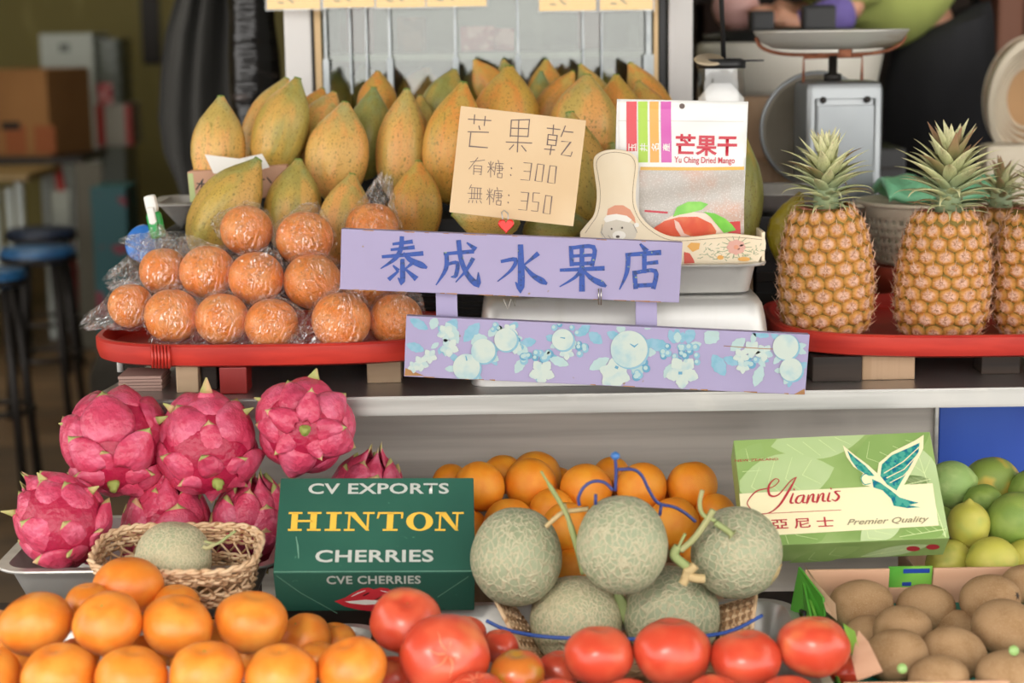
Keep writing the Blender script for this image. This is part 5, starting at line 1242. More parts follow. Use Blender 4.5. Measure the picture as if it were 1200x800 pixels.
DR = [(136, 520, 120, 2.44, (-.1, .8, .6), 'dragon fruit at the left of the top row with its cut stem facing down', .3, None, 3, ((.85, -.2, .5, .35, .18), (-.9, -.3, .5, .2, .2))),
 (243, 522, 118, 2.42, (-.30, .78, .55), 'dragon fruit in the middle of the top row with a tall pointed tail', 1.0, None, 5, ((.04, -.1, 1, .62, .26), (-.6, -.2, .8, .35, .2), (.75, -.1, .7, .32, .2))),
 (357, 500, 114, 2.44, (-.12, .97, -.15), 'dragon fruit at the right of the top row with its stem end facing the viewer', .6, None, 8, ((.2, .1, 1, .42, .26), (-.8, -.1, .6, .25, .2))),
 (74, 612, 108, 2.32, (-.65, .35, .6), 'dragon fruit low at the left edge of the pan with curling green tips', .2, None, 11, ((-.35, -.1, 1, .42, .22), (-1, -.1, .25, .35, .2), (.7, -.1, .8, .28, .2))),
 (195, 622, 110, 2.42, (.1, -.1, 1), 'dragon fruit behind the wicker basket, left one', 2.0, None, 13),
 (297, 616, 100, 2.44, (.1, -.2, 1), 'dragon fruit between the wicker basket and the cherry box', 1.0, None, 17),
 (425, 582, 92, 2.50, (.3, -.1, 1), 'dragon fruit half hidden behind the top of the cherry box', .0, None, 19)]
its = relax([dict(px=t[0], py=t[1], r=t[2]/2, Y=t[3], t=t, max=(2.425 if t[1] < 530 else 2.56)) for t in DR], slack=.92)
for q in its: t = q['t']; dragon(t[0], t[1], t[2], min(q['Y'], 2.59), *t[4:])
pan('steel_pan', at(8, 650, 2.3).x, at(316, 650, 2.3).x, 2.275, 2.52, TZ+.001+.052, .085, 'steel pan holding the dragon fruits at the left', m_pan, .035, .014)
o = box('pan_riser', (.28, .15, .051), (at(160, 650, 2.3).x, 2.40, TZ+.0005), m_wood_dark, None, .002); tag(o, 'low dark wood riser under the dragon fruit pan', 'board')
# ---- wicker basket with a melon -------------------------------------------------
WB = at(208, 641, 2.235)
wb, wpt = woven('wicker_basket', 'small oval wicker basket tipped toward the viewer with a melon inside', (WB.x, 2.245, WB.z-.060), (math.radians(10), 0, math.radians(-2)), .215, .135, .060, .014, 30, 15, m_wick, .05, .0019, rimr=.0028, mat2=m_wickd, open_band=(.40, .60))
P = at(203, 655, 2.235); o = obj('netted_melon', ME['melon', 1], None, None, P, qrot((.2, .1, 1)), 45*dep(P)/F); o.material_slots[0].link = 'OBJECT'; o.material_slots[0].material = m_melon2
tag(o, 'small tan netted melon lying in the tipped wicker basket', 'melon', 'netted melons')
bpy.context.view_layer.update(); P = at(252, 636, 2.20); e = stem_of(o, P); e['label'] = 'short green stem'
obj('main_stalk', tube('v', [p-P for p in crom([at(240, 634, 2.2), at(254, 637, 2.195), (at(266, 629, 2.2)), at(276, 622, 2.205)], 4)], .002), m_vine, e)
obj('side_shoot', tube('v', [p-P for p in crom([at(252, 637, 2.196), at(243, 642, 2.19), at(238, 640, 2.19)], 4)], .003), m_vine, e)

# ---------------------------------------------------------------- red trays on the counter
def big_tray(cx, cy, a, b, p, z0, h, label):
    e = empty('red_tray', (cx, cy, z0)); tag(e, label, 'tray')
    def L(s, z): return [(x, y, z) for x, y in super_loop(a+s, b+s, p, 96)]
    obj('tray_dish', loft('t', [L(-.014, 0), L(-.004, .004), L(-.0005, h*.5), L(0, h-.003), L(-.003, h), L(-.010, h), L(-.012, h-.003), L(-.014, .012), L(-.02, .008)]), m_red, e)
    return e
lt = at(340, 431, 2.52); LTZ = lt.z
T1 = big_tray(-.350, 2.52+.165, .275, .165, 3.0, LTZ, .034, 'round edged red lacquered tray under the wrapped oranges')
for k in range(6):      # cane binding on the rim
    x = at(180+4*k, 420, 2.54).x; yy = 2.685-.165*(1-(abs(x+.350)/.275)**3)**(1/3)
    obj('cane_binding', tube('cb', [(x+.35, yy-2.685-.002, .001), (x+.351, yy-2.685-.005, .017), (x+.35, yy-2.685-.002, .034)], .0022), m_red, T1)
rt = at(1060, 422, 2.52); RTZ = rt.z
T2 = big_tray(.795, 2.52+.215, .40, .215, 3.6, RTZ, .034, 'large red lacquered tray under the pineapples')
m_block = M('pale_wood_block', '#b49a7c', .7, layers=[((3, 3, 30), 3, .4, .7, '#a0866a')]); m_pinkcard = M('pinkish_card', '#a98a7f', .8, layers=[((1, 1, 160), 1, .45, .55, '#8f7268')])
def block(px0, px1, Y, d, mt, lb, zt=None, cat='block', name='wood_block'):
    a, b = at(px0, 440, Y).x, at(px1, 440, Y).x; o = box(name, (b-a, d, (zt or LTZ)-CZ-.001), ((a+b)/2, Y+d/2, CZ+.0002), mt, None, .002); tag(o, lb, cat); return o
o = empty('card_stack', ((at(137, 440, 2.56).x+at(188, 440, 2.56).x)/2, 2.6, CZ)); tag(o, 'small stack of pinkish card strips under the left end of the tray', 'card stack')
for k in range(5): obj('card_strip', boxbm(at(188, 440, 2.56).x-at(137, 440, 2.56).x, .07, .0042, .0006, .001*(k % 2), 0, .0022+.0046*k), m_pinkcard, o)
block(206, 232, 2.55, .05, m_block, 'pale wood block under the red tray, beside the card stack')
block(236, 254, 2.57, .05, m_wood_dark, 'dark wood block under the red tray between the pale and red blocks')
block(257, 289, 2.535, .05, M('red_block', '#8a1f1a', .4), 'red painted wood block under the red tray')
block(430, 470, 2.60, .05, m_block, 'pale wood block under the tray beside the painted board')
block(952, 1010, 2.56, .05, m_wood_dark, 'dark wood block under the pineapple tray at its left', RTZ)
block(1010, 1072, 2.57, .06, m_card, 'folded cardboard piece under the pineapple tray', RTZ, 'cardboard', 'cardboard_piece')
block(1150, 1195, 2.60, .05, m_wood_dark, 'dark wood block under the pineapple tray at the right edge', RTZ)
block(960, 1150, 2.84, .05, m_wood_dark, 'long dark batten under the back of the pineapple tray', RTZ)
block(330, 420, 2.76, .05, m_wood_dark, 'dark batten under the back of the orange tray')

# ---- oranges wrapped in film -----------------------------------------------------
m_film = film('clear_bag_film', (1, .98, .96, 1), .03, .42, .07, 1.8, 1.0, .16)
def bag_mesh(seed, tails):
    bm = bmesh.new(); bmesh.ops.create_icosphere(bm, subdivisions=5, radius=1); rnd = random.Random(seed)
    dirs = [(Vector((rnd.gauss(0, 1), rnd.gauss(0, 1), rnd.gauss(0, 1))).normalized(), rnd.uniform(3, 9), rnd.uniform(0, 6)) for _ in range(9)]
    for v in bm.verts:
        c = v.co.normalized(); w = 0
        for d, f, ph in dirs: w += (1-abs(math.sin(c.dot(d)*f+ph+1.5*mnoise.noise(c*2+d*5))))**4
        r = 1.05+.05*w/1.5+.10*max(0, mnoise.noise(c*2.2+Vector((seed, 0, 0))))
        add = Vector((0, 0, 0))
        for td, ln, wd in tails:
            td = Vector(td).normalized(); ca = c.dot(td)
            if ca > .35:
                t = (ca-.35)/.65; t2 = t*t*(3-2*t)
                side = c-td*ca; az = math.atan2(side.cross(td).x+side.z*.7, side.y+side.x*.4)
                ruff = 1+.25*math.sin(az*7+seed)+.15*math.sin(az*13)
                r2 = t2**1.6
                add += td*ln*r2*ruff - side*(.55*t2*(1-wd))
        v.co = c*r+add
    me = D.meshes.new('bag'); bm.to_mesh(me); bm.free(); me.polygons.foreach_set('use_smooth', [True]*len(me.polygons)); me.materials.append(m_film); return me
wor = [(289, 270, 30, 2.72, 'film wrapped orange at the top left of the pile', [((-1, .1, .3), .25, .3)]), (357, 280, 33, 2.70, 'film wrapped orange at the top of the pile, middle', [((.3, 0, 1), .2, .3)]), (436, 268, 31, 2.74, 'film wrapped orange with a twisted bag top above the sign corner', [((.25, .1, 1), .85, .1)]),
 (192, 318, 28, 2.70, 'film wrapped orange in the middle row far left with a long flat bag end', [((-1, -.1, -.15), 1.1, .5), ((-.2, .3, 1), .7, .5)]), (243, 319, 32, 2.66, 'film wrapped orange in the middle row, second from the left', [((-.5, 0, .8), .35, .3), ((.2, -.6, -.9), .25, .5)]), (300, 326, 32, 2.64, 'film wrapped orange in the middle row, under the top left one', [((.6, -.3, .8), .22, .3)]), (366, 330, 33, 2.64, 'film wrapped orange in the middle row left of the sign', [((.5, -.6, -.7), .45, .6)]), (425, 333, 32, 2.68, 'film wrapped orange mostly hidden behind the left end of the name sign', []),
 (153, 358, 26, 2.64, 'film wrapped orange at the left end of the bottom row with a protruding bag knot', [((-1, -.2, -.4), 1.0, .2)]), (202, 370, 32, 2.60, 'film wrapped orange in the bottom row, second from the left', [((-.3, -.3, -.9), .3, .4)]), (260, 374, 31, 2.585, 'film wrapped orange in the bottom row, third from the left', [((-.6, -.4, -.8), .4, .6)]), (318, 380, 31, 2.585, 'film wrapped orange in the bottom row, fourth, with crumpled film', [((-.8, -.4, -.6), .5, .5), ((.8, -.3, .2), .3, .5)]), (400, 376, 34, 2.57, 'largest film wrapped orange in the front with loose film on its left', [((-.9, -.4, -.5), .8, .7), ((.3, -.3, .9), .25, .5)]), (464, 375, 31, 2.60, 'film wrapped orange in the bottom row beside the sign post', [((.6, -.2, .9), .3, .5)]), (452, 330, 28, 2.76, 'film wrapped orange in the back behind the name sign', [])]
its = cluster([dict(px=t[0], py=t[1], r=t[2]*1.02, Y=t[3], lab=t[4], tails=t[5]) for t in wor], slack=.95)
WO = its
for i, t in enumerate(its):
    t['Y'] = max(t['Y'], 2.555)
    P = at(t['px'], t['py'], t['Y']); R = t['r']*dep(P)/F
    o = obj('wrapped_orange', ME['orange', i % 3], None, None, P, None, R); o.material_slots[0].link = 'OBJECT'; o.material_slots[0].material = m_worange
    tag(o, t['lab'], 'orange', 'film wrapped oranges')
    b = obj('plastic_bag', bag_mesh(i*3+1, t['tails']), None, o); b['label'] = 'clear crinkled plastic film'

# ---- papayas ----------------------------------------------------------------------
def papaya_mesh(k, tipw=1.0):
    prof = []; rows = 26
    for i in range(rows+1):
        t = i/rows      # 0 bottom (blossom), 1 stem tip
        K = ((0, 0), (.04, .33), (.12, .62), (.25, .88), (.40, .99), (.52, 1), (.64, .93), (.76, .75), (.86, .50), (.94, .27), (1, .12))
        for (a_, b_), (c_, d_) in zip(K, K[1:]):
            if a_ <= t <= c_: q_ = (t-a_)/(c_-a_); r = b_+(d_-b_)*q_; break
        prof.append((r*.5, t))
    me = lathe('papaya', prof, 40, lambda a, t: 1+.05*math.cos(5*a+k)*math.sin(PI*min(1, t+.1))**.6+.03*math.cos(2*a+k*2)*math.sin(PI*t))
    mx = max(math.hypot(v.co.x, v.co.y) for v in me.vertices)
    for v in me.vertices:
        v.co.x /= mx*2; v.co.y /= mx*2; v.co.x += .03*math.sin(v.co.z*PI)*(k-1)
    return me
PM = [papaya_mesh(k) for k in range(3)]
_sp = [((170, 170, 60), 0, .30, .22, '#7d6a2c', 'dots')]
def pmat(name, base, l1, l2, tip):
    return M(name, base, .42, layers=[((5, 5, 1.0), 3, .40, .62, l1), ((2.8, 2.8, .9), 3, .46, .66, l2), ((26, 26, 20), 2, .62, .72, '#8a7a34'), ((24, 24, 22), 0, .22, .13, '#6e5a2a', 'dots'), ((45, 45, 40), 0, .22, .14, '#7d6830', 'dots')], tilt_ramp=('Z', [(0, base), (.62, base), (.96, tip)], 0, 1), bump=[((14, 14, 10), .12, .03)])
PMT = [pmat('papaya_yellow_green', '#c2a24c', '#a99a4e', '#cfa254', '#98a064'), pmat('papaya_orange', '#d6a95a', '#dfa25a', '#bfa457', '#b0ac70'), pmat('papaya_deep_orange', '#d29a46', '#d99244', '#c49e46', '#c0a858'), pmat('papaya_green', '#a09a50', '#8e8e48', '#b59a4a', '#86986a')]
m_stem = M('papaya_stem', '#6f8a3c', .7)
def papaya(tx, ty, bx, by, w, Y, mi, label, dY=0.0, k=0):
    A, B = at(bx, by, Y), at(tx, ty, Y+dY); L = (B-A); ln = L.length; ww = w*dep((A+B)/2)/F
    o = obj('papaya', PM[k % 3], None, None, A, qrot(L, random.uniform(0, 6.28)), (ww, ww, ln))
    if not o.data.materials: o.data.materials.append(PMT[0])
    o.material_slots[0].link = 'OBJECT'; o.material_slots[0].material = PMT[mi]
    tag(o, label, 'papaya', 'papayas on the stand')
    obj('stem_tip', lathe('st', [(.06, -.01), (.06, .008), (.03, .012), (0, .01)], 10, lambda a, t: 1+.15*math.cos(5*a)), m_stem, o, (0, 0, 1.0), None, (1, 1, 1))
    return o
PP = [
 (303, 187, 228, 300, 80, 2.83, 0, 'green yellow papaya leaning right at the front left, behind the top wrapped orange', .02, 0),
 (350, 187, 338, 300, 72, 2.84, 0, 'yellow green papaya in the front row, second from the left', .02, 1),
 (413, 204, 392, 312, 66, 2.84, 1, 'orange papaya in the front row, third from the left', .02, 2),
 (491, 189, 480, 300, 66, 2.84, 2, 'deep orange speckled papaya in the front row beside the cardboard price sign', .02, 0),
 (259, 113, 256, 232, 66, 2.97, 1, 'upright papaya standing alone at the far left of the second row', .02, 0),
 (349, 92, 312, 212, 70, 2.98, 0, 'green papaya leaning right in the second row', .03, 1),
 (336, 92, 290, 195, 54, 3.07, 1, 'papaya mostly hidden behind the leaning green one', .03, 2),
 (405, 120, 392, 240, 78, 2.94, 1, 'big papaya with a green tip in the second row, middle', .03, 2),
 (392, 108, 358, 195, 58, 3.03, 1, 'orange papaya hidden behind the big one with a green tip', .03, 0),
 (378, 104, 352, 180, 54, 3.12, 2, 'papaya peeping between the white post and the big one', .03, 1),
 (477, 105, 466, 238, 68, 2.95, 1, 'upright papaya with a glossy highlight in the second row', .03, 0),
 (438, 103, 428, 212, 58, 3.03, 3, 'green tipped papaya in the gap behind the second row', .03, 1),
 (443, 84, 442, 160, 52, 3.14, 2, 'orange papaya tip standing behind the green tipped one', .03, 2),
 (543, 97, 524, 240, 76, 2.95, 2, 'reddish orange papaya against the left edge of the cardboard sign', .03, 0),
 (533, 82, 505, 165, 58, 3.08, 3, 'olive papaya leaning right behind the reddish one', .03, 1),
 (492, 112, 502, 190, 44, 3.04, 0, 'small papaya in the gap right of the glossy one', .03, 2),
 (597, 78, 590, 200, 84, 3.02, 2, 'broad orange papaya with a pointed tip just above the price sign', .03, 1),
 (688, 88, 678, 200, 88, 2.99, 1, 'large pale papaya with a black tip dot above the sign corner', .03, 0),
 (672, 84, 622, 165, 46, 3.07, 2, 'slim speckled papaya lying diagonally left of the large pale one', .02, 2),
 (680, 76, 722, 170, 46, 3.10, 0, 'yellow papaya leaning left behind the large pale one', .03, 0),
 (722, 88, 728, 190, 62, 3.04, 2, 'blunt topped yellow papaya above the mango pouch', .03, 1),
 (738, 74, 792, 170, 50, 3.15, 2, 'papaya leaning left at the right end of the back row', .03, 2),
 (748, 96, 775, 190, 56, 3.09, 2, 'orange papaya low behind the mango pouch', .03, 0),
 (634, 84, 632, 170, 40, 3.12, 3, 'small green papaya tip between the broad and slim ones', .03, 0),
 (583, 108, 566, 190, 44, 3.11, 0, 'papaya in the gap left of the broad orange one', .03, 1),
 (668, 132, 690, 290, 82, 2.86, 0, 'tall yellow papaya between the price sign and the wooden dog panel', .03, 1),
 (716, 168, 735, 262, 60, 2.95, 0, 'olive papaya in shade behind the mango pouch corner', .02, 2),
 (530, 250, 610, 262, 56, 2.72, 0, 'papaya lying flat under the cardboard sign, left', 0, 0),
 (690, 262, 612, 272, 54, 2.76, 3, 'green papaya lying flat under the cardboard sign, right', 0, 1),
 (872, 160, 862, 305, 58, 2.80, 3, 'green papaya standing behind the right edge of the mango pouch', .02, 1),
 (556, 70, 600, 138, 42, 3.24, 2, 'papaya deep in the back row leaning on the glass, left of the broad one', .02, 0),
 (640, 70, 640, 150, 46, 3.25, 2, 'papaya deep in the back row against the glass, centre right', .02, 1),
 (590, 70, 608, 150, 40, 3.27, 0, 'papaya deep in the back row against the glass, centre', .02, 2),
]
def spheres(t):
    out = []
    for q in (.22, .48, .72):
        px, py, Yq = t[2]+(t[0]-t[2])*q, t[3]+(t[1]-t[3])*q, t[5]+t[8]*q; P = at(px, py, Yq); out.append((P, t[4]*(.44, .5, .40)[int(q*4)]*dep(P)/F))
    return out
PP = [list(t) for t in PP]
for _ in range(60):
    S = [spheres(t) for t in PP]; mv = False
    for i in range(len(PP)):
        for j in range(i):
            w = max(((ra+rb)*.93-(a-b).length) for a, ra in S[i] for b, rb in S[j])
            if w > .001:
                a, b = (PP[i], PP[j]) if PP[i][5] <= PP[j][5] else (PP[j], PP[i]); a[5] -= .3*w; b[5] += .3*w; mv = True
    for t in PP: t[5] = min(max(t[5], 2.70), 3.30)
    if not mv: break
for t in PP: papaya(*t[:10])
for i, (px, py, w) in enumerate(INSIDE):
    papaya(px, py-14, px+(14 if i % 2 else -14), py+50, w, 3.56+.06*(i % 2), (0, 3, 2)[i % 3], 'papaya standing in for a reflection, inside the glass showcase, '+('leftmost', 'second from left', 'middle left low', 'middle', 'right of middle', 'third from right', 'rightmost', 'between the left dividers')[i], 0, i % 3)

# ---------------------------------------------------------------- painted name sign
m_lil = M('lilac_paint', '#a299bc', .62, layers=[(7, 3, .4, .7, '#9d94b6'), ((60, 60, 60), 2, .72, .76, '#93806e')], bump=[((50, 50, 50), .1, .002)], random_shift=False)
m_chip = M('bare_wood_edge', '#a5794c', .75, layers=[(40, 3, .4, .7, '#8a5f3a')]); m_bpaint = M('blue_brush_paint', '#23489a', .5, layers=[(150, 3, .5, .68, '#17356f'), (190, 3, .66, .74, '#8fa85c')])
BY = 2.468
def name_sign():
    TL, TR, BL = at(400, 268, BY), at(800, 284, BY), at(399, 339, BY)
    e, fr, (w, h) = wall_panel(TL, TR, BL, .016, 'name_sign', m_lil, .0012); tag(e, 'lilac painted two board sign with blue Chinese characters and pale blue fruit garland', 'sign')
    inv = e.matrix_world.inverted()
    # lower board and posts as parts
    TL2, TR2, BL2 = at(476, 370, BY-.004), at(949, 392, BY-.004), at(473, 441, BY-.004)
    ex = (TR2-TL2).normalized(); w2 = (TR2-TL2).length; ez = TL2-BL2; ez -= ex*ez.dot(ex); h2 = ez.length; ez.normalize(); n = ex.cross(ez); n = n if n.dot(EYE-TL2) > 0 else -n
    Rm = Matrix((ex, -n, ez)).transposed().to_4x4(); Rm.translation = TL2+ex*w2/2-ez*h2
    b2 = obj('board', boxbm(w2, .016, h2, .0012, 0, .008, h2/2), m_lil, e); b2.matrix_world = Rm; b2.matrix_parent_inverse = Matrix(); b2.matrix_local = inv @ Rm
    b2['label'] = 'lower board with pale blue fruit garland'
    for a, b_, c, d in ((511, 536, 330, 392), (745, 770, 346, 402)):
        P0, P1 = at(a, 360, BY+.020), at(b_, 360, BY+.020); zt, z2 = at(a, c, BY+.02).z, at(a, d, BY+.02).z
        o = obj('post', boxbm((P1-P0).length, .010, zt-z2, .001), m_lil, e); o.matrix_local = inv @ Matrix.Translation(Vector(((P0.x+P1.x)/2, BY+.024, (zt+z2)/2)))
    f2 = Frame(TL2, ex, ez, e)
    # worn bare wood along edges
    rnd = random.Random(4)
    L = []
    for k in range(26):
        s = rnd.uniform(.02, .97); ln = rnd.uniform(.004, .02)
        for (ww, hh, F_) in ((w, 0, fr),):
            v = -.0004 if rnd.random() < .5 else -h+.0006
            L.append([(w*s, v-.0003, .0008), (w*s+ln, v-.0003, rnd.uniform(.0008, .002))])
    fr.strokes('worn_edge', L, m_chip, px=False)['kind'] = 'stuff'
    L = []
    for k in range(14): s = rnd.uniform(.02, .95); L.append([(w2*s, -h2+.0010, .0010), (w2*s+rnd.uniform(.004, .016), -h2+.0008, rnd.uniform(.001, .0025))])
    f2.strokes('worn_edge', L, m_chip, px=False)['kind'] = 'stuff'
    f2.decal('worn_corner', [[(475, 431), (497, 440), (474, 440)], [(930, 462), (943, 455), (943, 462)]], m_chip)
    f2.strokes('wood_crack', [[(848, 405, .0008), (890, 408, .0012), (935, 410, .0006)]], m_chip, lift=.0012)
    G = {
     0: [[(32, 16, 5), (70, 11, 8)], [(28, 28, 5), (74, 23, 8)], [(10, 43, 6), (92, 36, 9)], [(50, 2, 8), (48, 25, 9), (36, 47, 8), (6, 68, 2)], [(54, 36, 5), (68, 50, 10), (91, 61, 12), (101, 66, 5)], [(51, 50, 8), (51, 95, 10), (42, 88, 2)], [(32, 62, 3), (41, 71, 8)], [(42, 74, 4), (24, 90, 8)], [(70, 58, 7), (58, 68, 3)], [(58, 70, 4), (78, 88, 11)]],
     1: [[(20, 29, 6), (80, 24, 8)], [(24, 28, 8), (23, 60, 8), (2, 94, 2)], [(26, 51, 6), (47, 48, 7), (44, 74, 8), (34, 77, 2)], [(50, 3, 9), (55, 40, 9), (69, 73, 10), (90, 92, 12), (92, 68, 2)], [(80, 40, 8), (67, 62, 6), (44, 88, 2)], [(68, 6, 3), (84, 18, 10)]],
     2: [[(50, 2, 10), (51, 92, 13), (40, 82, 2)], [(12, 36, 6), (40, 32, 8), (32, 54, 6), (4, 80, 2)], [(84, 20, 9), (57, 44, 3)], [(54, 42, 4), (74, 66, 9), (93, 79, 12), (102, 85, 5)]],
     3: [[(26, 8, 8), (28, 46, 8)], [(26, 10, 7), (75, 8, 8), (72, 46, 8)], [(30, 27, 6), (72, 25, 6)], [(28, 44, 7), (72, 42, 7)], [(4, 57, 6), (96, 53, 9)], [(50, 8, 8), (50, 99, 11)], [(48, 57, 8), (34, 73, 6), (2, 92, 2)], [(52, 56, 4), (70, 74, 9), (91, 85, 12), (101, 91, 5)]],
     4: [[(48, 0, 4), (60, 13, 11)], [(16, 23, 7), (92, 18, 10)], [(20, 22, 9), (17, 60, 8), (0, 98, 2)], [(57, 27, 9), (57, 60, 8)], [(58, 42, 6), (86, 39, 8)], [(34, 60, 8), (37, 94, 9)], [(34, 62, 7), (82, 58, 8), (78, 94, 9)], [(36, 90, 8), (78, 88, 8)]]}
    for i, (x0, x1, y0, y1) in enumerate(((443, 499, 277, 332), (510, 565, 281, 337), (581, 639, 287, 340), (655, 709, 285, 340), (726, 777, 286, 340))):
        ln = [[(x0+(x1-x0)*p[0]/100, y0+(y1-y0)*p[1]/100, p[2]*.00074) for p in s] for s in G[i]]
        fr.strokes('painted_character', ln, m_bpaint, smoothk=4, lift=.0008, label='blue brush painted Chinese character')
    # garland on the lower board (photo crop 3x from 400,240)
    pale = M('pale_mint_print', '#a8c0be', .6, layers=[(60, 3, .4, .7, '#a9c4c4')]); sky = M('sky_blue_print', '#86afc2', .6, layers=[(80, 3, .4, .7, '#74a9bd')]); midb = M('mid_blue_print', '#5f97b4', .6); cream = M('cream_fruit_print', '#bdc9c0', .6, layers=[(40, 3, .45, .75, '#9dbcc2')])
    c7 = lambda x, y: (460+x/2.4, 340+y/2.4)
    def circ(cx, cy, r, n=18, sx=1): return [c7(cx+r*sx*math.cos(2*PI*k/n), cy+r*math.sin(2*PI*k/n)) for k in range(n)]
    def lf(x, y, ang, ln, wd): 
        out = []; a = math.radians(ang); ca, sa = math.cos(a), math.sin(a)
        for k in range(9): t = k/8; u, v = ln*t, wd*math.sin(PI*t)**.8*(1+.18*(k % 2)); out.append(c7(x+u*ca-v*sa, y+u*sa+v*ca))
        for k in range(7, 0, -1): t = k/8; u, v = ln*t, -wd*math.sin(PI*t)**.8*(1+.18*(k % 2)); out.append(c7(x+u*ca-v*sa, y+u*sa+v*ca))
        return out
    lo = h2; 
    leaves = [(100, 110, -150, 60, 12), (110, 110, -70, 38, 12), (150, 130, -60, 60, 16), (185, 150, -120, 70, 16), (200, 145, -50, 70, 16), (220, 150, -20, 50, 18), (90, 170, 200, 55, 12), (270, 130, -50, 30, 10), (340, 110, -70, 25, 9), (370, 190, 120, 50, 12), (360, 150, -10, 45, 12), (440, 190, 20, 60, 12), (520, 130, -45, 50, 12), (610, 190, 150, 66, 14), (590, 150, -140, 50, 14), (640, 120, -80, 26, 12), (720, 150, 10, 60, 16), (710, 110, -50, 26, 10), (830, 150, -75, 50, 14), (880, 150, -50, 55, 20), (900, 180, 60, 70, 18), (950, 170, -40, 55, 14), (930, 190, 20, 50, 12), (1040, 210, 110, 65, 14), (1060, 130, 200, 60, 12), (690, 200, 80, 40, 14), (40+40, 210, 160, 30, 8)]
    def clip(polys):
        out = []
        for p in polys:
            q = []
            for (x, y) in p:
                u, v = f2.uv(x, y); q.append((min(max(u, .001), w2-.001), min(max(v, -h2+.001), -.001)))
            out.append(q)
        return out
    rl = random.Random(12)
    for a_, b_, r_ in ((208, 216, 38), (255, 170, 34), (318, 138, 32), (478, 138, 30), (665, 165, 52), (1105, 158, 36), (1120, 222, 32), (405, 195, 40), (805, 180, 46), (1010, 175, 34), (150, 140, 30)):
        for k in range(6): an = rl.uniform(0, 360); leaves.append((a_+r_*.7*math.cos(math.radians(an)), b_+r_*.7*math.sin(math.radians(an)), an+rl.uniform(-25, 25), rl.uniform(.7, 1.1)*r_*.95, r_*.22))
    f2.decal('printed_leaves', clip([lf(*l) for l in leaves[::2]]), sky, .0004, True); f2.decal('printed_leaves', clip([lf(*l) for l in leaves[1::2]]), pale, .0005, True)
    rnd = random.Random(9)
    balls = [(290, 98, 9), (300, 108, 9), (283, 110, 8), (345, 150, 9), (360, 160, 9), (352, 140, 8), (455, 105, 9), (470, 96, 8), (520, 120, 9), (525, 150, 8), (505, 105, 8)]
    for cx, cy, rx, ry, nn in ((405, 195, 46, 20, 16), (805, 180, 52, 22, 18), (700, 220, 22, 26, 9), (1000, 200, 24, 16, 6), (540, 170, 16, 16, 5)):
        for k in range(nn): balls.append((cx+rx*rnd.uniform(-1, 1), cy+ry*rnd.uniform(-1, 1), rnd.uniform(9, 12)))
    f2.decal('printed_grapes', clip([circ(*b) for b in balls[::2]]), sky, .0007, True, one=True, stuff=True); f2.decal('printed_grapes', clip([circ(*b) for b in balls[1::2]]), midb, .0006, True, one=True, stuff=True)
    f2.decal('printed_grape_light', clip([circ(b[0]-2, b[1]-2, b[2]*.55, 10) for b in balls]), pale, .00095, True, one=True, stuff=True)
    def flower(cx, cy, r, n=5):
        return [lf(cx, cy, 360*k/n+20, r, r*.34) for k in range(n)]
    fl = []
    for cx, cy, r, n in ((150, 120, 26, 5), (160, 160, 28, 5), (80, 205, 24, 5), (105, 185, 22, 5), (60, 215, 18, 5), (330, 115, 24, 5), (420, 230, 38, 5), (490, 175, 22, 5), (625, 235, 46, 6), (815, 230, 48, 5), (980, 185, 24, 5), (1010, 165, 26, 5), (1045, 175, 26, 5), (985, 215, 20, 5), (345, 160, 20, 5)): fl += flower(cx, cy, r, n)
    f2.decal('printed_petal', clip(fl), cream, .0011, True)
    fruits = [(208, 216, 38), (255, 170, 34), (318, 138, 32), (478, 138, 30), (665, 165, 52), (1105, 158, 36), (1120, 222, 32)]
    f2.decal('printed_fruit_shade', clip([circ(a+3, b+3, r+2, 30) for a, b, r in fruits]), sky, .0013, True); f2.decal('printed_fruit', clip([circ(a, b, r, 30) for a, b, r in fruits]), cream, .0016, True)
    f2.strokes('printed_detail', [[(*c7(206, 184), .0012), (*c7(209, 196), .002)], [(*c7(668, 150), .001), (*c7(680, 158), .0025), (*c7(690, 150), .001)], [(*c7(628, 215), .004), (*c7(632, 217), .004)], [(*c7(806, 232), .004), (*c7(812, 232), .004)], [(*c7(472, 132), .001), (*c7(484, 134), .002)]], midb, lift=.0019)
    # wire staples hanging from the upper board
    m_wr = M('steel_wire', '#b9b5ac', .3, .9)
    for px, py0, py1, kind in ((703, 338, 357, 0), (596, 350, 362, 1)):
        pp = [(px-1.5, py0), (px-1.5, py1), (px+1.5, py1), (px+1.5, py0)] if kind == 0 else [(px-6, py0), (px-1, py1), (px+3, py0), (px+8, py1-3), (px+8, py0)]
        o = obj('wire_staple', tube('s', [inv @ at(a, b, BY-.003) for a, b in pp], .0009), m_wr, e)
name_sign()

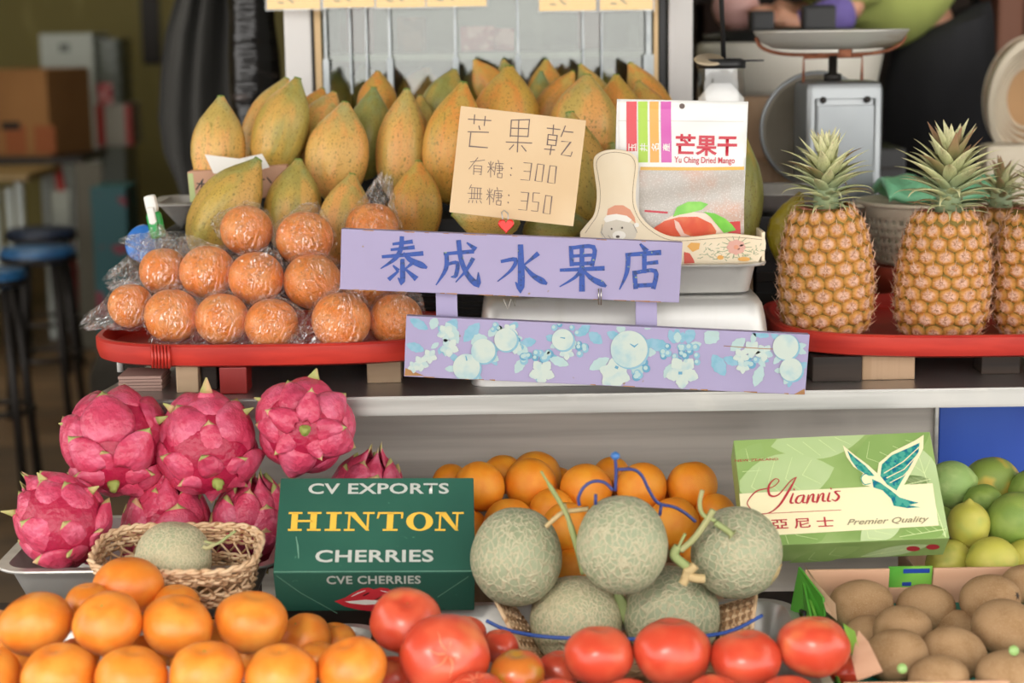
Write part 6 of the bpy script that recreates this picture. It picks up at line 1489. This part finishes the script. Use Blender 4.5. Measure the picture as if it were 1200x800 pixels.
# ---------------------------------------------------------------- cardboard price sign
def price_sign():
    Y = 2.50
    m_kr = M('kraft_paperboard', '#d9bd97', .8, layers=[((3, 120, 3), 2, .4, .7, '#d2b58e'), (5, 3, .5, .8, '#dfc6a2')]); m_pen = M('grey_marker', '#6e5e5c', .7)
    TL, TR, BL = at(540, 124, Y), at(687, 141, Y), at(530, 249, Y)
    e, fr, (w, h) = wall_panel(TL, TR, BL, .003, 'price_sign', m_kr, .0008); tag(e, 'kraft cardboard price sign handwritten with dried mango prices 300 and 350', 'sign')
    c = lambda x, y: (500+x/4, 100+y/4)
    big = [[(195, 158), (302, 165)], [(225, 138), (222, 180)], [(275, 145), (270, 188)], [(245, 190), (250, 207)], [(193, 217), (290, 220)], [(207, 222), (200, 285), (285, 292)],
     [(397, 163), (392, 240)], [(397, 163), (482, 160), (475, 240)], [(395, 200), (478, 203)], [(392, 236), (475, 240)], [(432, 165), (425, 312)], [(372, 265), (493, 270)], [(408, 278), (388, 300)], [(445, 282), (466, 308)],
     [(565, 200), (625, 207)], [(595, 185), (592, 228)], [(570, 230), (612, 235), (605, 282), (565, 278), (570, 230)], [(568, 254), (608, 258)], [(552, 298), (600, 302)], [(585, 282), (578, 325)], [(650, 190), (630, 240)], [(640, 215), (686, 220)], [(632, 262), (675, 265), (630, 325), (675, 332), (682, 312)]]
    sm = [[(205, 358), (272, 350)], [(240, 338), (198, 392)], [(222, 375), (220, 418)], [(222, 375), (258, 378), (255, 420), (248, 416)], [(222, 390), (256, 392)], [(222, 403), (256, 405)]]
    tang = [[(300, 355), (300, 430)], [(285, 382), (318, 384)], [(290, 362), (297, 375)], [(313, 360), (305, 375)], [(298, 388), (286, 408)], [(302, 388), (315, 404)], [(335, 350), (338, 362)], [(322, 365), (360, 367)], [(325, 366), (317, 420)], [(330, 378), (354, 379), (354, 398)], [(326, 388), (361, 389)], [(330, 398), (354, 399)], [(341, 370), (341, 410)], [(332, 412), (354, 413), (352, 433), (332, 431), (332, 412)]]
    wu = [[(210, 465), (200, 485)], [(205, 478), (258, 482)], [(192, 505), (260, 508)], [(200, 530), (258, 532)], [(212, 482), (210, 530)], [(225, 482), (223, 530)], [(239, 482), (237, 531)], [(252, 482), (250, 532)], [(200, 538), (196, 550)], [(216, 538), (214, 550)], [(233, 539), (235, 551)], [(250, 539), (257, 552)]]
    dig = [[(455, 362), (492, 365), (482, 445), (440, 441)], [(455, 402), (487, 404)], [(520, 368), (550, 372), (540, 452), (508, 447), (520, 368)], [(578, 376), (608, 380), (600, 460), (567, 455), (578, 376)], [(442, 500), (478, 503), (468, 585), (430, 581)], [(442, 541), (473, 542)], [(530, 505), (500, 503), (496, 545), (525, 548), (520, 590), (490, 587)], [(558, 515), (587, 520), (578, 603), (546, 598), (558, 515)]]
    col = [[(396, 386), (398, 390)], [(393, 418), (395, 422)], [(384, 513), (386, 517)], [(381, 547), (383, 551)]]
    pen = lambda L, w_: fr.strokes('handwriting', [[c(*p) for p in s] for s in L], m_pen, w_, lift=.0005)
    pen(big, .0014); pen(sm, .0009); pen(tang, .0009); pen([[(x-5, y+128) for x, y in s] for s in tang], .0009); pen(wu, .0009); pen(dig, .0009); pen(col, .0015)
    # heart clip
    P = at(593, 264, Y-.02); g = empty('heart_clip', P); tag(g, 'small red heart clip with a metal spring under the cardboard sign', 'clip')
    hp = []
    for k in range(40):
        t = 2*PI*k/40; hp.append((16*math.sin(t)**3*.0007, (13*math.cos(t)-5*math.cos(2*t)-2*math.cos(3*t)-math.cos(4*t))*.0007))
    obj('heart', loft('h', [[(x*s, y_, z*s) for x, z in hp] for s, y_ in ((.85, -.004), (1, -.0025), (1, .0025), (.85, .004))]), M('glossy_red', '#d8281f', .25), g)
    obj('spring_wire', tube('s', [(-.004, 0, .006), (-.006, .004, .018), (-.002, .010, .02), (.003, .004, .016), (.003, 0, .006)], .0009), m_pan, g)
price_sign()

# ---------------------------------------------------------------- pan, box, panel, pouch
x0, x1 = at(742, 310, 2.60).x, at(889, 310, 2.60).x
zt = at(820, 309, 2.60).z; zb = at(820, 347, 2.60).z
pan('steel_pan', x0-.16, x1, 2.60, 2.80, zb, zt-zb, 'shallow steel pan holding the mango pouch and wooden panel', m_pan, .010, .014, .03)
def metal_box():
    Y0 = 2.56; zt2 = zb-.0006; xl, xr = at(560, 350, Y0).x, at(905, 350, Y0).x; xc = (xl+xr)/2; w = xr-xl
    def L(dw, z, r=.03): return [(x, y, z) for x, y in rrect(w+2*dw, .26+2*dw, r, 6)]
    h = zt2-CZ
    o = obj('upturned_metal_pan', loft('mb', [L(.012, .0), L(.012, .004), L(.006, .02), L(-.004, h*.75), L(-.008, h-.012), L(-.014, h-.003), L(-.024, h)]), m_alu, None, (xc, Y0+.14, CZ+.0005)); tag(o, 'large upturned white metal pan behind the name sign', 'pan')
metal_box()
def dog_panel():
    Y = 2.615
    m_pl = M('cream_painted_plywood', '#ebdcc0', .55, layers=[(12, 3, .4, .7, '#e6d5b6')]); m_line = M('brown_line', '#8b7356', .6)
    c = lambda x, y: (680+x/3.077, 100+y/3.077)
    out = [(0, 530), (20, 505), (48, 470), (58, 430), (60, 380), (52, 320), (48, 285), (52, 258), (75, 240), (110, 232), (150, 233), (185, 245), (205, 265), (210, 295), (203, 350), (200, 400), (205, 440), (225, 480), (262, 515), (310, 540), (360, 548), (420, 545), (480, 538), (540, 534), (600, 540), (655, 548), (668, 560), (668, 590), (650, 620), (640, 640), (380, 650), (0, 650)]
    P3 = crom([Vector((*c(*p), 0)) for p in out[:28]], 3)
    pts = [(p.x, p.y) for p in P3]+[c(*p) for p in out[28:]]
    O = at(*c(0, 530), Y); tag_e = empty('dog_panel', (O.x, Y, O.z)); tag(tag_e, 'cream wooden panel with a rounded handle, drawn puppy in a red cap and flowers', 'wooden panel')
    bpy.context.view_layer.update()
    fr = Frame(O, (1, 0, 0), (0, 0, 1), tag_e)
    uv = [fr.uv(*p) for p in pts]
    # solid panel
    bm = bmesh.new(); vs = [bm.verts.new((u, 0, v)) for u, v in uv]; f = bm.faces.new(vs); r = bmesh.ops.extrude_face_region(bm, geom=[f])
    for v in r['geom']:
        if isinstance(v, bmesh.types.BMVert): v.co.y += .006
    bmesh.ops.recalc_face_normals(bm, faces=bm.faces); obj('panel_board', bm, m_pl, tag_e)
    # back wall of holder, side piece
    q = lambda px, py, Y2: at(px, py, Y2)-tag_e.location
    a = q(*c(668, 560), Y+.004); 
    obj('side_board', boxbm(.005, .06, .05, .001, a.x-.003, .036, a.z-.012), m_pl, tag_e)
    ins = [(18, 532), (40, 500), (60, 470), (70, 430), (72, 380), (64, 320), (58, 285), (66, 262), (90, 246), (130, 241), (175, 250), (195, 272), (198, 300), (192, 350), (189, 400), (194, 442), (216, 488), (256, 525), (305, 552), (360, 560), (430, 556), (500, 550), (560, 547), (655, 556)]
    fr.strokes('border_line', [[c(*p) for p in ins]], m_line, .0007, smoothk=3)
    grey = M('grey_drawing', '#d8d0c0', .7); dark = M('dark_drawing', '#5b524a', .7); coral = M('coral_drawing', '#dd9a7c', .7); wht = M('white_drawing', '#f3efe6', .7); grn = M('green_drawing', '#93a07e', .7); rose = M('rose_drawing', '#d9a596', .7); ora = M('amber_drawing', '#e3aa5c', .7); redd = M('red_drawing', '#cf5a4c', .7)
    el = lambda x, y, a_, b_, n=20: [c(x+a_*math.cos(2*PI*k/n), y+b_*math.sin(2*PI*k/n)) for k in range(n)]
    fr.decal('drawn_puppy', [[c(*p) for p in ((85, 505), (90, 490), (120, 482), (160, 484), (190, 498), (205, 520), (200, 548), (180, 560), (80, 552), (72, 530))]], grey, .0004); fr.decal('drawn_muzzle', [el(140, 540, 24, 16)], wht, .0006)
    fr.decal('drawn_cap', [[c(*p) for p in ((95, 470), (100, 445), (125, 432), (155, 432), (180, 448), (196, 475), (200, 498), (180, 480), (150, 468), (115, 468))]], coral, .0006); fr.decal('cap_band', [[c(*p) for p in ((84, 482), (95, 468), (130, 463), (168, 470), (186, 484), (176, 494), (130, 484), (92, 494))], el(203, 503, 9, 8)], wht, .0008)
    fr.decal('drawn_face', [el(113, 517, 3.5, 4), el(151, 513, 3.5, 4), el(135, 545, 7, 5)], dark, .001)
    fr.strokes('drawn_fur', [[(*c(80, 500), .0005), (*c(76, 530), .0005), (*c(90, 550), .0005)], [(*c(190, 500), .0005), (*c(205, 530), .0005)], [(*c(100, 540), .0005), (*c(110, 552), .0005)]], dark, lift=.0009)
    # flowers lower right
    fl = []
    for k in range(8): fl.append(el(562+22*math.cos(k*PI/4), 583+18*math.sin(k*PI/4), 13, 10, 10))
    fr.decal('drawn_rose', fl+[el(562, 583, 14, 12)], rose, .0006); fr.decal('drawn_rose_heart', [el(562, 583, 9, 8)], coral, .0009)
    L = []; rnd = random.Random(3)
    for k in range(70):
        x, y = rnd.uniform(430, 650), rnd.uniform(575, 628)
        if math.hypot(x-562, (y-583)*1.2) < 34: continue
        a_ = rnd.uniform(0, 6.28); L.append([(*c(x, y), .0004), (*c(x+14*math.cos(a_), y+10*math.sin(a_)), .0012)])
    for k in range(14): a_ = 2*PI*k/14; L.append([(*c(562+34*math.cos(a_), 583+26*math.sin(a_)), .0012), (*c(562+56*math.cos(a_), 583+40*math.sin(a_)), .0008)])
    fr.strokes('drawn_leaves', L, grn, lift=.0005)
    fr.decal('drawn_bits', [[c(*p) for p in ((385, 580), (400, 566), (432, 568), (428, 590), (405, 600))], el(590, 626, 22, 8), el(505, 620, 12, 8)], ora, .0007); fr.decal('drawn_red_shape', [[c(*p) for p in ((374, 600), (395, 605), (410, 630), (412, 640), (374, 642))]], redd, .0007)
    for k in range(20): pass
dog_panel()
def mango_pouch():
    Y = 2.655
    TL, TR, BL = at(723, 116, Y), at(877, 119, Y), at(730, 290, Y)
    ex = (TR-TL).normalized(); w = (TR-TL).length; ez = Vector((0, .0, 1)); ez = (ez-ex*ez.dot(ex)).normalized(); h = (TL-BL).length; n = ex.cross(ez); n = n if n.y < 0 else -n
    R = Matrix((ex, -n, ez)).transposed().to_4x4(); R.translation = TL+ex*w/2-ez*h
    e = empty('mango_pouch', mat=R); bpy.context.view_layer.update(); tag(e, 'white dried mango pouch with red Chinese lettering and coloured stripes', 'pouch')
    fr = Frame(TL, ex, ez, e)
    def bulge(u, v):
        s, t = u/w, -v/h
        if not (0 <= s <= 1 and 0 <= t <= 1): return 0
        b = .013*math.sin(PI*s)**.6*min(1, max(0, (t-.06))/.35)
        return b+.0010*math.sin(s*9+t*5)+.0008*math.sin(t*23+s*4)
    fr.bulge = bulge; fr.bulged = True
    nx, nz = 30, 36; vs, fs = [], []; inv = e.matrix_world.inverted()
    for side in (0, 1):
        for j in range(nz+1):
            for i in range(nx+1):
                u, v = w*i/nx, -h*j/nz; P = fr.P(u, v) if side == 0 else fr.O+fr.ex*u+fr.ez*v-fr.n*(.002+bulge(u, v)*.8); vs.append(inv @ P)
    n1 = (nx+1)*(nz+1)
    for j in range(nz):
        for i in range(nx):
            a = j*(nx+1)+i; fs.append((a, a+1, a+nx+2, a+nx+1)); a += n1; fs.append((a+nx+1, a+nx+2, a+1, a))
    rim = list(range(nx+1))+[j*(nx+1)+nx for j in range(1, nz+1)]+[nz*(nx+1)+i for i in range(nx-1, -1, -1)]+[j*(nx+1) for j in range(nz-1, 0, -1)]
    for k in range(len(rim)): a, b = rim[k], rim[(k+1) % len(rim)]; fs.append((b, a, a+n1, b+n1))
    m_po = M('glossy_white_pouch', '#e9e8e4', .25, layers=[((3, 3, 3), 2, .4, .7, '#dcdcd8')], bump=[((30, 30, 18), .35, .004)], coat=.5)
    obj('pouch_film', mesh('po', vs, fs), m_po, e)
    c = lambda x, y: (680+x/3.077, 100+y/3.077)
    def strip(name, x0, x1, y0, y1, mt, lf=.0008, n=24, mfull=1):
        q = []
        m_ = max(1, int(mfull))
        for j in range(n):
            a, b = y0+(y1-y0)*j/n, y0+(y1-y0)*(j+1)/n
            for i in range(m_):
                p, r_ = x0+(x1-x0)*i/m_, x0+(x1-x0)*(i+1)/m_; q.append([c(p, a), c(r_, a), c(r_, b), c(p, b)])
        return fr.decal(name, q, mt, lf, one=True)
    strip('red_stripe', 166, 203, 58, 236, M('stripe_red', '#d8404a', .3)); strip('green_stripe', 208, 242, 58, 276, M('stripe_lime', '#a9cf3c', .3)); strip('orange_stripe', 250, 282, 58, 276, M('stripe_orange', '#f3a94c', .3)); strip('pink_stripe', 290, 327, 58, 276, M('stripe_pink', '#cf5aae', .3))
    rp = M('pouch_red_print', '#c3283c', .35)
    fr.text('red_lettering', '芒果干', *c(340, 250), *c(566, 178), rp, bold=.028, lift=.0012)
    fr.text('red_small_lettering', 'Yu Ching Dried Mango', *c(336, 283), *c(556, 258), rp, bold=.01, lift=.0012)
    for ch, x in (('玉', 172), ('井', 213), ('名', 254), ('產', 294)): fr.text('white_lettering', ch, *c(x, 236), *c(x+28, 208), m_wprint, bold=.012, lift=.0014, rot90=True)
    strip('gold_band', 215, 590, 292, 304, M('gold_band_print', '#e0b048', .3), .0010, 2, 20)
    m_win = M('halftone_window', '#b8b2aa', .3, layers=[(14, 3, .45, .7, '#c9a08c'), ((420, 420, 420), 0, .40, .2, '#cfcac4', 'dots')], coat=.4)
    strip('pouch_window', 212, 590, 305, 540, m_win, .0009, 16, 20)
    el = lambda x, y, a_, b_, n=22, rot=0: [c(x+a_*math.cos(2*PI*k/n)*math.cos(rot)-b_*math.sin(2*PI*k/n)*math.sin(rot), y+a_*math.cos(2*PI*k/n)*math.sin(rot)+b_*math.sin(2*PI*k/n)*math.cos(rot)) for k in range(n)]
    fr.decal('printed_mango_pale', [[c(*p) for p in ((285, 540), (270, 515), (290, 488), (330, 465), (400, 452), (460, 460), (510, 490), (530, 520), (525, 540))]], M('pale_mango_print', '#efd6c4', .35), .0014)
    fr.decal('printed_mango', [[c(*p) for p in ((255, 540), (262, 510), (300, 485), (352, 470), (420, 470), (470, 495), (488, 522), (484, 540))]], M('mango_red_print', '#d8563a', .35, layers=[(30, 3, .4, .7, '#e07a4c')]), .0017)
    fr.decal('printed_gloss', [[c(*p) for p in ((335, 480), (352, 490), (372, 530), (395, 540), (360, 540), (340, 510))]], M('mango_gloss_print', '#e9c3b4', .35), .0020)
    fr.decal('printed_red_corner', [[c(*p) for p in ((530, 540), (536, 490), (575, 488), (578, 540))]], M('dark_red_print', '#c83a36', .35), .0016)
    g = M('leaf_green_print', '#6fc23c', .3, layers=[(30, 2, .4, .7, '#8fd455')])
    fr.decal('printed_leaf', [[c(*p) for p in ((330, 470), (345, 435), (385, 416), (430, 416), (458, 425), (435, 445), (395, 455), (355, 462))], [c(*p) for p in ((440, 452), (480, 458), (520, 478), (545, 500), (560, 520), (515, 530), (490, 500), (465, 470))]], g, .0022)
    fr.strokes('red_small_lettering', [[(*c(232, 450), .003), (*c(310, 455), .003)]], rp, lift=.0018)
    fr.decal('hang_hole', [el(367, 75, 10, 10)], M('hole_shadow', '#6a5b55', .6), .001)
    fr.strokes('zip_line', [[c(138+450*k/20, 127+3*k/20) for k in range(21)]], M('zip_grey', '#c9c8c2', .3), .0012)
mango_pouch()

# ---------------------------------------------------------------- left of the oranges
def left_bits():
    Y = 2.93
    e, fr, (w, h) = wall_panel(at(219, 201, Y), at(336, 193, Y), at(222, 238, Y), .06, 'written_carton', M('pinkish_carton', '#d0a58a', .8, layers=[(8, 3, .4, .7, '#c99c80')]), .003); tag(e, 'pinkish cardboard carton edge with black handwriting behind the front papayas', 'carton')
    fr.strokes('handwriting', [[(230, 222, .002), (238, 210, .002)], [(231, 215, .002), (243, 216, .002)], [(237, 212, .002), (235, 228, .002)], [(244, 212, .002), (243, 228, .002)], [(302, 211, .002), (310, 210, .002)], [(306, 206, .002), (305, 216, .002)], [(313, 208, .002), (318, 214, .002)]], m_black)
    fr.decal('green_end_print', [[(220, 203), (226, 203), (230, 237), (223, 237)]], M('pale_green_print', '#b9c78c', .7))
    # torn white paper
    P = at(276, 193, 2.90); bm = bmesh.new()
    pts = [(240, 181, 2.915), (280, 186, 2.90), (307, 180, 2.91), (316, 196, 2.885), (285, 204, 2.88), (250, 203, 2.885)]
    vs = [bm.verts.new(at(*p)-P) for p in pts]; f = bm.faces.new(vs); r = bmesh.ops.extrude_face_region(bm, geom=[f])
    for v in r['geom']:
        if isinstance(v, bmesh.types.BMVert): v.co.y += .0012
    bmesh.ops.recalc_face_normals(bm, faces=bm.faces); tag(obj('paper_sheet', bm, m_paper, None, P), 'torn white paper sheet tucked on the pinkish carton', 'paper')
    # metal pan and its stand
    Yp = 2.97; P = at(222, 270, Yp); zt = at(215, 236, Yp).z; zb_ = at(222, 268, Yp).z
    o = obj('steel_pan', pan_mesh(.07, .14, zt-zb_, .02, .018, .03), m_pan, None, (at(212, 250, Yp).x, Yp+.04, zb_)); tag(o, 'small steel pan sticking out left of the papayas', 'pan')
    o = box('black_crate', (.06, .14, zb_-CZ-.0005), (at(214, 260, Yp).x, Yp+.04, CZ), m_black, None, .003); tag(o, 'black crate under the small steel pan at the left', 'crate')
    # green and white squeeze bottle top
    gb = M('green_plastic', '#2fa052', .3); wp = M('white_plastic', '#e8e6e0', .35)
    B, T = at(186, 278, 2.80), at(175, 229, 2.80); e = empty('clip_dispenser', B, qrot(T-B)); L = (T-B).length
    tag(e, 'green and white plastic pen like dispenser sticking up behind the wrapped oranges', 'dispenser')
    obj('green_body', lathe('g', [(0, 0), (.011, 0), (.0125, .004), (.0125, L*.52), (.010, L*.60), (0, L*.60)], 20), gb, e)
    obj('green_side', boxbm(.012, .014, L*.4, .003, .014, 0, L*.2), gb, e)
    obj('white_cap', boxbm(.019, .018, L*.42, .005, 0, 0, L*.6+L*.2), wp, e); obj('white_trigger', boxbm(.009, .012, L*.45, .003, .0155, 0, L*.52), wp, e)
    P = at(172, 287, 2.86); o = obj('blue_disc_cap', lathe('bc', [(0, 0), (.028, 0), (.03, .004), (.03, .016), (.026, .02), (0, .02)], 32), M('bright_blue_plastic', '#2f72c4', .35), None, P, (math.radians(70), 0, math.radians(-20))); tag(o, 'bright blue round plastic lid behind the wrapped oranges', 'lid')
    # loose clear bag over the back of the left oranges
    P = at(190, 300, 2.74); me = bag_mesh(77, [((-.8, 0, -.2), .7, .4), ((.6, 0, .2), .4, .4)])
    o = obj('loose_plastic_bag', me, None, None, at(205, 290, 2.80), (0, .3, .2), (.045, .03, .022)); tag(o, 'empty loose clear plastic bag lying behind the left wrapped oranges', 'bag')
    # white rod under the tray
    a = at(140, 412, 2.72); tag(obj('white_rod', tube('r', [(a.x, 2.72, CZ+.001), (a.x, 2.72, LTZ-.001)], .005, seg=12), m_white), 'short white plastic rod standing under the left end of the red tray', 'rod')
left_bits()

# ---------------------------------------------------------------- pineapples
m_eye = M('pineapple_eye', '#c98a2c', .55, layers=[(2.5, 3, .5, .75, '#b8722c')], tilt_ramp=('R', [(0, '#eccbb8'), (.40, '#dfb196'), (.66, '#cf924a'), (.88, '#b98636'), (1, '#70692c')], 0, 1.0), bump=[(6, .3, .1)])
m_spike = M('pineapple_bract', '#dcb59a', .65, layers=[(3, 2, .4, .7, '#b98a6a')]); m_pbody = M('pineapple_flesh_skin', '#7a6a2c', .7, layers=[(30, 2, .4, .7, '#8a5c2a')])
def eye_mesh(seed):
    rnd = random.Random(seed); vs = [(0, 0, .30)]; fs = []; n = 12
    rings = [(.20, .30), (.42, .33), (.66, .27), (.86, .13), (.98, -.08)]
    for r, z in rings:
        for k in range(n):
            a = 2*PI*k/n; hexf = 1/max(math.cos(((a+PI/6) % (PI/3))-PI/6), .8)*.93
            rr = r*hexf; jz = rnd.uniform(-.035, .035) if r < .7 else 0
            vs.append((rr*math.cos(a), rr*math.sin(a)*.92, z+jz))
    for k in range(n): fs.append((0, 1+k, 1+(k+1) % n))
    for i in range(len(rings)-1):
        for k in range(n): a, b = 1+i*n+k, 1+i*n+(k+1) % n; fs.append((a, a+n, b+n, b))
    # dry little bracts radiating from the middle
    base = len(vs); ns = 7
    me = None; sv, sf = [], []
    for k in range(ns):
        a = 2*PI*k/ns+rnd.uniform(-.3, .3); ln = rnd.uniform(.5, .85) if k else 1.25
        if k == 0: a = PI/2
        d = (math.cos(a), math.sin(a)); p = (-d[1], d[0]); b = len(vs)
        vs += [(d[0]*.06+p[0]*.09, d[1]*.06+p[1]*.09, .28), (d[0]*.06-p[0]*.09, d[1]*.06-p[1]*.09, .28), (d[0]*ln, d[1]*ln, .42+.30*rnd.random()+(.35 if k == 0 else 0)), (d[0]*.1, d[1]*.1, .42)]
        sf += [(b, b+3, b+2), (b+3, b+1, b+2), (b+1, b, b+2), (b, b+1, b+3)]
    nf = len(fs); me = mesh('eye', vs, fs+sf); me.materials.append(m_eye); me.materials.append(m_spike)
    for i, p in enumerate(me.polygons):
        if i >= nf: p.material_index = 1; p.use_smooth = False
    return me
EYES = [eye_mesh(k) for k in range(4)]
def leafm(name, col1, col2, col3): return M(name, col1, .5, layers=[((40, 40, 2), 2, .45, .7, col3)], tilt_ramp=('Z', [(0, '#8a9a78'), (.45, col1), (.9, col2), (1, '#a07a58')], 0, 1))
m_leaf = [leafm('crown_leaf_green', '#aeb688', '#dcd6a8', '#9ea87c'), leafm('crown_leaf_pale', '#d0d29c', '#e8e2b6', '#bec28c'), leafm('crown_leaf_dry', '#8f8a5a', '#a0745a', '#9a8660')]
def crown_leaf(curl, tip, wd):
    """unit-length leaf rising along +Z, bending toward +X, channelled"""
    n = 12; vs, fs = [], []; x = z = 0; ang = .15; 
    for i in range(n+1):
        t = i/n; w = wd*(1-t**1.7)**.8*(.75+.6*math.sin(PI*min(1, t*1.2))*.5); w = max(w, .004)
        for side in (0, 1):
            for j in (-1, -.5, 0, .5, 1):
                ch = .35*w*(j*j); tx, tz = math.cos(ang), -math.sin(ang)
                vs.append((x-ch*math.cos(ang)*1.0 + (-.02*(1-t) if side else 0)*math.cos(ang), j*w, z+ch*math.sin(ang)+(.02*(1-t) if side else 0)*math.sin(ang)))
        ang += (curl/n)*(1+1.2*t)+(tip/n if t > .75 else 0); x += math.sin(ang)/n; z += math.cos(ang)/n
    for i in range(n):
        a = i*10; b = a+10
        for j in range(4): fs.append((a+j, a+j+1, b+j+1, b+j)); fs.append((b+5+j, b+6+j, a+6+j, a+5+j))
        fs.append((a, b, b+5, a+5)); fs.append((a+4, a+9, b+9, b+4))
    return mesh('crown_leaf', vs, fs)
LV = [crown_leaf(.25, 0, .15), crown_leaf(.40, .3, .13), crown_leaf(.6, 2.6, .12), crown_leaf(.10, -.3, .17)]
for l in LV: l.materials.append(m_leaf[0])
def pineapple(cx, yt, yb, wpx, Y, crown_top, crown_w, label, lean=0., seed=1, dens=1.0, dry=.15):
    rnd = random.Random(seed); B = at(cx, yb, Y); T = at(cx, yt, Y); h = (T-B).length; R = wpx/2*dep(B)/F*.93
    e = empty('pineapple', B, (0, lean, rnd.uniform(0, 6.28))); tag(e, label, 'pineapple', 'pineapples on the red tray')
    def rad(t): return R*(1-.34*max(0, (t-.38)/.62)**2.3-.22*max(0, (.32-t)/.32)**2.4)*(1 if t < .95 else 1-(t-.95)*3)
    prof = [(0, 0)]+[(rad(i/20)*.985*(.8 if i == 0 else 1), h*i/20) for i in range(21)]+[(0, h)]
    obj('fruit_body', lathe('pb', prof, 40), m_pbody, e)
    rows = 10; pitch = h/(rows-.4)*.985; per = 15
    for j in range(rows):
        t = (j+.5)/rows; z = h*t; r = rad(t)
        for k in range(per):
            a = 2*PI*(k+j*.56)/per; z = min(h*.985, max(h*.02, h*t+pitch*((k+.56*j)/per % 1-.5))); r = rad(z/h)
            dt = .04; slope = math.atan2(rad(max(0, t-dt))-rad(min(1, t+dt)), 2*dt*h)
            n = Vector((math.cos(a)*math.cos(slope), math.sin(a)*math.cos(slope), math.sin(slope)))
            up = Vector((-math.cos(a)*math.sin(slope), -math.sin(a)*math.sin(slope), math.cos(slope))); tx = up.cross(n)
            M3 = Matrix((tx, up, n)).transposed().to_4x4(); sx = 2*PI*r/per*.56; sz = pitch*.66
            M3.translation = Vector((r*math.cos(a), r*math.sin(a), z+rnd.uniform(-.0008, .0008))) - n*.001
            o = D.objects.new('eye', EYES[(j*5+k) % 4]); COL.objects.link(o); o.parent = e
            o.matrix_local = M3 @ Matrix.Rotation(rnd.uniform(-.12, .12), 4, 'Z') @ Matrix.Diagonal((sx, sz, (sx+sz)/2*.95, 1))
    ch = (at(cx, crown_top, Y)-T).length; cwr = crown_w/2*dep(B)/F
    # small red bracts at the neck then crown leaves in a spiral
    core = obj('crown_core', lathe('cc', [(0, 0), (.020, 0), (.017, ch*.3), (.007, ch*.55), (0, ch*.6)], 16), m_leaf[0], e, (0, 0, h-.004))
    for k in range(16):
        a = 2*PI*k/16; o = obj('neck_bract', LV[3], None, e, (.018*math.cos(a), .018*math.sin(a), h-.004), None, .030); o.rotation_euler = (0, 1.2, a); o.rotation_euler = (Matrix.Rotation(a, 3, 'Z') @ Matrix.Rotation(1.15, 3, 'Y')).to_euler()
        o.material_slots[0].link = 'OBJECT'; o.material_slots[0].material = M_NB
    N = int(72*dens); ga = PI*(3-5**.5)
    for k in range(N):
        t = k/(N-1); a = k*ga; z = h-.002+ch*.50*t
        tilt = 1.02*(1-t)**.8+.08; L = ch*(.46+.14*math.sin(t*PI))*rnd.uniform(.85, 1.1)
        if t < .2: L *= .72
        if t > .8: L = ch*(.50)*rnd.uniform(.9, 1.05); tilt = .1+.25*rnd.random()
        mi = 3 if t > .75 else (2 if (t < .35 and rnd.random() < .6) else 1 if rnd.random() < .6 else 0)
        o = obj('crown_leaf', LV[mi], None, e, (.012*(1-t)*math.cos(a), .012*(1-t)*math.sin(a), z), None, (L, L*.95, L))
        o.rotation_euler = (Matrix.Rotation(a, 3, 'Z') @ Matrix.Rotation(tilt, 3, 'Y')).to_euler()
        o.material_slots[0].link = 'OBJECT'; o.material_slots[0].material = m_leaf[2] if rnd.random() < dry else m_leaf[1 if t > .55 or rnd.random() < .3 else 0]
M_NB = M('neck_bract', '#b9705e', .6)
PZ = RTZ+.0085
def pY(px, py):      # depth where the sight line meets the tray floor
    return atz(px, py, PZ).y
Yp = 2.70
pineapple(968, 243, 391, 114, 2.68, 141, 104, 'pineapple at the left of the red tray with an upright pale crown', -.03, 1)
pineapple(1101, 248, 393, 114, 2.68, 131, 112, 'pineapple in the middle of the red tray with a tall pale crown', .04, 2)
pineapple(1217, 245, 389, 114, 2.68, 170, 100, 'pineapple cut by the right edge with a dry brownish crown', .0, 3, 1.0, .55)
pineapple(1168, 242, 372, 96, 2.93, 178, 70, 'darker pineapple standing behind between the middle and right ones', -.02, 4, .8, .6)
# yellow bag at the left pineapple
def yellow_bag():
    A = [(905, 268), (905, 285), (912, 310), (922, 326)]; n = 14; vs, fs = [], []
    rows = [(938, 941, 226), (918, 943, 240), (903, 940, 258), (899, 935, 276), (903, 930, 292), (911, 928, 308), (920, 926, 326)]
    for side in (0, 1):
        for (a, b, y) in rows:
            for k in range(n):
                t = k/(n-1); P = at(a+(b-a)*t, y, 2.80); s = .012*math.sin(PI*t)+.004*math.sin(t*14+y*.1); vs.append((P.x, P.y+(-s if side == 0 else .012+s), P.z))
    m1 = n*len(rows)
    for i in range(len(rows)-1):
        for k in range(n-1): a = i*n+k; fs.append((a, a+1, a+n+1, a+n)); a += m1; fs.append((a+n, a+n+1, a+1, a))
    rim = list(range(n))+[i*n+n-1 for i in range(1, len(rows))]+[(len(rows)-1)*n+k for k in range(n-2, -1, -1)]+[i*n for i in range(len(rows)-2, 0, -1)]
    for k in range(len(rim)): a, b = rim[k], rim[(k+1) % len(rim)]; fs.append((b, a, a+m1, b+m1))
    tag(obj('yellow_bag', mesh('yb', vs, fs), M('yellow_plastic_film', '#b5a22c', .35, layers=[(10, 2, .4, .7, '#a08f28')], bump=[(60, .5, .01)])), 'dull yellow plastic bag hanging left of the first pineapple', 'bag')
yellow_bag()
